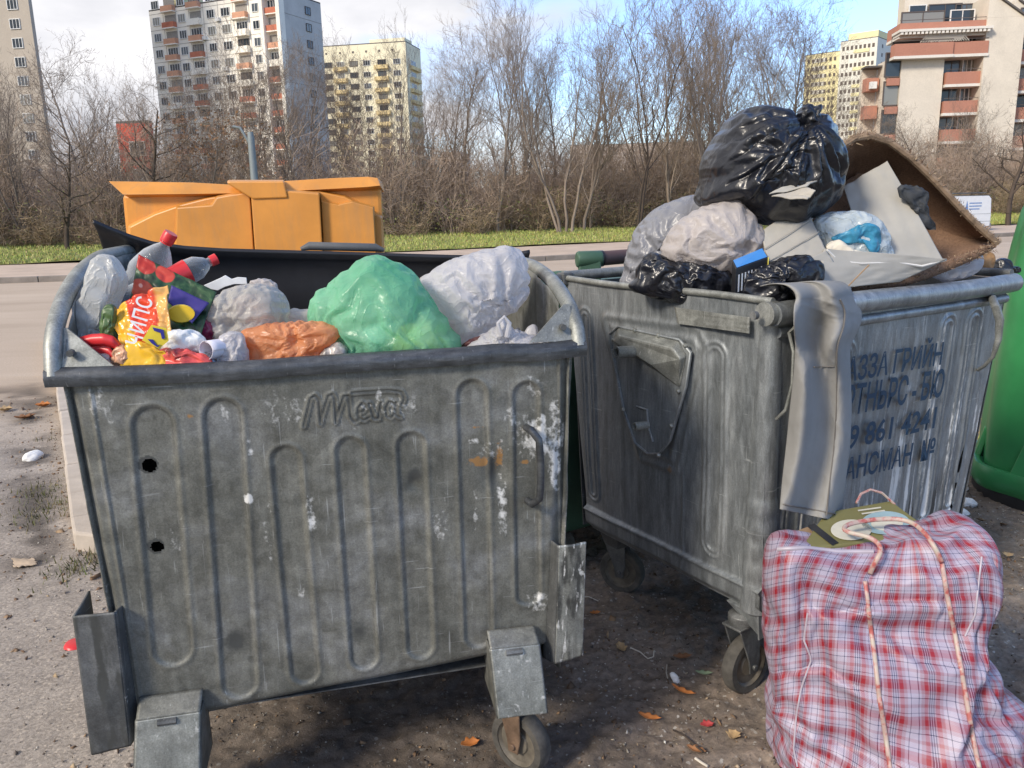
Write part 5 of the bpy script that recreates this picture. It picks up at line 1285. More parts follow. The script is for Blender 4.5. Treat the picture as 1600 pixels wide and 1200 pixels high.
vp('roof_bar', MB().tube([(.0, -.7, 1.98), (1.8, -.7, 1.98)], .03, 6), M_galvd); vp('roof_bar', MB().tube([(.0, .7, 1.98), (1.8, .7, 1.98)], .03, 6), M_galvd)
pr_ = vp('side_print', MB().prism([(.55, -.826, 1.15), (.75, -.826, 1.15), (.72, -.826, 1.4), (.66, -.826, 1.62), (.62, -.826, 1.4)], (0, .004, 0)).box((1.15, -.824, 1.5), (.7, .006, .05)).box((1.15, -.824, 1.36), (.7, .006, .05)).box((1.1, -.824, 1.22), (.6, .006, .05)), m_pr)
vp('rear_window', MB().prism([(2.02, -.66, 1.15), (2.02, .66, 1.15), (1.99, .62, 1.62), (1.99, -.62, 1.62)], (.09, 0, 0)), M_glass); vp('door_seam', MB().box((.35, -.824, 1.1), (.012, .006, 1.2)).box((1.0, -.824, .98), (2.1, .006, .014)).box((1.0, -.824, .62), (2.3, .006, .02)), simple('grey_seam', (.25, .26, .27), .6)); vp('roof_gutter', MB().box((.95, -.80, 1.86), (2.1, .04, .03)), M_galvd)
vp('tail_light', MB().box((2.1, -.72, 1.05), (.05, .12, .3)), M_red)
van.scale = (.8, .8, .78)
vp('bumper', MB().box((2.12, 0, .42), (.12, 1.6, .2)), simple('grey_bumper', (.2, .2, .21), .6))

# ================================================================== SACKS, SCRAPS, CLOTH
def catmull(P, M):
    P = np.array(P, float); n = len(P); d = np.linalg.norm(np.roll(P, -1, 0) - P, axis=1) ** .5
    out = []
    seg = np.cumsum(np.r_[0, np.linalg.norm(np.roll(P, -1, 0) - P, axis=1)]); tt_ = np.linspace(0, seg[-1], M, endpoint=False)
    for t in tt_:
        i = min(np.searchsorted(seg, t, 'right') - 1, n - 1); f = (t - seg[i]) / (seg[i + 1] - seg[i] + 1e-9)
        p0, p1, p2, p3 = P[(i - 1) % n], P[i], P[(i + 1) % n], P[(i + 2) % n]
        out.append(.5 * ((2 * p1) + (-p0 + p2) * f + (2 * p0 - 5 * p1 + 4 * p2 - p3) * f * f + (-p0 + 3 * p1 - 3 * p2 + p3) * f ** 3))
    return np.array(out)
def facets(x, y, z, n, seed, k=1.0):
    """creased field: upper envelope of random paraboloids, sharp valleys where they meet"""
    rg = np.random.default_rng(seed); v = None
    for i in range(n):
        q = rg.uniform(-1.1, 1.1, 3); g_ = rg.normal(0, .5, 3)
        f = g_[0] * (x - q[0]) + g_[1] * (y - q[1]) + g_[2] * (z - q[2]) - k * ((x - q[0]) ** 2 + (y - q[1]) ** 2 + (z - q[2]) ** 2)
        v = f if v is None else np.maximum(v, f)
    return v
def ridged(x, y, z, s, o=3):
    r = 0; a = 1; f = 1; t = 0
    for k in range(o):
        n_ = 1 - np.abs(vnoise(x * f, y * f, z * f, s + k * 7) * 2 - 1); r = r + a * n_ * n_; t += a; a *= .5; f *= 2.1
    return r / t

# ---- film and cloth that buckles: an elastic skin, slightly too large for what it holds, relaxed until it creases
import bmesh
_ICO = {}
def topo(F):
    """edges and, for every edge, the two opposite corners"""
    h = np.concatenate([F[:, [0, 1, 2]], F[:, [1, 2, 0]], F[:, [2, 0, 1]]]); k = np.sort(h[:, :2], 1); o = np.lexsort((k[:, 1], k[:, 0])); k = k[o]; w = h[o, 2]
    return k[::2], np.stack([w[::2], w[1::2]], 1)
def ico(n):
    if n not in _ICO:
        bm = bmesh.new(); bmesh.ops.create_icosphere(bm, subdivisions=n, radius=1.0)
        V = np.array([v.co[:] for v in bm.verts]); F = np.array([[v.index for v in f.verts] for f in bm.faces]); bm.free(); _ICO[n] = (V, F)
    return _ICO[n]
def split(F, E, *arrs):
    n = len(arrs[0]); key = {}; code = E[:, 0].astype(np.int64) * n + E[:, 1]; o = np.argsort(code); cs = code[o]
    def mid(a, b_): lo, hi = np.minimum(a, b_), np.maximum(a, b_); return n + o[np.searchsorted(cs, lo.astype(np.int64) * n + hi)]
    a, b_, c = F.T; ab, bc, ca = mid(a, b_), mid(b_, c), mid(c, a)
    F2 = np.concatenate([np.stack(q, 1) for q in ((a, ab, ca), (ab, b_, bc), (ca, bc, c), (ab, bc, ca))])
    return F2, [np.concatenate([x, (x[E[:, 0]] + x[E[:, 1]]) / 2]) for x in arrs]
def relax(X, E, O, L0, B0, iters, kb, target, kt, n3, seed, sub=.9):
    n = len(X); i, j = E[:, 0], E[:, 1]; p, q = O[:, 0], O[:, 1]
    ce = np.bincount(np.concatenate([i, j]), minlength=n)[:, None]; co = np.bincount(np.concatenate([p, q]), minlength=n)[:, None]
    V = np.zeros_like(X)
    for it in range(iters):
        Xn = X + V * .85
        Xn += (target - Xn) * kt
        for (a, b_, L_, k, c) in ((i, j, L0, 1.0, ce), (p, q, B0, kb, co)):
            d = Xn[b_] - Xn[a]; l = np.sqrt((d * d).sum(1)) + 1e-9; f = (k * .5 * (l - L_) / l)[:, None] * d
            A = np.stack([np.bincount(a, f[:, m_], n) - np.bincount(b_, f[:, m_], n) for m_ in range(3)], 1)
            Xn += A / c * 1.9 * sub
        V = Xn - X; X = Xn
    return X
def sack(name, outline, Yc, T, mat, label=None, cat=None, group=None, ctr=None, tb=None, seed=1, g=(.16, .09, .05), lv=4, iters=(60, 40, 24), kb=.3, kt=.03, fac=.06, nf=12, gather=(), lean=0.0,
         parent=None, zmin=None, uv=False, sub=0, aniso=(0, 0), pw=.85, seedamp=.05, pleat=.035, creases=()):
    pts = np.array([on_y(px, py, Yc) for px, py in outline]); M = 400; P = catmull(pts[:, [0, 2]], M)
    cc = on_y(*ctr, Yc)[[0, 2]] if ctr else P.mean(0)
    pa = np.arctan2(P[:, 1] - cc[1], P[:, 0] - cc[0]); pr_ = np.hypot(P[:, 0] - cc[0], P[:, 1] - cc[1]); o_ = np.argsort(pa); S = pr_.mean()
    U, F = ico(lv); X = None; gps = [(on_y(a_, b_, Yc)[[0, 2]], amp, reach) for a_, b_, amp, reach in gather]
    for L_, (gr, itn) in enumerate(zip(g, iters)):
        if L_:
            F, (U, X) = split(F, E, U, X); U = U / np.linalg.norm(U, axis=1)[:, None]
        E, O = topo(F); nx, ny, nz = U.T
        an = np.arctan2(nz, nx); R_ = np.interp(an, np.r_[pa[o_] - 2 * math.pi, pa[o_], pa[o_] + 2 * math.pi], pr_[o_].tolist() * 3)
        rr = np.sqrt(np.clip(1 - ny ** 2, 0, 1)); dep = np.sign(ny) * np.abs(ny) ** pw
        base = np.stack([cc[0] + np.cos(an) * R_ * rr, Yc + dep * np.where(ny < 0, T, tb or T), cc[1] + np.sin(an) * R_ * rr], 1)
        N_ = np.stack([nx, ny * S / T * .8, nz], 1); N_ /= np.linalg.norm(N_, axis=1)[:, None]
        fr = (1 - .75 * np.exp(-((1 - rr) / .10)))[:, None]
        fc = facets(nx, ny, nz, nf, seed); base = base + N_ * (fac * S * (fc - .5 * (fc.max() + fc.min())))[:, None] * fr
        pin = np.zeros(len(U))
        for gp, amp, reach in gps[:1]:
            dv = np.hypot(base[:, 0] - gp[0], base[:, 2] - gp[1]) / S; pit = np.exp(-(dv / .13) ** 2) * (base[:, 1] < Yc + .02); base[:, 1] += .35 * T * pit; pin = np.maximum(pin, pit * .5)
        L0 = np.linalg.norm(base[E[:, 0]] - base[E[:, 1]], axis=1); B0 = np.linalg.norm(base[O[:, 0]] - base[O[:, 1]], axis=1)
        if X is None:
            X = base + N_ * (seedamp * S * (fbm(nx * 2.6 + 9, ny * 2.6, nz * 2.6, s=seed + 5, o=3) - .5) * 2)[:, None] * fr
            for gp, amp, reach in gps:
                dv = np.hypot(base[:, 0] - gp[0], base[:, 2] - gp[1]) / S; a2 = np.arctan2(base[:, 2] - gp[1], base[:, 0] - gp[0])
                X = X + N_ * (.10 * S * np.exp(-(dv / reach) ** 2) * sstep(0, .25, dv) * (base[:, 1] < Yc) * np.sin(a2 * 11 + 6 * vnoise(a2 * 1.2 + 4, dv * 1.5, s=seed)))[:, None]
        mid = (base[E[:, 0]] + base[E[:, 1]]) / 2; dE = base[E[:, 1]] - base[E[:, 0]]; dn = dE / (np.linalg.norm(dE, axis=1)[:, None] + 1e-9)
        gg = gr * (.1 + 1.8 * sstep(.25, .75, fbm(mid[:, 0] / S * 1.6, mid[:, 1] / S * 1.6, mid[:, 2] / S * 1.6, s=seed + 7 + L_, o=2))) + aniso[0] * dn[:, 0] ** 2 + aniso[1] * dn[:, 2] ** 2
        for gp, amp, reach in gps:
            dv = mid[:, [0, 2]] - gp; dd = np.hypot(*dv.T) / S; t_ = np.stack([-dv[:, 1], dv[:, 0]], 1) / (np.hypot(*dv.T)[:, None] + 1e-9)
            gg = gg + amp * (.6 ** L_) * np.exp(-(dd / reach) ** 2) * ((dn[:, [0, 2]] * t_).sum(1)) ** 2 * (mid[:, 1] < Yc + T * .3)
        ktv = np.maximum(kt * (.5 ** L_) * (1 + 4 * np.exp(-((1 - rr) / .06))), pin)[:, None]
        tgt = base if L_ == 0 else X.copy() * .7 + base * .3
        X = relax(X, E, O, L0 * (1 + gg), B0 * (1 + gr * .3), itn, kb, base if L_ == 0 else tgt, ktv, N_, seed)
    for gp, amp, reach in gps:
        dv = np.hypot(X[:, 0] - gp[0], X[:, 2] - gp[1]) / S; a2 = np.arctan2(X[:, 2] - gp[1], X[:, 0] - gp[0]); wob = a2 + .10 * (vnoise(dv * 5, a2 * 2 + 7, s=seed) - .5)
        pl = 0
        for q_, (nn_, aa) in enumerate(((7, 1.0), (13, .6), (23, .3))):
            ph = wob * nn_ + 5 * vnoise(wob * 1.3 + 3, 0 * wob, s=seed + q_); pl = pl + aa * (np.abs(np.sin(ph)) - .6)
        X += N_ * (pleat * S * amp * np.exp(-(dv / reach) ** 2) * sstep(.02, .2, dv) * (X[:, 1] < Yc + .2 * T) * pl * (.4 + 1.2 * vnoise(wob * 3 + 5, 0 * wob, s=seed + 9)))[:, None] * fr
    for pth, amp, wd in creases:        # folds where the skin is pulled: a sharp valley with a soft shoulder
        cp = [on_y(a_, b_, Yc)[[0, 2]] for a_, b_ in pth]; dd = np.full(len(X), 9.0); along_ = np.zeros(len(X)); tot = sum(np.linalg.norm(q1 - q0) for q0, q1 in zip(cp[:-1], cp[1:])); acc_ = 0
        wx = X[:, 0] + .012 * (vnoise(X[:, 0] * 18, X[:, 2] * 18, s=seed) - .5); wz = X[:, 2] + .012 * (vnoise(X[:, 0] * 18 + 9, X[:, 2] * 18, s=seed) - .5)
        sg_ = np.zeros(len(X))
        for q0, q1 in zip(cp[:-1], cp[1:]):
            e = q1 - q0; le = np.linalg.norm(e); t = np.clip(((wx - q0[0]) * e[0] + (wz - q0[1]) * e[1]) / le ** 2, 0, 1); d = np.hypot(wx - q0[0] - t * e[0], wz - q0[1] - t * e[1])
            m_ = d < dd; dd[m_] = d[m_]; along_[m_] = ((acc_ + t * le) / tot)[m_]; sg_[m_] = np.sign((wx - q0[0]) * e[1] - (wz - q0[1]) * e[0])[m_]; acc_ += le
        env = np.sin(np.clip(along_, .02, .98) * math.pi) ** .6 * (X[:, 1] < Yc)
        X += N_ * (amp * env * (np.exp(-((sg_ * dd - wd) / wd) ** 2) - 1.1 * np.exp(-np.abs(dd) / (wd * .55))))[:, None] * fr
    X[:, 1] += lean * (X[:, 2] - cc[1])
    if zmin is not None: X[:, 2] = np.maximum(X[:, 2], zmin)
    uvv = np.stack([base[:, 0] + .8 * (base[:, 1] - (Yc - T)) * nx / (np.hypot(nx, ny) + .05), base[:, 2] + .7 * (base[:, 1] - (Yc - T)) * nz / (np.hypot(nz, ny) + .05) + .12 * base[:, 0]], 1) if uv else None
    me = np_mesh(name, X, F, uv=uvv); o = mesh_obj(name, me, mat, parent, 'all')
    if sub: m_ = o.modifiers.new('subdivision', 'SUBSURF'); m_.levels = sub; m_.render_levels = sub
    if label: tag(o, label, cat, group)
    return o

def puff(name, outline, Yc, T, mat, label=None, cat=None, group=None, ctr=None, M=150, K=46, tb=None, seed=1, fac=.05, nf=26, rid=.012, rs=9, gather=(), lean=0.0, stretch=None, parent=None, zmin=None, uvscale=None, edge=.5, smallr=0, **kw):
    small = M <= 90; paper = rs >= 12 or rid >= .02
    lv = 3 if small else 4
    g = kw.pop('g', (.50, .30, .12) if paper else (.32, .17, .05))
    return sack(name, outline, Yc, T, mat, label, cat, group, ctr=ctr, tb=tb, seed=seed, g=g, lv=lv, fac=max(.10, fac * 1.6), nf=12, gather=[(a, b_, .8, r_) for a, b_, _, _, r_ in gather], lean=lean, parent=parent, zmin=zmin, uv=bool(uvscale), iters=kw.pop('iters', (50, 40, 20)), **kw)

def sheet(name, q, mat, label=None, cat=None, thick=.004, warp=.01, seed=1, nx=40, ny=40, torn=0.0, parent=None, group=None, bow=0.0, wf=2.2):
    """stiff sheet through four corners tl,tr,br,bl, slightly warped; torn > 0 eats the edges"""
    q = [np.array(p, float) for p in q]; s_, t_ = np.meshgrid(np.linspace(0, 1, nx), np.linspace(0, 1, ny))
    if torn:
        s_ = .5 + (s_ - .5) * (1 - torn * np.abs(s_ - .5) * 2 * fbm(t_ * 14, s_ * 0 + (s_ > .5), s=seed, o=3)); t_ = .5 + (t_ - .5) * (1 - torn * np.abs(t_ - .5) * 2 * fbm(s_ * 14, t_ * 0 + (t_ > .5) * 3, s=seed + 1, o=3))
    X = (q[0] * ((1 - s_) * (1 - t_))[..., None] + q[1] * (s_ * (1 - t_))[..., None] + q[2] * (s_ * t_)[..., None] + q[3] * ((1 - s_) * t_)[..., None])
    nn = np.cross(q[1] - q[0], q[3] - q[0]); nn /= np.linalg.norm(nn) + 1e-9
    w = warp * (fbm(s_ * wf, t_ * wf, s=seed + 2, o=3) - .5) * 2 + bow * (4 * s_ * (1 - s_)) 
    o = grid_obj(name, X + nn * w[..., None], mat, parent, thick=thick, smooth='all')
    if label: tag(o, label, cat, group)
    return o
def poly_sheet(name, pts, mat, off, label=None, cat=None, parent=None, bev=.001):
    o = MB().prism(pts, off).build(name, mat, parent, bevel=bev)
    if label: tag(o, label, cat)
    return o
def d1(v, px=450): return float(P1(.6, v, 0)[1])       # distance of a plane v metres into the left container, at its middle
def B1(px, py, v): return on_plane(px, py, P1(0, v, 0), N1)
def Y1(px, py, v): return float(B1(px, py, v)[1])
def B2(px, py, w):      # w = metres along the camera direction from the near corner of the right container
    return on_y(px, py, w)

F_green = film('green_film', (0.22, 0.68, 0.42), .60, .50, .27, .42, (0.45, 0.86, 0.62))
F_white = film('white_film', (0.74, 0.73, 0.75), .84, .50, .32, .42)
F_clear = film('milky_film', (0.66, 0.65, 0.62), .55, .40, .28, .45)
F_orange = film('orange_film', (0.95, 0.36, 0.15), .85, .50, .32, .4, (1.0, 0.52, 0.28))
F_grey = film('grey_film', (0.21, 0.215, 0.24), 1.0, .08, .38, .32)
F_black = film('black_film', (0.010, 0.011, 0.016), 1.0, .0, .30, .16)
F_pale = film('pale_film', (0.64, 0.59, 0.57), .86, .40, .40, .35)

# ---- left container: what lies under everything
Xf, Yf = np.meshgrid(np.linspace(.05, W1 - .05, 150), np.linspace(.03, .72, 90))
hz_ = 1.145 + .07 * Yf + .10 * (ridged(Xf * 7, Yf * 7, Xf * 0, 8) - .5) + .03 * (fbm(Xf * 25, Yf * 25, s=9) - .5)
m, N, L, b = newmat('mixed_scraps'); v = objvec(N, L); vo = N.new('ShaderNodeTexVoronoi'); vo.inputs['Scale'].default_value = 17; L.new(v, vo.inputs['Vector'])
sp = N.new('ShaderNodeSeparateColor'); L.new(vo.outputs['Color'], sp.inputs[0])
r = ramp(N, [(0, (.10, .09, .08)), (.35, (.30, .29, .28)), (.55, (.55, .54, .52)), (.72, (.22, .20, .17)), (.82, (.14, .16, .2)), (.9, (.5, .42, .3))]); r.color_ramp.interpolation = 'CONSTANT'
L.new(sp.outputs[0], r.inputs[0]); L.new(r.outputs[0], b.inputs['Base Color']); b.inputs['Roughness'].default_value = .5
M_mix = m
o = grid_obj('rubbish_layer', O1 + Xf[..., None] * E1 + Yf[..., None] * N1 + hz_[..., None] * ZV, M_mix); o['kind'] = 'stuff'
Uf, Vf = np.meshgrid(np.linspace(.05, W2 - .06, 120), np.linspace(.04, D2_ - .05, 90))
hz_ = 1.20 + .09 * (ridged(Uf * 6, Vf * 6, Uf * 0, 18) - .5) + .03 * (fbm(Uf * 25, Vf * 25, s=19) - .5)
o = grid_obj('rubbish_layer', O2 + Uf[..., None] * E2 + Vf[..., None] * N2 + hz_[..., None] * ZV, simple('dark_rubbish', (.05, .05, .055), .5, 0, .6, 14)); o['kind'] = 'stuff'

# ---- sacks of the left container
puff('plastic_bag', [(150, 404), (164, 401), (180, 408), (190, 425), (192, 445), (186, 465), (183, 485), (178, 505), (172, 520), (170, 560), (168, 610), (135, 610), (122, 575), (119, 530), (122, 490), (132, 455), (142, 425)], Y1(155, 480, .17), .05, film('white_bag_long', (.66, .67, .66), .72, .35, .3, .5), 'long milky white plastic bag standing against the left side of the olive grey container', 'plastic bag', seed=4, fac=.03, rid=.012, rs=5, stretch=(3.0, .4), gather=[(160, 560, .008, 14, .8)])
# its green contents
puff('cucumber', [(163, 482), (172, 477), (180, 483), (182, 505), (181, 530), (178, 545), (168, 548), (160, 540), (158, 510)], Y1(168, 515, .10), .02, simple('cucumber_green', (.075, .13, .045), .4, 0, .3, 40), 'dark green vegetable scrap beside the long milky bag', 'vegetable scrap', seed=2, fac=.05, rid=.002, M=40, K=12)
# big clear bottle
M_pet = film('clear_bottle_plastic', (.62, .66, .70), .12, .10, .06, .2)
yb = Y1(240, 420, .42)
bt, bb_ = on_y(256, 390, yb), on_y(205, 480, yb); ax = bt - bb_; L_ = np.linalg.norm(ax); ax /= L_
bo = empty('plastic_bottle', tuple(bb_), 0, 'large clear bottle with a red cap leaning at the back behind the tomato printed bag', 'bottle')
bp_ = [(.040, -.16)] + [(.052 + .0025 * math.sin(k * 1.6), -.14 + k * .011) for k in range(18)] + [(.050, .065), (.040, .095), (.024, .12), (.0135, .132), (.0135, .155)]
sc_ = 1.0; cN = on_y(262, 374, yb)
bo_m = MB().lathe([(r_, h_) for r_, h_ in bp_], cN - ax * .150, ax, 28).build('bottle_body', M_pet, bo, smooth=True, angle=70)
MB().lathe([(.018, -.010), (.0185, .012), (.017, .016), (.001, .016)] , cN + ax * .004, ax, 24).build('cap', M_red, bo, smooth=True)
MB().lathe([(.0165, 0), (.0165, .004)], cN - ax * .012, ax, 20).build('neck_ring', M_red, bo, smooth=True)
# tomato and cucumber printed bag
m, N, L, b = newmat('vegetable_print'); v = objvec(N, L)
a_ = N.new('ShaderNodeAttribute'); a_.attribute_name = 'cloth_uv'; uvv = a_.outputs['Vector']
sp = N.new('ShaderNodeSeparateXYZ'); L.new(uvv, sp.inputs[0])
n1 = noise(N, L, 6, 5, .6, uvv, .8); r = ramp(N, [(.35, (.012, .028, .014)), (.55, (.03, .075, .03)), (.75, (.10, .17, .07))]); L.new(n1.outputs[0], r.inputs[0]); col = r.outputs[0]
def disc(cx, cy, R_, colr, soft=.012):
    global col
    d = N.new('ShaderNodeVectorMath'); d.operation = 'DISTANCE'; L.new(uvv, d.inputs[0]); d.inputs[1].default_value = (cx, cy, 0)
    rr = ramp(N, [(max(0, R_ - soft), (1, 1, 1)), (R_, (0, 0, 0))]); L.new(d.outputs['Value'], rr.inputs[0]); col = mixc(N, L, rr.outputs[0], col, colr)
for (cx, cy, R_, cl) in ((.10, .90, .14, (.42, .03, .02)), (.36, .90, .13, (.50, .05, .03)), (.14, .52, .17, (.50, .05, .02)), (.10, .58, .035, (.75, .35, .28)), (.05, .18, .12, (.34, .03, .02)), (.62, .45, .16, (.07, .14, .04)), (.85, .25, .12, (.05, .12, .05))): disc(cx, cy, R_, cl)
L.new(col, b.inputs['Base Color']); b.inputs['Roughness'].default_value = .3; M_veg = m
def uvsheet(name, q, mat, parent=None, label=None, cat=None, nx=50, ny=40, warp=.008, seed=1, off=0.0, thick=.002, sub=(0, 1, 0, 1), rf=0):
    q = [np.array(p, float) for p in q]; s_, t_ = np.meshgrid(np.linspace(sub[0], sub[1], nx), np.linspace(sub[2], sub[3], ny))
    X = (q[0] * ((1 - s_) * (1 - t_))[..., None] + q[1] * (s_ * (1 - t_))[..., None] + q[2] * (s_ * t_)[..., None] + q[3] * ((1 - s_) * t_)[..., None])
    nn = np.cross(q[1] - q[0], q[3] - q[0]); nn /= np.linalg.norm(nn) + 1e-9
    w = warp * (fbm(s_ * 3, t_ * 3, s=seed, o=3) - .5) * 2 + rf * (ridged(s_ * 4, t_ * 4, s_ * 0, seed) - .5) + off
    uv = np.stack([s_, 1 - t_], -1).reshape(-1, 2)
    o = grid_obj(name, X + nn * w[..., None], mat, parent, thick=thick, uv=uv)
    if label: tag(o, label, cat)
    return o
uvsheet('printed_bag', [B1(217, 398, .26), B1(338, 456, .20), B1(300, 560, .06), B1(196, 500, .16)], M_veg, None, 'dark green bag printed with red tomatoes, below the large red capped bottle', 'printed bag', seed=3, rf=.010)
# logo patch on that bag: violet field with a yellow disc
q = [B1(268, 446, .17), B1(327, 474, .15), B1(300, 505, .11), B1(262, 472, .14)]
pb = uvsheet('label_patch', q, simple('violet_print', (.05, .035, .20), .4), None, None, None, 20, 16, .003, 5, thick=.002); tag(pb, 'violet label scrap with a yellow disc, right of the red and yellow crisp packet', 'label')
cy_c = B1(284, 490, .12)
uc, zc = 1, 1
MB().add([cy_c + (E1 * math.cos(a) * .032 + ZV * math.sin(a) * .022) + (E1 * -.002) for a in np.linspace(0, 6.28, 26)[:-1]] + [cy_c - N1 * .006 + (E1 * math.cos(a) * .030 + ZV * math.sin(a) * .020) for a in np.linspace(0, 6.28, 26)[:-1]], [tuple(range(25, 50))] + [(i, (i + 1) % 25, (i + 1) % 25 + 25, i + 25) for i in range(25)]).build('disc', simple('yellow_print', (.75, .50, .03), .4), pb)
# crisp packet
M_pack = None
m, N, L, b = newmat('crisp_packet'); a_ = N.new('ShaderNodeAttribute'); a_.attribute_name = 'cloth_uv'; sp = N.new('ShaderNodeSeparateXYZ'); L.new(a_.outputs['Vector'], sp.inputs[0])
n1 = noise(N, L, 7, 4, .6, objvec(N, L), .6); ad_ = N.new('ShaderNodeMath'); ad_.operation = 'MULTIPLY_ADD'; ad_.inputs[1].default_value = .14; L.new(n1.outputs[0], ad_.inputs[0]); L.new(sp.outputs[0], ad_.inputs[2])
r = ramp(N, [(.0, (.78, .40, .03)), (.36, (.80, .44, .04)), (.40, (.66, .05, .02)), (.82, (.72, .08, .03)), (.88, (.78, .42, .12))]); L.new(ad_.outputs[0], r.inputs[0]); L.new(r.outputs[0], b.inputs['Base Color']); b.inputs['Roughness'].default_value = .22; M_pack = m
q = [B1(196, 462, .15), B1(262, 446, .13), B1(290, 520, .05), B1(190, 548, .05)]
q = [B1(172, 486, .13), B1(262, 446, .13), B1(268, 528, .045), B1(196, 560, .04)]
pk = uvsheet('crisp_packet', q, M_pack, None, 'crumpled red and yellow crisp packet with white lettering', 'crisp packet', seed=8, warp=.012, rf=.016)
e1_ = B1(210, 548, .045) - B1(222, 482, .09); 
a0 = B1(222, 545, .030); ex = (B1(245, 455, .095) - a0); ln = np.linalg.norm(ex); ex /= ln; ez = B1(205, 470, .09) - B1(232, 478, .09); ez /= np.linalg.norm(ez); nn = np.cross(ex, ez); nn = -nn if nn[1] > 0 else nn
text_mesh('lettering', 'чипс', ln * .8, .036, a0 + nn * .014, ex, ez, nn, M_white, pk, 0, .004)
# diamond badge
bc = B1(243, 527, .012); sq = .026
bd_ = MB().prism([bc + E1 * x * sq + ZV * z_ * sq - N1 * .0 for x, z_ in ((-1.1, -.2), (-.2, 1.1), (1.0, .75), (1.05, -.35), (.2, -1.0))], -N1 * .003).build('badge', simple('badge_yellow', (.80, .62, .05), .4), pk)
bd_.name = 'badge'
MB().prism([bc - N1 * .004 + E1 * x * sq + ZV * z_ * sq for x, z_ in ((-.1, .9), (.75, .65), (.8, -.1), (.55, -.15), (.5, .4), (.0, .6))], -N1 * .002).prism([bc - N1 * .004 + E1 * x * sq + ZV * z_ * sq for x, z_ in ((-.6, -.1), (-.2, -.15), (.1, -.7), (.35, -.6), (.1, -.85), (-.3, -.5))], -N1 * .002).build('badge_mark', simple('badge_blue', (.03, .03, .28), .4), bd_)
puff('badge_disc_sack', [(195, 545), (215, 535), (245, 545), (262, 560), (255, 600), (190, 600)], Y1(225, 565, .04), .015, simple('yellow_wrapper', (.80, .46, .03), .22, 0, .15), 'crumpled yellow wrapper at the foot of the crisp packet', 'wrapper', seed=12, fac=.14, rid=.008, rs=12, M=70, K=18).name = 'wrapper'
# red ribbon loop
for (pth, lb) in (([(101, 558), (106, 546), (122, 538), (142, 533), (160, 532), (176, 536), (188, 548), (196, 562)], 'red plastic ribbon curling along the left end of the front rim'), ([(124, 566), (140, 552), (156, 548), (170, 552), (180, 566)], 'shorter inner loop of red plastic ribbon by the left end of the front rim')):
    P_ = [B1(x, y, .045 + .01 * math.sin(i)) for i, (x, y) in enumerate(pth)]; P_ = np.array([[np.interp(t, range(len(P_)), [p[k] for p in P_]) for k in range(3)] for t in np.linspace(0, len(P_) - 1, 40)])
    w_ = .014; rows = np.array([P_ + (ZV * w_ * c_ + N1 * .01 * abs(c_))[None] + (N1 * .006 * np.sin(np.arange(40) * .8))[:, None] * 1 for c_ in (-1, -.4, .4, 1)] if False else [P_ + ZV * w_ * c_ + N1 * (.012 * abs(c_)) for c_ in (-1, -.4, .4, 1)])
    tag(grid_obj('ribbon', rows, M_red, thick=.0015), lb, 'ribbon')
puff('wrapper', [(225, 552), (255, 545), (290, 548), (318, 556), (330, 572), (300, 590), (240, 590), (222, 575)], Y1(275, 570, .035), .02, (lambda: (simple('red_white_wrapper', (.62, .08, .07), .3, 0, .75, 30)))(), 'red and white crumpled wrapper lying along the front rim', 'wrapper', seed=22, fac=.16, rid=.010, rs=14, M=80, K=18)
puff('kitchen_roll_paper', [(252, 530), (268, 518), (292, 516), (312, 524), (318, 540), (306, 556), (280, 562), (258, 556)], Y1(285, 540, .07), .03, M_white, 'crumpled white paper left of the rolled paper tube', 'paper', seed=24, fac=.14, rid=.012, rs=14, M=80, K=20).name = 'crumpled_paper'
puff('crumpled_paper', [(345, 528), (362, 518), (378, 524), (384, 545), (382, 575), (345, 580), (338, 550)], Y1(362, 550, .06), .03, F_white, 'crumpled white scrap between the rolled tube and the orange bag', 'paper', seed=25, fac=.14, rid=.012, rs=14, M=70, K=18)
for k_, (ol_, v_, m_, lb_) in enumerate((([(128, 560), (150, 552), (172, 560), (176, 590), (130, 590)], .06, F_white, 'milky film scrap inside the red ribbon loop'), ([(300, 510), (318, 500), (334, 512), (330, 530), (306, 532)], .16, simple('magenta_print', (.20, .02, .06), .35, 0, .5, 40), 'dark red wrapper scrap above the crumpled white paper'),
        ([(178, 548), (192, 540), (204, 552), (200, 572), (176, 574)], .05, simple('beige_red_wrapper', (.55, .30, .18), .3, 0, .7, 60), 'small beige and red wrapper between ribbon and yellow wrapper'), ([(318, 552), (334, 560), (340, 580), (316, 582)], .04, simple('grey_blue_foil', (.25, .28, .33), .25, .4, .3, 40), 'grey blue foil scrap right below the rolled tube'), ([(392, 440), (415, 436), (432, 446), (428, 462), (398, 462)], .34, F_pale, 'pale film scrap behind the milky see-through bag'))):
    puff('wrapper', ol_, Y1(ol_[0][0], ol_[0][1], v_), .018, m_, lb_, 'wrapper', seed=200 + k_, rid=.02, rs=14, M=60)
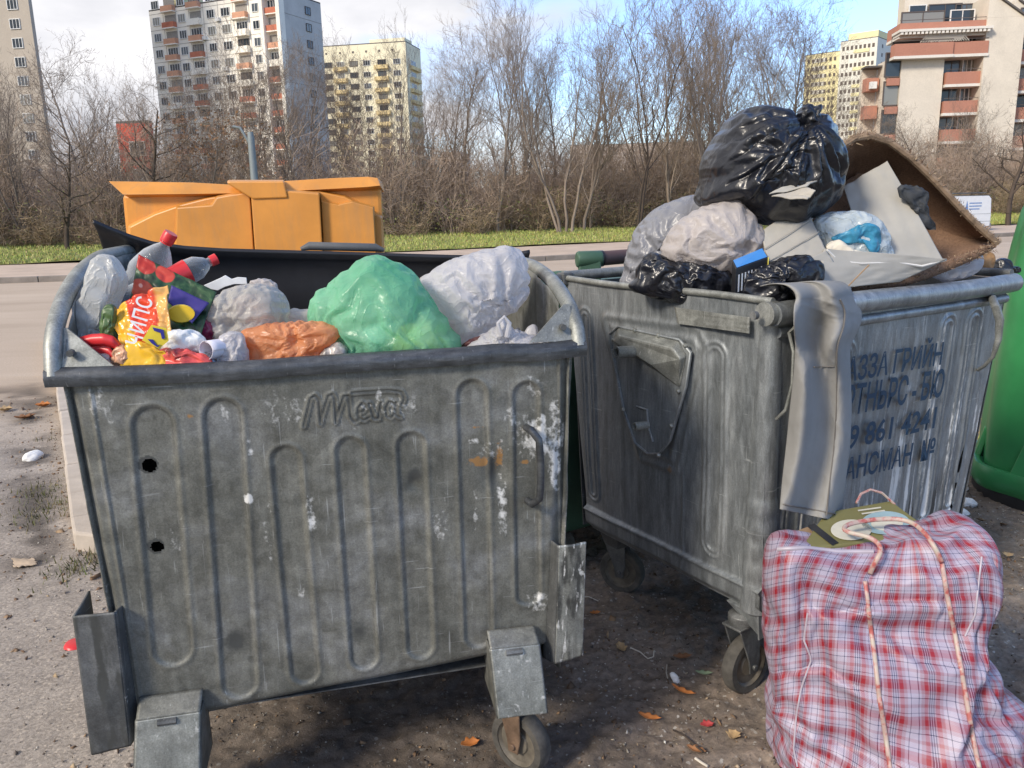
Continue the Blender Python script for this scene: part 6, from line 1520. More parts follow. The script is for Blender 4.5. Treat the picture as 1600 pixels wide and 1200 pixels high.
# rolled paper tube
c0, c1 = B1(328, 547, .03), B1(372, 540, .10); axr = (c1 - c0) / np.linalg.norm(c1 - c0)
V = []; F = []
for j, h_ in enumerate((0, .02, .06, .10)):
    for k in range(40): a = k / 39 * 2 * math.pi * 1.25; R_ = .0225 - .003 * k / 39; u_ = np.cross(axr, ZV); u_ /= np.linalg.norm(u_); w_ = np.cross(u_, axr); V.append(c0 + axr * (h_ - .012) + (u_ * math.cos(a) + w_ * math.sin(a)) * R_)
for j in range(3):
    for k in range(39): F.append((j * 40 + k, j * 40 + k + 1, (j + 1) * 40 + k + 1, (j + 1) * 40 + k))
o = MB().add(V, F).build('paper_tube', simple('paper_lilac', (.68, .66, .74), .6, 0, .06), None, smooth=True); s_ = o.modifiers.new('t', 'SOLIDIFY'); s_.thickness = .001; tag(o, 'rolled white paper tube with its open end facing out over the front rim', 'paper tube')
# small bottle with red label
c0, c1 = B1(270, 436, .40), B1(330, 408, .44); axr = (c1 - c0) / np.linalg.norm(c1 - c0)
sb_ = empty('plastic_bottle', tuple(c0), 0, 'smaller lying bottle with a red label, right of the large clear one', 'bottle')
MB().lathe([(.02, -.14), (.033, -.13), (.034, -.02), (.031, .02), (.034, .06), (.032, .085), (.018, .11), (.012, .115), (.012, .125)], c1 - axr * .125, axr, 26).build('bottle_body', M_pet, sb_, smooth=True, angle=70)
lbm = MB().lathe([(.0352, -.02), (.0325, .02), (.0352, .058)], c1 - axr * .125, axr, 40, close=False).build('bottle_label', M_red, sb_, smooth=True)
MB().lathe([(.015, 0), (.0155, .018), (.001, .019)], c1 - axr * .002, axr, 20).build('cap', M_red, sb_, smooth=True)
u_ = np.cross(axr, [0, 1, 0]); u_ = u_ / np.linalg.norm(u_); u_ = u_ if u_[2] > 0 else -u_
text_mesh('lettering', 'Cola', .060, .022, c1 - axr * .142 - np.array([0, .037, 0]) - u_ * .010, axr, u_, np.array([0, -1, 0]), M_white, lbm, .2)
# white fork-like strip
pl_ = [(318, 446), (345, 434), (352, 430), (362, 436), (372, 433), (385, 434), (386, 444), (366, 444), (352, 448), (340, 454), (330, 452)]
poly_sheet('plastic_strip', [B1(x, y, .36) for x, y in pl_], M_white, N1 * .004, 'white forked plastic strip on top of the heap behind the milky bag', 'plastic strip')
# milky bags
puff('plastic_bag', [(336, 468), (352, 455), (378, 448), (405, 448), (428, 455), (442, 470), (450, 492), (450, 520), (440, 545), (400, 560), (350, 560), (328, 540), (318, 505)], Y1(390, 500, .22), .10, F_clear, 'milky see-through knotted bag at the middle left of the heap, before the black lid', 'plastic bag', seed=31, fac=.09, rid=.018, rs=10, gather=[(378, 500, .012, 18, .9)])
puff('crumpled_paper', [(350, 480), (380, 462), (420, 470), (436, 500), (420, 530), (360, 530), (340, 505)], Y1(390, 500, .26), .05, simple('peach_paper', (.62, .45, .36), .7, 0, .4, 20), 'peach coloured scrunched paper inside the milky see-through bag', 'paper', seed=32, fac=.15, rid=.02, rs=10, M=70, K=18)
puff('plastic_bag', [(450, 490), (470, 484), (500, 488), (505, 520), (495, 545), (455, 545)], Y1(475, 515, .25), .05, F_pale, 'small pale bag scrap between the milky bag and the green sack', 'plastic bag', seed=33, fac=.10, rid=.012, rs=10, M=60, K=16)
# orange bag
puff('plastic_bag', [(380, 518), (402, 510), (430, 505), (470, 504), (505, 506), (527, 513), (529, 524), (520, 540), (510, 556), (502, 580), (440, 600), (385, 590), (380, 560), (386, 540)], Y1(455, 535, .10), .055, F_orange, 'bright orange thin carrier bag lying low against the front rim', 'plastic bag', seed=41, fac=.08, rid=.016, rs=10, gather=[(468, 530, .012, 16, .8)])
puff('wrapper', [(505, 545), (525, 536), (540, 545), (542, 570), (515, 575), (500, 562)], Y1(520, 555, .06), .02, simple('brown_blue_wrapper', (.30, .27, .25), .3, 0, .8, 60), 'small brown and blue wrapper end between the orange bag and the green sack', 'wrapper', seed=43, fac=.14, rid=.006, M=50, K=12)
# green sack and contents
ygr = Y1(600, 490, .16)
puff('rubbish_sack', [(488, 478), (495, 461), (520, 440), (545, 420), (570, 404), (592, 402), (615, 410), (640, 426), (658, 446), (680, 478), (705, 510), (719, 535), (718, 560), (700, 590), (620, 605), (540, 600), (520, 575), (514, 545), (500, 520), (487, 500)], ygr, .13, F_green, 'large bulging translucent green rubbish sack in the middle of the olive grey container', 'rubbish sack', seed=52, fac=.075, nf=30, rid=.016, rs=9, M=200, K=60, gather=[(645, 580, .020, 26, .95), (520, 520, .008, 20, .6)])
puff('orange_peel', [(618, 530), (628, 510), (650, 502), (690, 508), (706, 530), (704, 552), (670, 565), (628, 556)], ygr + .0, .112, simple('yellow_peel', (.85, .55, .10), .5, 0, .35, 18), 'yellow orange fruit peel showing through the lower right of the green sack', 'fruit peel', seed=53, fac=.2, rid=.02, rs=10, M=70, K=18)
puff('crumpled_paper', [(570, 510), (590, 498), (614, 505), (618, 530), (600, 545), (575, 538)], ygr - .01, .105, M_white, 'pale crumpled paper showing through the middle of the green sack', 'paper', seed=54, fac=.2, rid=.02, rs=10, M=60, K=16)
puff('crumpled_paper', [(520, 470), (560, 440), (610, 440), (650, 480), (640, 520), (560, 540), (520, 520)], ygr + .02, .09, simple('mixed_inside', (.40, .42, .36), .6, 0, .5, 14), 'dull paper bundle filling the upper part of the green sack', 'paper', seed=55, fac=.2, rid=.03, rs=8, M=70, K=18)
# white sacks
puff('rubbish_sack', [(655, 440), (672, 425), (700, 410), (735, 398), (765, 390), (790, 386), (810, 392), (822, 408), (826, 440), (822, 465), (806, 485), (790, 497), (770, 520), (745, 540), (722, 545), (712, 525), (690, 490), (668, 462)], Y1(745, 460, .27), .12, F_white, 'big pinkish white tied sack at the right end of the olive grey container', 'rubbish sack', seed=61, fac=.07, rid=.015, rs=8, M=180, K=54, gather=[(792, 492, .014, 22, .9), (785, 452, .006, 12, .4)])
kb = puff('plastic_bag', [(730, 545), (745, 530), (762, 520), (778, 508), (786, 500), (794, 510), (815, 520), (838, 528), (856, 540), (862, 560), (820, 580), (740, 580)], Y1(795, 545, .08), .07, F_white, 'small white knotted bag against the front rim below the pinkish white sack', 'plastic bag', seed=63, fac=.08, rid=.014, rs=9, gather=[(790, 528, .016, 22, .9)])
MB().tube([B1(783, 525, .02), B1(778, 505, .02), B1(788, 495, .02), B1(796, 505, .02), B1(792, 527, .02)], [.006, .005, .005, .006, .007], 8).build('knot_loop', F_white, kb, smooth=True)
puff('food_scrap', [(722, 540), (740, 528), (765, 522), (752, 535), (735, 552), (722, 556)], Y1(742, 540, .10), .012, simple('dark_red_scrap', (.06, .012, .014), .5), 'dark red leafy scrap squeezed between the two white bags', 'food scrap', seed=64, fac=.1, rid=.004, M=40, K=10)
puff('plastic_bag', [(820, 520), (836, 508), (842, 528), (862, 540), (860, 560), (825, 560)], Y1(842, 535, .16), .02, F_white, 'last flap of white film by the right gusset of the olive grey container', 'plastic bag', seed=66, fac=.1, rid=.008, M=50, K=12)

# ---- right container
puff('rubbish_sack', [(1098, 285), (1104, 250), (1122, 215), (1142, 188), (1165, 173), (1190, 167), (1215, 170), (1238, 180), (1260, 176), (1278, 180), (1296, 198), (1306, 225), (1309, 255), (1306, 282), (1296, 310), (1270, 335), (1235, 352), (1200, 352), (1170, 345), (1130, 325), (1092, 318)], 2.72, .22, F_black, 'huge shiny black rubbish sack crowning the heap in the right container', 'rubbish sack', seed=71, ctr=(1200, 262), g=(.30, .16, .03, .01), iters=(60, 50, 24, 8), rid=.01, gather=[(1238, 192, .030, 30, 1.0), (1190, 245, .014, 18, .35)], creases=[([(1234, 205), (1200, 240), (1165, 290), (1150, 320)], .014, .010), ([(1236, 205), (1215, 260), (1205, 320)], .014, .009), ([(1240, 205), (1245, 270), (1235, 330)], .014, .009), ([(1250, 205), (1280, 260), (1285, 310)], .014, .010), ([(1228, 200), (1170, 215), (1120, 260)], .014, .010), ([(1195, 245), (1140, 275), (1105, 300)], .012, .008), ([(1222, 190), (1190, 185), (1140, 205)], .010, .008), ([(1258, 200), (1295, 230), (1304, 280)], .010, .009)])
puff('sack_knot', [(1246, 188), (1252, 172), (1262, 162), (1274, 166), (1281, 164), (1281, 178), (1284, 192), (1270, 202), (1250, 200)], 2.62, .035, F_black, 'twisted black knot tails on top of the huge black sack', 'sack knot', seed=72, fac=.2, rid=.015, rs=12, M=90, K=24, gather=[(1255, 195, .008, 12, .9)])
puff('rubbish_sack', [(980, 450), (978, 415), (985, 385), (1000, 355), (1022, 332), (1050, 316), (1082, 306), (1105, 308), (1112, 335), (1100, 370), (1085, 400), (1070, 450)], 2.95, .13, F_grey, 'smooth blue grey sack at the left end of the right container', 'rubbish sack', seed=73, fac=.05, rid=.010, rs=6, stretch=(2, .6), gather=[(1020, 430, .016, 22, .9)])
puff('rubbish_sack', [(1036, 400), (1038, 380), (1055, 355), (1080, 335), (1105, 322), (1132, 312), (1150, 312), (1166, 328), (1182, 350), (1190, 375), (1186, 400), (1165, 425), (1120, 430), (1060, 418)], 2.64, .12, F_pale, 'pinkish grey thin sack in front of the huge black one', 'rubbish sack', seed=75, fac=.07, rid=.015, rs=8, M=170, K=50, gather=[(1150, 385, .010, 20, .8), (1070, 395, .010, 18, .5)])
puff('rubbish_sack', [(990, 438), (1000, 415), (1020, 398), (1050, 405), (1085, 402), (1115, 410), (1140, 425), (1150, 450), (1152, 480), (1090, 478), (1020, 465), (985, 450)], 2.60, .08, F_black, 'low crumpled black sack at the left front of the right container', 'rubbish sack', seed=77, fac=.10, rid=.024, rs=12, gather=[(1045, 405, .012, 14, .6)])
puff('rubbish_sack', [(1150, 440), (1168, 425), (1200, 415), (1230, 403), (1262, 402), (1282, 415), (1280, 440), (1255, 462), (1225, 485), (1170, 480), (1148, 465)], 2.42, .07, F_black, 'crumpled black bag by the near corner under the grey carton flap', 'rubbish sack', seed=78, fac=.12, rid=.026, rs=13, gather=[(1225, 440, .014, 16, .8)])
# blue printed box
bq = [np.array(on_y(x, y, d)) for x, y, d in ((1144, 408, 2.42), (1192, 388, 2.50), (1200, 402, 2.44), (1150, 420, 2.36))]
bl = MB(); low = -ZV * .09
bl.add(bq + [p + low for p in bq], [(0, 1, 2, 3), (3, 2, 6, 7), (2, 1, 5, 6), (0, 3, 7, 4), (1, 0, 4, 5), (4, 7, 6, 5)])
o = bl.build('box_body', M_black, None, bevel=.002); bxo = empty('small_carton', tuple(bq[0]), 0, 'small box with bright blue top and dark barred side before the pinkish sack', 'box'); o.parent = bxo; o.matrix_basis = inv(bxo)
M_blue = simple('blue_print', (.06, .24, .60), .35, 0, .15)
mid = [p + ZV * .0012 for p in bq]; MB().prism([p * .94 + sum(mid) / 4 * .06 for p in mid], ZV * .001).build('blue_top', M_blue, bxo)
br_ = MB()
for k in range(9):
    s0 = .08 + .1 * k; a_ = bq[3] + (bq[2] - bq[3]) * s0; br_.prism([a_ - ZV * .02, a_ + (bq[2] - bq[3]) * .04 - ZV * .02, a_ + (bq[2] - bq[3]) * .04 - ZV * .07, a_ - ZV * .07], np.array([0, -.0008, 0]))
o = br_.build('bar_marks', M_white, bxo); o['kind'] = 'stuff'
MB().tube([bq[2] + np.array([.001, -.001, 0]), bq[2] + low + np.array([.001, -.001, 0])], .0015, 5).build('yellow_edge', simple('yellow_edge', (.7, .6, .1), .5), bxo)
# open grey carton
cb = empty('cardboard_box', tuple(on_y(1330, 430, 2.6)), 0, 'torn open grey cardboard carton with a tall flap, lying on the rug', 'cardboard box')
sheet('flap', [on_y(1188, 362, 2.58), on_y(1256, 314, 2.66), on_y(1292, 392, 2.50), on_y(1204, 440, 2.42)], M_card, parent=cb, seed=3, warp=.008, torn=.05)
for k in (.35, .62): 
    a_ = on_y(1188 + 16 * k, 362 + 78 * k, 2.575 - .16 * k); b_ = on_y(1256 + 36 * k, 314 + 78 * k, 2.655 - .16 * k); MB().tube([a_ - ZV * -.002 - np.array([0, .006, 0]), b_ - np.array([0, .006, 0])], .0018, 5).build('crease', M_card, cb, smooth=True)
sheet('tall_flap', [on_y(1318, 292, 2.82), on_y(1386, 250, 2.80), on_y(1474, 408, 2.62), on_y(1352, 402, 2.60)], M_card, parent=cb, seed=5, warp=.012, nx=60, ny=60)
sheet('front_wall', [on_y(1288, 388, 2.50), on_y(1478, 406, 2.60), on_y(1405, 440, 2.56), on_y(1272, 456, 2.40)], M_card, parent=cb, seed=6, warp=.010)
sheet('front_wall', [on_y(1206, 432, 2.42), on_y(1290, 392, 2.49), on_y(1330, 452, 2.46), on_y(1225, 462, 2.38)], M_card, parent=cb, seed=7, warp=.008)
MB().tube([on_y(1358, 414, 2.44), on_y(1336, 436, 2.43), on_y(1318, 455, 2.42)], .0022, 5).build('tear_line', M_kraft, cb)
MB().tube([on_y(1292, 391, 2.49), on_y(1310, 408, 2.50), on_y(1345, 412, 2.50), on_y(1400, 410, 2.55), on_y(1440, 416, 2.57), on_y(1478, 406, 2.60)], .004, 6).build('cut_edge', simple('pale_cut_card', (.62, .60, .56), .8), cb, smooth=True)
# bag inside the carton
puff('plastic_bag', [(1274, 348), (1292, 335), (1320, 331), (1350, 333), (1372, 345), (1386, 368), (1394, 395), (1390, 412), (1360, 415), (1320, 410), (1290, 398), (1278, 375)], 2.62, .05, film('bluish_film', (.62, .70, .74), .9, .3, .25, .6), 'crumpled white and blue plastic bag lying inside the grey carton', 'plastic bag', seed=81, fac=.10, rid=.018, rs=11)
puff('wrapper', [(1300, 372), (1322, 362), (1352, 350), (1374, 358), (1376, 385), (1362, 398), (1345, 380), (1322, 382)], 2.565, .012, simple('teal_print', (.04, .22, .36), .35, 0, .4, 30), 'teal blue printed patch of film inside the grey carton', 'wrapper', seed=82, fac=.14, rid=.006, M=60, K=12)
puff('crumpled_paper', [(1292, 385), (1312, 376), (1335, 390), (1362, 396), (1372, 410), (1340, 416), (1306, 408)], 2.55, .02, simple('cream_cloth', (.62, .57, .48), .8, 0, .1), 'cream scrap of cloth in the mouth of the grey carton', 'cloth scrap', seed=83, fac=.12, rid=.012, M=60, K=14)
# rug: rolled, its arch standing up behind
M_rugd = None
m, N, L, b = newmat('rug_backing'); v = objvec(N, L); n1 = noise(N, L, 3, 6, .6, v); n2 = noise(N, L, 160, 3, .7, v)
r = ramp(N, [(.3, (.15, .085, .052)), (.7, (.25, .155, .10))]); L.new(n1.outputs[0], r.inputs[0]); r2 = ramp(N, [(.3, (.7,) * 3), (.7, (1.3,) * 3)]); L.new(n2.outputs[0], r2.inputs[0]); L.new(mixc(N, L, 1, r.outputs[0], r2.outputs[0], 'MULTIPLY'), b.inputs['Base Color']); b.inputs['Roughness'].default_value = 1.0
bump(N, L, b, n2.outputs[0], .5, .004); M_rug = m
rug = empty('rug', tuple(on_y(1420, 380, 2.8)), 0, 'brown carpet offcut folded into an arch over the right half of the right container', 'rug')
top_e = [(1296, 262), (1310, 232), (1335, 216), (1360, 212), (1390, 222), (1425, 248), (1460, 282), (1500, 325), (1530, 355), (1558, 380)]
ti = np.linspace(0, 9, 90); tp = np.stack([np.interp(ti, range(10), [p[k] for p in top_e]) for k in (0, 1)], -1)
low_e = [(1290, 420), (1300, 420), (1320, 430), (1350, 435), (1380, 438), (1410, 436), (1440, 425), (1480, 410), (1520, 396), (1556, 384)]
lp_ = np.stack([np.interp(ti, range(10), [p[k] for p in low_e]) for k in (0, 1)], -1)
rows = []
for f in np.linspace(0, 1, 50):
    row = []
    for k in range(90):
        x = tp[k] * (1 - f) + lp_[k] * f; s_ = k / 89
        dep = 2.74 + .10 * s_ + (.42 * (1 - .85 * s_)) * math.sin(min(1, f * 1.25) * math.pi * .62) - .42 * max(0, f - .5) * (1 - .4 * s_) * (1 - .5 * s_) + .06 * s_ * (1 - f) 
        row.append(on_y(x[0], x[1], dep))
    rows.append(row)
X = np.array(rows); 
grid_obj('rug_inner', X, M_rug, rug, thick=.012)
# rolled lower edge of the rug
le = [(1318, 452), (1360, 446), (1400, 440), (1440, 428), (1480, 414), (1520, 399), (1550, 386)]
MB().tube([on_y(x, y, 2.62 + .035 * i) for i, (x, y) in enumerate(le)], [.018, .022, .024, .023, .020, .016, .008], 12).build('rug_edge', M_rug, rug, smooth=True)
MB().tube([on_y(x, y, 2.75 + .011 * i_) for i_, (x, y) in enumerate(top_e)], .012, 8).build('rug_edge', simple('fluff', (.27, .19, .125), 1.0, 0, .4, 30), rug, smooth=True)
sheet('inner_fold', [on_y(1262, 322, 2.86), on_y(1344, 266, 2.98), on_y(1420, 400, 2.84), on_y(1290, 402, 2.72)], M_rug, parent=rug, seed=15, warp=.012, torn=.06)
rg_ = np.random.default_rng(5); n_ = 2600
def fringe(rg, n):
    return None
pk_ = rg_.uniform(0, 9, n_); px_ = np.interp(pk_, range(10), [p[0] for p in top_e]); py_ = np.interp(pk_, range(10), [p[1] for p in top_e])
A = np.array([on_y(a, b_, 2.75 + .011 * c_) for a, b_, c_ in zip(px_, py_, pk_)]); A += rg_.normal(0, .006, A.shape)
dirn = rg_.normal(0, .006, A.shape) + np.array([.004, 0, .006]); wv = rg_.normal(0, .0012, A.shape)
V = np.stack([A - wv, A + wv, A + dirn], 1).reshape(-1, 3)
pk_ = rg_.uniform(0, 6, n_); A2 = np.array([on_y(np.interp(a, range(7), [p[0] for p in le]), np.interp(a, range(7), [p[1] for p in le]), 2.61 + .035 * a) for a in pk_]); A2 += rg_.normal(0, .008, A2.shape); V2 = np.stack([A2 - wv, A2 + wv, A2 + rg_.normal(0, .007, A.shape)], 1).reshape(-1, 3)
V = np.concatenate([V, V2]); o = mesh_obj('frayed_fringe', np_mesh('frayed_fringe', V, np.arange(len(V)).reshape(-1, 3), {'tone': np.repeat(rg_.random(len(V) // 3), 3)}), toned('fringe', [(0, (.12, .07, .05)), (.5, (.24, .16, .10)), (1, (.45, .35, .24))]), rug); o['kind'] = 'stuff'
# dark garment strap
puff('garment', [(1404, 296), (1425, 290), (1446, 300), (1450, 325), (1454, 345), (1466, 357), (1450, 358), (1440, 352), (1428, 330)], 2.70, .012, simple('dark_cloth', (.035, .04, .048), .7, 0, .3, 20), 'dark grey garment strip hanging behind the tall carton flap', 'garment', seed=86, fac=.12, rid=.016, rs=12, M=80, K=18)
# torn card lying across the black sack
sheet('torn_card', [on_y(1200, 304, 2.48), on_y(1240, 286, 2.50), on_y(1288, 280, 2.52), on_y(1262, 292, 2.46)], M_card, 'torn strip of grey card lying across the front of the huge black sack', 'card scrap', seed=88, warp=.008, torn=.1, nx=30, ny=20)
sheet('torn_card', [on_y(1204, 306, 2.47), on_y(1262, 294, 2.47), on_y(1275, 298, 2.44), on_y(1262, 312, 2.43)], simple('lower_ply_card', (.40, .37, .32), .9), 'lower torn ply of card under the strip on the huge black sack', 'card scrap', seed=89, warp=.008, torn=.1, nx=30, ny=20)  # lower ply in a slightly warmer grey
# scraps at the far end
puff('crumpled_paper', [(1450, 425), (1480, 412), (1515, 402), (1530, 398), (1532, 412), (1520, 425), (1480, 440)], 2.95, .04, F_white, 'white film scrap under the tip of the rug', 'plastic scrap', seed=91, fac=.12, rid=.016, M=70, K=16)
puff('torn_card', [(1528, 405), (1540, 394), (1552, 398), (1552, 415), (1545, 424), (1526, 424)], 3.05, .02, simple('brown_torn_card', (.36, .21, .10), .9, 0, .3, 30), 'brown torn cardboard lump at the far end under the rug tip', 'card scrap', seed=92, fac=.14, rid=.01, M=50, K=12)
puff('rubbish_sack', [(1556, 412), (1562, 405), (1574, 405), (1582, 415), (1592, 418), (1590, 426), (1556, 424)], 3.2, .03, F_black, 'small black bag lump at the far corner of the right container', 'rubbish sack', seed=93, fac=.12, rid=.01, M=50, K=12)

# ---- grey trousers over the rim
m, N, L, b = newmat('grey_cotton'); v = objvec(N, L); n1 = noise(N, L, 4, 6, .6, v); n2 = noise(N, L, 300, 2, .6, v)
r = ramp(N, [(.3, (.215, .212, .205)), (.7, (.285, .282, .272))]); L.new(n1.outputs[0], r.inputs[0]); L.new(r.outputs[0], b.inputs['Base Color']); b.inputs['Roughness'].default_value = .95; bump(N, L, b, n2.outputs[0], .25, .001); M_cloth = m
lft = [(1244, 466), (1240, 480), (1240, 510), (1243, 545), (1240, 585), (1234, 640), (1228, 700), (1222, 750), (1218, 800)]
rgt = [(1330, 458), (1347, 486), (1345, 508), (1328, 540), (1329, 585), (1331, 640), (1328, 700), (1320, 760), (1314, 821)]
nv_, nu_ = 150, 80
tv = np.linspace(0, 8, nv_); lf = np.stack([np.interp(tv, range(9), [p[k] for p in lft]) for k in (0, 1)], -1); rt = np.stack([np.interp(tv, range(9), [p[k] for p in rgt]) for k in (0, 1)], -1)
for A_ in (lf, rt):
    for k in (0, 1): A_[:, k] = np.convolve(np.pad(A_[:, k], 6, 'edge'), np.ones(13) / 13, 'valid')
X = np.zeros((nv_ + 14, nu_, 3)); TX = np.linspace(0, 1, nu_)
for i in range(nv_):
    f = i / (nv_ - 1)
    for j, s_ in enumerate(TX):
        x = lf[i] * (1 - s_) + rt[i] * s_; 
        fold = .026 * math.sin(s_ * 9 + 1.6 * math.sin(f * 5 + 1) + f * 1.6) + .010 * math.sin((s_ * 7 + f * 11)) * math.exp(-((f - .3) / .25) ** 2) * (.25 + .75 * sstep(.0, .25, f)) * (1 - .35 * f) + .012 * math.sin(s_ * 5.5 + 9 * f) * math.exp(-((f - .22) / .2) ** 2) * 1.6
        fold += .014 * math.sin((x[1] - 500) / 19 + s_ * 4) * math.exp(-((f - .14) / .09) ** 2) * s_
        off = .052 + fold + .02 * f + .03 * 4 * s_ * (1 - s_) 
        off += .005 * (ridged(np.array([s_ * 3 + f * 2]), np.array([f * 9 - s_ * 2]), np.array([0.]), 7, 3)[0] - .5) + .0015 * math.sin(s_ * 23 + 3 * f)
        X[i + 14, j] = lon2(x[0], x[1], off)
for i in range(14):
    a = (13 - i + 1) / 14 * 2.4
    for j in range(nu_):
        p0 = X[14, j]; X[i + (0), j] = p0 + N2 * (.055 * (1 - math.cos(a)) + .03 * max(0, a - 1.4)) + ZV * (.036 * math.sin(a) - .0)
cl = grid_obj('trousers', X, M_cloth, thick=.002); sm = cl.modifiers.new('smooth', 'SMOOTH'); sm.iterations = 1
tag(cl, 'pale grey cotton trousers hanging over the rim at the near corner of the right container', 'trousers')
# seam
sj = 58
MB().tube([X[i, sj] - N2 * .0045 for i in range(20, nv_ + 12, 4)], .0022, 6).build('seam', simple('seam_dark', (.14, .13, .12), .9), cl, smooth=True)
MB().tube([X[nv_ // 2 + 8, j] - N2 * .005 for j in range(26, sj, 4)], .0018, 6).build('seam', simple('seam_dark', (.14, .13, .12), .9), cl, smooth=True)
MB().tube([X[nv_ + 8, j] - N2 * .005 for j in range(0, nu_, 4)], .0022, 6).build('hem', simple('seam_dark', (.14, .13, .12), .9), cl, smooth=True)

# ---- plaid bag
m, N, L, b = newmat('plaid_weave'); a_ = N.new('ShaderNodeAttribute'); a_.attribute_name = 'cloth_uv'
sp = N.new('ShaderNodeSeparateXYZ'); L.new(a_.outputs['Vector'], sp.inputs[0])
def stripes(coord, period, stops, off=0.0):
    k = N.new('ShaderNodeMath'); k.operation = 'MULTIPLY_ADD'; k.inputs[1].default_value = 1 / period; k.inputs[2].default_value = off; L.new(coord, k.inputs[0])
    f = N.new('ShaderNodeMath'); f.operation = 'FRACT'; L.new(k.outputs[0], f.inputs[0]); r = ramp(N, stops); r.color_ramp.interpolation = 'CONSTANT'; L.new(f.outputs[0], r.inputs[0]); return r.outputs[0]
Wt, Rd, Pk, Nv = (.56, .54, .64), (.40, .02, .03), (.44, .28, .33), (.012, .02, .09)
cv = stripes(sp.outputs[0], .092, [(0, Wt), (.12, Nv), (.145, Wt), (.20, Pk), (.30, Rd), (.40, Pk), (.43, Nv), (.465, Wt), (.49, Nv), (.525, Wt), (.55, Nv), (.58, Pk), (.62, Rd), (.73, Pk), (.82, Wt), (.90, Nv), (.92, Wt)])
ch = stripes(sp.outputs[1], .088, [(0, Wt), (.16, Nv), (.185, Wt), (.30, Pk), (.40, (.40, .03, .05)), (.56, (.40, .13, .17)), (.66, Wt), (.74, Nv), (.76, Wt), (.90, Pk)])
c = mixc(N, L, .48, cv, ch)
wv_ = N.new('ShaderNodeTexChecker'); wv_.inputs['Scale'].default_value = 420; L.new(a_.outputs['Vector'], wv_.inputs['Vector']); wv_.inputs['Color1'].default_value = (.88, .88, .88, 1); wv_.inputs['Color2'].default_value = (1.12, 1.12, 1.12, 1)
c = mixc(N, L, 1.0, c, wv_.outputs['Color'], 'MULTIPLY'); c = mixc(N, L, 1.0, c, (.66, .62, .67), 'MULTIPLY')
L.new(c, b.inputs['Base Color']); b.inputs['Roughness'].default_value = .5; M_plaid = m
n1 = noise(N, L, 18, 4, .6, objvec(N, L), .6); bump(N, L, b, n1.outputs[0], .35, .008)
yp = 2.06
pbag = puff('laundry_bag', [(1212, 872), (1222, 856), (1250, 850), (1300, 858), (1350, 858), (1400, 850), (1445, 838), (1485, 828), (1520, 826), (1537, 842), (1545, 880), (1540, 925), (1528, 965), (1512, 990), (1530, 1025), (1548, 1062), (1580, 1090), (1612, 1125), (1640, 1180), (1650, 1300), (1560, 1340), (1400, 1345), (1260, 1320), (1222, 1240), (1208, 1150), (1202, 1060), (1204, 960), (1206, 910)], yp, .20, M_plaid, 'large red, white and blue plaid woven laundry bag standing on the dirt at the right', 'laundry bag', seed=104, fac=.12, g=(.36, .22, .09, .03), iters=(60, 50, 30, 12), rid=.01, kb=.4, ctr=(1400, 1110), zmin=.012, uvscale=1, seedamp=.13, creases=[([(1222, 925), (1290, 935), (1360, 915), (1450, 905)], .022, .022), ([(1208, 1040), (1270, 1010), (1340, 1030)], .018, .018), ([(1215, 1100), (1290, 1120), (1380, 1100)], .014, .020), ([(1525, 985), (1470, 1030), (1430, 1100)], .022, .020), ([(1500, 1010), (1530, 1080), (1600, 1130)], .024, .020), ([(1490, 850), (1500, 920), (1480, 990)], .016, .015), ([(1420, 860), (1440, 900), (1430, 960)], .012, .012), ([(1290, 1150), (1380, 1170), (1470, 1150)], .014, .02), ([(1250, 870), (1262, 950), (1250, 1010)], .012, .012), ([(1340, 940), (1400, 990), (1470, 980)], .010, .014), ([(1520, 1120), (1560, 1180), (1640, 1200)], .02, .018)])
# white piping and cuff
def on_bag(px, py, off=.004):
    return on_y(px, py, yp - .2) 
import mathutils
from mathutils.bvhtree import BVHTree
def bag_hit(px, py, off=.004, obj=None):
    obj = obj or pbag
    me = obj.data
    global _bvh
    if '_bvh' not in globals() or _bvh[0] is not obj:
        _bvh = (obj, BVHTree.FromPolygons([v_.co.copy() for v_ in me.vertices], [tuple(p.vertices) for p in me.polygons]))
    d = Vector(ray(px, py)).normalized(); hit = _bvh[1].ray_cast(Vector(CAMP), d)
    if hit[0] is None: return np.array(on_y(px, py, yp - .02))
    return np.array(hit[0] - d * off)
def along(path, n, off=.004):
    pp = np.array(path, float); t = np.linspace(0, len(pp) - 1, n)
    return [bag_hit(np.interp(a, range(len(pp)), pp[:, 0]), np.interp(a, range(len(pp)), pp[:, 1]), off) for a in t]
M_pipe = simple('white_piping', (.42, .38, .44), .5, 0, .1)
MB().tube(along([(1262, 958), (1256, 1000), (1268, 1030), (1252, 1075), (1244, 1120), (1240, 1170), (1246, 1198)], 30, .001), .0026, 6).build('piping', M_pipe, pbag, smooth=True)
MB().tube(along([(1534, 870), (1528, 920), (1524, 960), (1508, 994)], 20, .001), .0026, 6).build('piping', M_pipe, pbag, smooth=True)
MB().tube(along([(1216, 858), (1260, 856), (1310, 862), (1365, 862)], 24, .002), .006, 8).build('hem', M_pipe, pbag, smooth=True)
def strap(path, w, name, mat, parent, off=.010, n=40):
    C_ = np.array(path); C_ = np.array(C_); t = np.gradient(C_, axis=0); t /= np.linalg.norm(t, axis=1)[:, None] + 1e-9
    view = C_ - CAMP; view /= np.linalg.norm(view, axis=1)[:, None]; s_ = np.cross(t, view); s_ /= np.linalg.norm(s_, axis=1)[:, None]
    rows = np.stack([C_ - s_ * w / 2, C_ - s_ * w * .2 - view * .0015, C_ + s_ * w * .2 - view * .0015, C_ + s_ * w / 2])
    return grid_obj(name, rows, mat, parent, thick=.002)
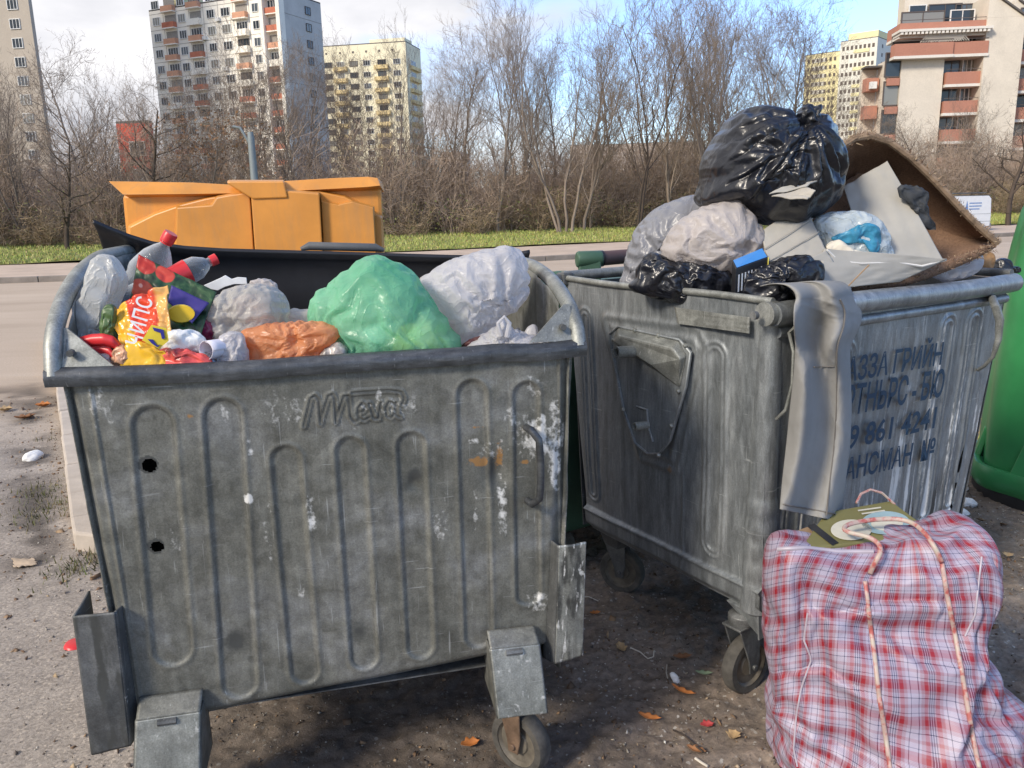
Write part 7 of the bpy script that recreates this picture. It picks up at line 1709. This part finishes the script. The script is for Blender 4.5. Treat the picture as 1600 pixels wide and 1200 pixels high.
m, N, L, b = newmat('strap_weave'); v = objvec(N, L); n1 = noise(N, L, 40, 3, .6, v); r = ramp(N, [(.35, (.42, .37, .31)), (.5, (.44, .30, .27)), (.62, (.38, .10, .09))]); L.new(n1.outputs[0], r.inputs[0]); L.new(r.outputs[0], b.inputs['Base Color']); M_strap = m
strap(along([(1352, 908), (1358, 960), (1366, 1020), (1374, 1090), (1384, 1150), (1392, 1210)], 60, .002), .011, 'strap', M_strap, pbag)
strap(along([(1472, 880), (1480, 930), (1494, 1000), (1508, 1080), (1520, 1150), (1530, 1200)], 60, .002), .011, 'strap', M_strap, pbag)
# olive carton in the bag
ob_ = empty('olive_box', tuple(on_y(1330, 830, 2.1)), 0, 'olive green printed cardboard box poking out of the plaid bag mouth', 'box')
M_olive = simple('olive_card', (.19, .175, .065), .7, 0, .12, 8)
T = [on_y(1316, 790, 2.32), on_y(1394, 783, 2.36), on_y(1460, 838, 2.12), on_y(1300, 862, 2.02)]
T = [on_y(1290, 800, 2.26), on_y(1392, 782, 2.34), on_y(1462, 834, 2.14), on_y(1250, 858, 2.04)]
def qbox(T, depth, m_, name, parent):
    low = -ZV * depth; return MB().add(T + [p + low for p in T], [(0, 1, 2, 3), (3, 2, 6, 7), (2, 1, 5, 6), (0, 3, 7, 4), (1, 0, 4, 5), (4, 7, 6, 5)]).build(name, m_, parent, bevel=.004)
qbox(T, .16, M_olive, 'box_body', ob_)
pn = np.cross(T[1] - T[0], T[3] - T[0]); pn /= np.linalg.norm(pn); pn = pn if pn[2] > 0 else -pn
def on_top(px, py, h=.002): return on_plane(px, py, T[0] + pn * h, pn)
def ell(px, py, ax_, ay_, h, m_, nm, parent):
    pts = [on_top(px + ax_ * math.cos(a), py + ay_ * math.sin(a), h) for a in np.linspace(0, 2 * math.pi, 33)[:-1]]; return MB().prism(pts, pn * .0008).build(nm, m_, parent)
M_lb = simple('pale_blue_print', (.30, .42, .44), .6); M_crm = simple('cream_print', (.60, .57, .46), .6)
pr1 = ell(1384, 817, 38, 18, .0015, M_lb, 'printed_oval', ob_); ell(1386, 818, 25, 11, .003, M_crm, 'inner_oval', pr1)
pr2 = ell(1330, 828, 32, 16, .0015, M_crm, 'printed_oval', ob_)
MB().prism([on_top(x, y, .0015) for x, y in ((1262, 822), (1272, 818), (1310, 848), (1300, 852))], pn * .001).build('dark_band', M_black, ob_)
for k in range(2):
    MB().prism([on_top(1340 + 6 * k, 797 + 5 * k, .0015), on_top(1376 + 6 * k, 792 + 5 * k, .0015), on_top(1377 + 6 * k, 794 + 5 * k, .0015), on_top(1341 + 6 * k, 799 + 5 * k, .0015)], pn * .0008).build('print_line', M_crm, ob_)
# tan inner carton corner
qbox([on_y(1240, 830, 2.16), on_y(1262, 822, 2.2), on_y(1300, 856, 2.06), on_y(1244, 858, 2.03)], .1, M_kraft, 'tan_corner', ob_)
# handles tied over the box
P_ = [bag_hit(1358, 900), on_y(1366, 880, 1.98), on_y(1378, 862, 1.99), on_y(1372, 846, 2.02), on_y(1350, 836, 2.05), on_y(1322, 832, 2.07), on_y(1316, 822, 2.10), on_y(1345, 814, 2.12), on_y(1385, 810, 2.12), on_y(1418, 812, 2.10), on_y(1440, 826, 2.05), on_y(1460, 852, 1.98), bag_hit(1474, 884)]
tt_ = np.linspace(0, len(P_) - 1, 70); P_ = np.array([[np.interp(a, range(len(P_)), [p[k] for p in P_]) for k in range(3)] for a in tt_])
for k in range(3): P_[:, k] = np.convolve(np.pad(P_[:, k], 3, 'edge'), np.ones(7) / 7, 'valid')
strap(P_, .012, 'handle', M_strap, pbag)
P_ = [on_y(1338, 786, 2.30), on_y(1345, 772, 2.32), on_y(1360, 765, 2.33), on_y(1378, 770, 2.33), on_y(1398, 788, 2.32)]
MB().tube(P_, .004, 6).build('rear_handle', M_strap, pbag, smooth=True)
# white paper behind the bag mouth, dark thing at the bottom edge
puff('crumpled_paper', [(1484, 832), (1496, 822), (1512, 824), (1518, 836), (1500, 846)], 2.2, .02, M_white, 'white paper tip behind the right shoulder of the plaid bag', 'paper', seed=110, fac=.1, rid=.006, M=40, K=10)

# ================================================================== LITTER
def gz(x, y): return float(ground_z(np.array([x]), np.array([y]))[0])
def onground(px, py): p = on_z(px, py, 0.01); return np.array([p[0], p[1], gz(p[0], p[1])])
p = onground(118, 1008)
MB().lathe([(.001, .012), (.030, .012), (.036, .008), (.040, 0.0)], p, (0.1, -.1, 1), 24).build('red_lid', M_red, None, smooth=True)
bpy.data.objects['red_lid'].name = 'jar_top'
tag(bpy.data.objects['jar_top'], 'round red plastic lid on the asphalt beside the left bumper', 'lid')
q = onground(50, 716); cp = puff('crumpled_paper', [(37, 716), (42, 708), (52, 705), (64, 710), (62, 718), (50, 724), (40, 728)], q[1], .06, M_white, 'white crumpled paper on the leaf litter left of the kerb', 'paper', seed=120, fac=.2, rid=.012, M=50, K=12)
q = onground(38, 882); sheet('dry_bark', [onground(15, 876) + ZV * .02, onground(60, 878) + ZV * .02, onground(62, 886) + ZV * .01, onground(18, 893) + ZV * .01], simple('pale_bark', (.42, .33, .24), .9), 'pale flat piece of bark on the asphalt left of the kerb end', 'bark', seed=121, torn=.4, warp=.01, nx=24, ny=12)
M_lf = [simple('leaf_brown', (.26, .12, .05), .7, 0, .3, 40), simple('leaf_tan', (.42, .29, .15), .7, 0, .3, 40), simple('leaf_orange', (.45, .16, .04), .7, 0, .3, 40), simple('leaf_red', (.40, .05, .05), .6, 0, .3, 40)]
def leaf_at(px, py, L_, w_, ang, m_, label, curl=.35):
    p = onground(px, py); ang = math.radians(ang); e = np.array([math.cos(ang), math.sin(ang), 0]); n_ = np.array([-e[1], e[0], 0]); rows = []
    for t in np.linspace(0, 1, 12):
        wd = w_ * math.sin(math.pi * min(1, t * 1.02)) ** .8 * (1 + .25 * math.sin(t * 19)); rows.append([p + e * L_ * (t - .5) + n_ * wd * s_ + ZV * (.006 + L_ * curl * (t - .5) ** 2 * 2 + abs(s_) * wd * .6) for s_ in np.linspace(-1, 1, 7)])
    o = grid_obj('dry_leaf', np.array(rows), m_, thick=.0008); tag(o, label, 'leaf'); return o
leaf_at(971, 1015, .07, .018, 100, M_lf[1], 'curled tan leaf on the dirt right of the right bumper of the left container')
leaf_at(1068, 1083, .09, .012, -40, M_lf[2], 'long orange brown stalk of leaf left of the near caster of the right container')
leaf_at(1015, 1122, .075, .014, -25, M_lf[2], 'narrow orange leaf lying in the middle of the bare dirt')
leaf_at(1105, 1130, .045, .016, 10, M_lf[3], 'small red leaf on the dirt before the plaid bag')
leaf_at(1088, 1172, .06, .014, -30, M_lf[0], 'dark brown leaf near the bottom edge left of the plaid bag')
leaf_at(1066, 1033, .07, .016, 5, M_lf[0], 'reddish brown leaf in the shade behind the near caster')
leaf_at(930, 958, .045, .012, 10, M_lf[2], 'orange leaf right of the right bumper of the left container, far one')
leaf_at(735, 1165, .06, .02, 20, M_lf[2], 'rust orange leaf left of the front caster of the left container')
leaf_at(1146, 1150, .05, .02, 60, M_lf[1], 'olive tan leaf standing by the foot of the plaid bag')
leaf_at(1100, 1053, .06, .012, -10, simple('leaf_green', (.28, .36, .22), .6), 'pale green leaf left of the near caster of the right container')
leaf_at(68, 636, .12, .05, 20, M_lf[2], 'orange leaf on the weeds beside the kerb')
leaf_at(8, 643, .12, .05, 20, M_lf[1], 'tan leaf at the left edge on the dark wet patch')
leaf_at(40, 655, .16, .04, 40, M_lf[0], 'brown curled leaf on the asphalt below the wet patch')
leaf_at(1550, 885, .08, .03, 0, M_lf[1], 'tan leaf on the dirt right of the plaid bag')
leaf_at(1575, 870, .05, .02, 50, M_lf[1], 'small tan leaf below the green container base')
# twigs
for (pts, lb, r_) in (([(985, 1018), (1000, 1024), (1012, 1032), (1021, 1030), (1022, 1022)], 'thin pale curled root on the dirt between the containers', .0022), ([(1042, 1040), (1041, 1052), (1043, 1064)], 'short pale string on the dirt left of the orange leaf stalk', .002), ([(1052, 1138), (1070, 1152), (1085, 1165), (1098, 1178)], 'thin dark twig on the dirt near the bottom edge', .003), ([(1086, 1186), (1096, 1192), (1106, 1198)], 'pale stick end at the bottom edge left of the plaid bag', .004), ([(905, 934), (920, 933), (935, 936)], 'white string beside the right bumper of the left container', .002)):
    o = MB().tube([onground(x, y) + ZV * .008 for x, y in pts], r_, 6).build('twig', simple('pale_root', (.55, .50, .42), .8) if 'pale' in lb or 'white' in lb else M_barkd, None, smooth=True); tag(o, lb, 'twig')
# white/orange scrap (chilli like)
puff('paper_scrap', [(1047, 1055), (1052, 1051), (1060, 1058), (1062, 1072), (1056, 1070)], onground(1055, 1064)[1], .01, M_white, 'white scrap at the head of the orange leaf stalk', 'paper', seed=130, M=30, K=8, fac=.1, rid=.003)
# gravel, chips and leaf crumbs
def chips(name, n, f, smin, smax, mat, seed, flat=.5):
    rg = np.random.default_rng(seed); P = f(rg, n); n = len(P); s_ = rg.uniform(smin, smax, n) * (1 + 1.5 * (rg.random(n) < .06))
    base = np.array([(1, 0, 0), (-1, 0, 0), (0, 1, 0), (0, -1, 0), (0, 0, 1), (0, 0, -1)], float); Fq = np.array([(0, 2, 4), (2, 1, 4), (1, 3, 4), (3, 0, 4), (2, 0, 5), (1, 2, 5), (3, 1, 5), (0, 3, 5)])
    A_ = rg.normal(0, 1, (n, 3, 3)); Qm, _ = np.linalg.qr(A_); sc3 = np.stack([s_, s_ * rg.uniform(.4, .9, n), s_ * flat * rg.uniform(.3, 1, n)], -1)
    V = np.einsum('ij,nj,njk->nik', base, sc3, Qm) + P[:, None, :]
    Q = (Fq[None] + (np.arange(n) * 6)[:, None, None]).reshape(-1, 3)
    o = mesh_obj(name, np_mesh(name, V.reshape(-1, 3), Q, {'tone': np.repeat(rg.random(n), 6)}), mat); o['kind'] = 'stuff'; return o
def f_dirt(rg, n):
    x = rg.uniform(-1.6, 3.2, n * 2); y = rg.uniform(1.35, 4.8, n * 2); k = (side(x, y) > -.05) & (fbm(x * 2.5, y * 2.5, s=77) > rg.uniform(.25, .6, n * 2)); x, y = x[k][:n], y[k][:n]
    return np.stack([x, y, ground_z(x, y) + .002], -1)
def f_asph(rg, n):
    x = rg.uniform(-4.5, -1.0, n * 2); y = rg.uniform(1.3, 7, n * 2); sd = side(x, y); k = (sd < 0) & (rg.random(n * 2) < np.exp(sd * 2.6) + .05); x, y = x[k][:n], y[k][:n]
    return np.stack([x, y, ground_z(x, y) + .002], -1)
chips('grit', 15000, f_dirt, .0015, .0045, toned('grit_tones', [(0, (.07, .055, .045)), (.5, (.16, .135, .11)), (.86, (.26, .235, .20)), (1, (.62, .60, .55))]), 31)
chips('wood_crumbs', 4200, f_dirt, .004, .010, toned('crumb_tones', [(0, (.05, .035, .025)), (.6, (.15, .09, .05)), (.9, (.28, .18, .10)), (1, (.5, .42, .3))]), 32, .25)
chips('roadside_grit', 5000, f_asph, .002, .006, toned('grit_tones2', [(0, (.08, .06, .05)), (.5, (.20, .17, .14)), (1, (.5, .47, .42))]), 33)
chips('leaf_litter', 1500, f_asph, .008, .018, toned('litter_tones', [(0, (.10, .06, .04)), (.6, (.24, .15, .09)), (1, (.42, .32, .2))]), 34, .12)
def f_far(rg, n):
    x = rg.uniform(2.0, 5.5, n); y = rg.uniform(3.3, 8, n); return np.stack([x, y, np.full(n, .03)], -1)
chips('litter_by_green_container', 500, f_far, .012, .030, toned('litter_tones2', [(0, (.12, .08, .05)), (.5, (.30, .22, .14)), (.9, (.5, .44, .34)), (1, (.8, .8, .78))]), 35, .15)
sl = [on_z(1512, 685, .05), on_z(1545, 676, .05)]
MB().box((3.75, 5.35, .06), (.9, .16, .12)).build('stray_kerb_block', M_kerb, None, bevel=.012); tag(bpy.data.objects['stray_kerb_block'], 'pale kerb block on the ground between the right container and the green one', 'kerb block')
puff('plastic_bag', [(1500, 742), (1508, 730), (1522, 728), (1530, 740), (1528, 756), (1508, 758)], 4.5, .06, film('mint_film', (.55, .72, .66), .9, .3, .3, .5), 'pale mint plastic scrap on the ground at the left foot of the green container', 'plastic scrap', seed=140, fac=.15, rid=.02, M=50, K=12)
for k, (px, py) in enumerate(((1500, 762), (1512, 785), (1500, 800), (1490, 1120))):
    if k < 3: q = on_z(px, py, .02); puff('crumpled_paper', [(px - 12, py + 4), (px - 6, py - 6), (px + 7, py - 5), (px + 13, py + 2), (px + 2, py + 7)], q[1], .03, M_white, ('topmost', 'middle', 'lowest')[k] + ' of the three white paper scraps left of the green container base', 'paper', seed=150 + k, fac=.2, rid=.01, M=36, K=8, group='white scraps by the green container')
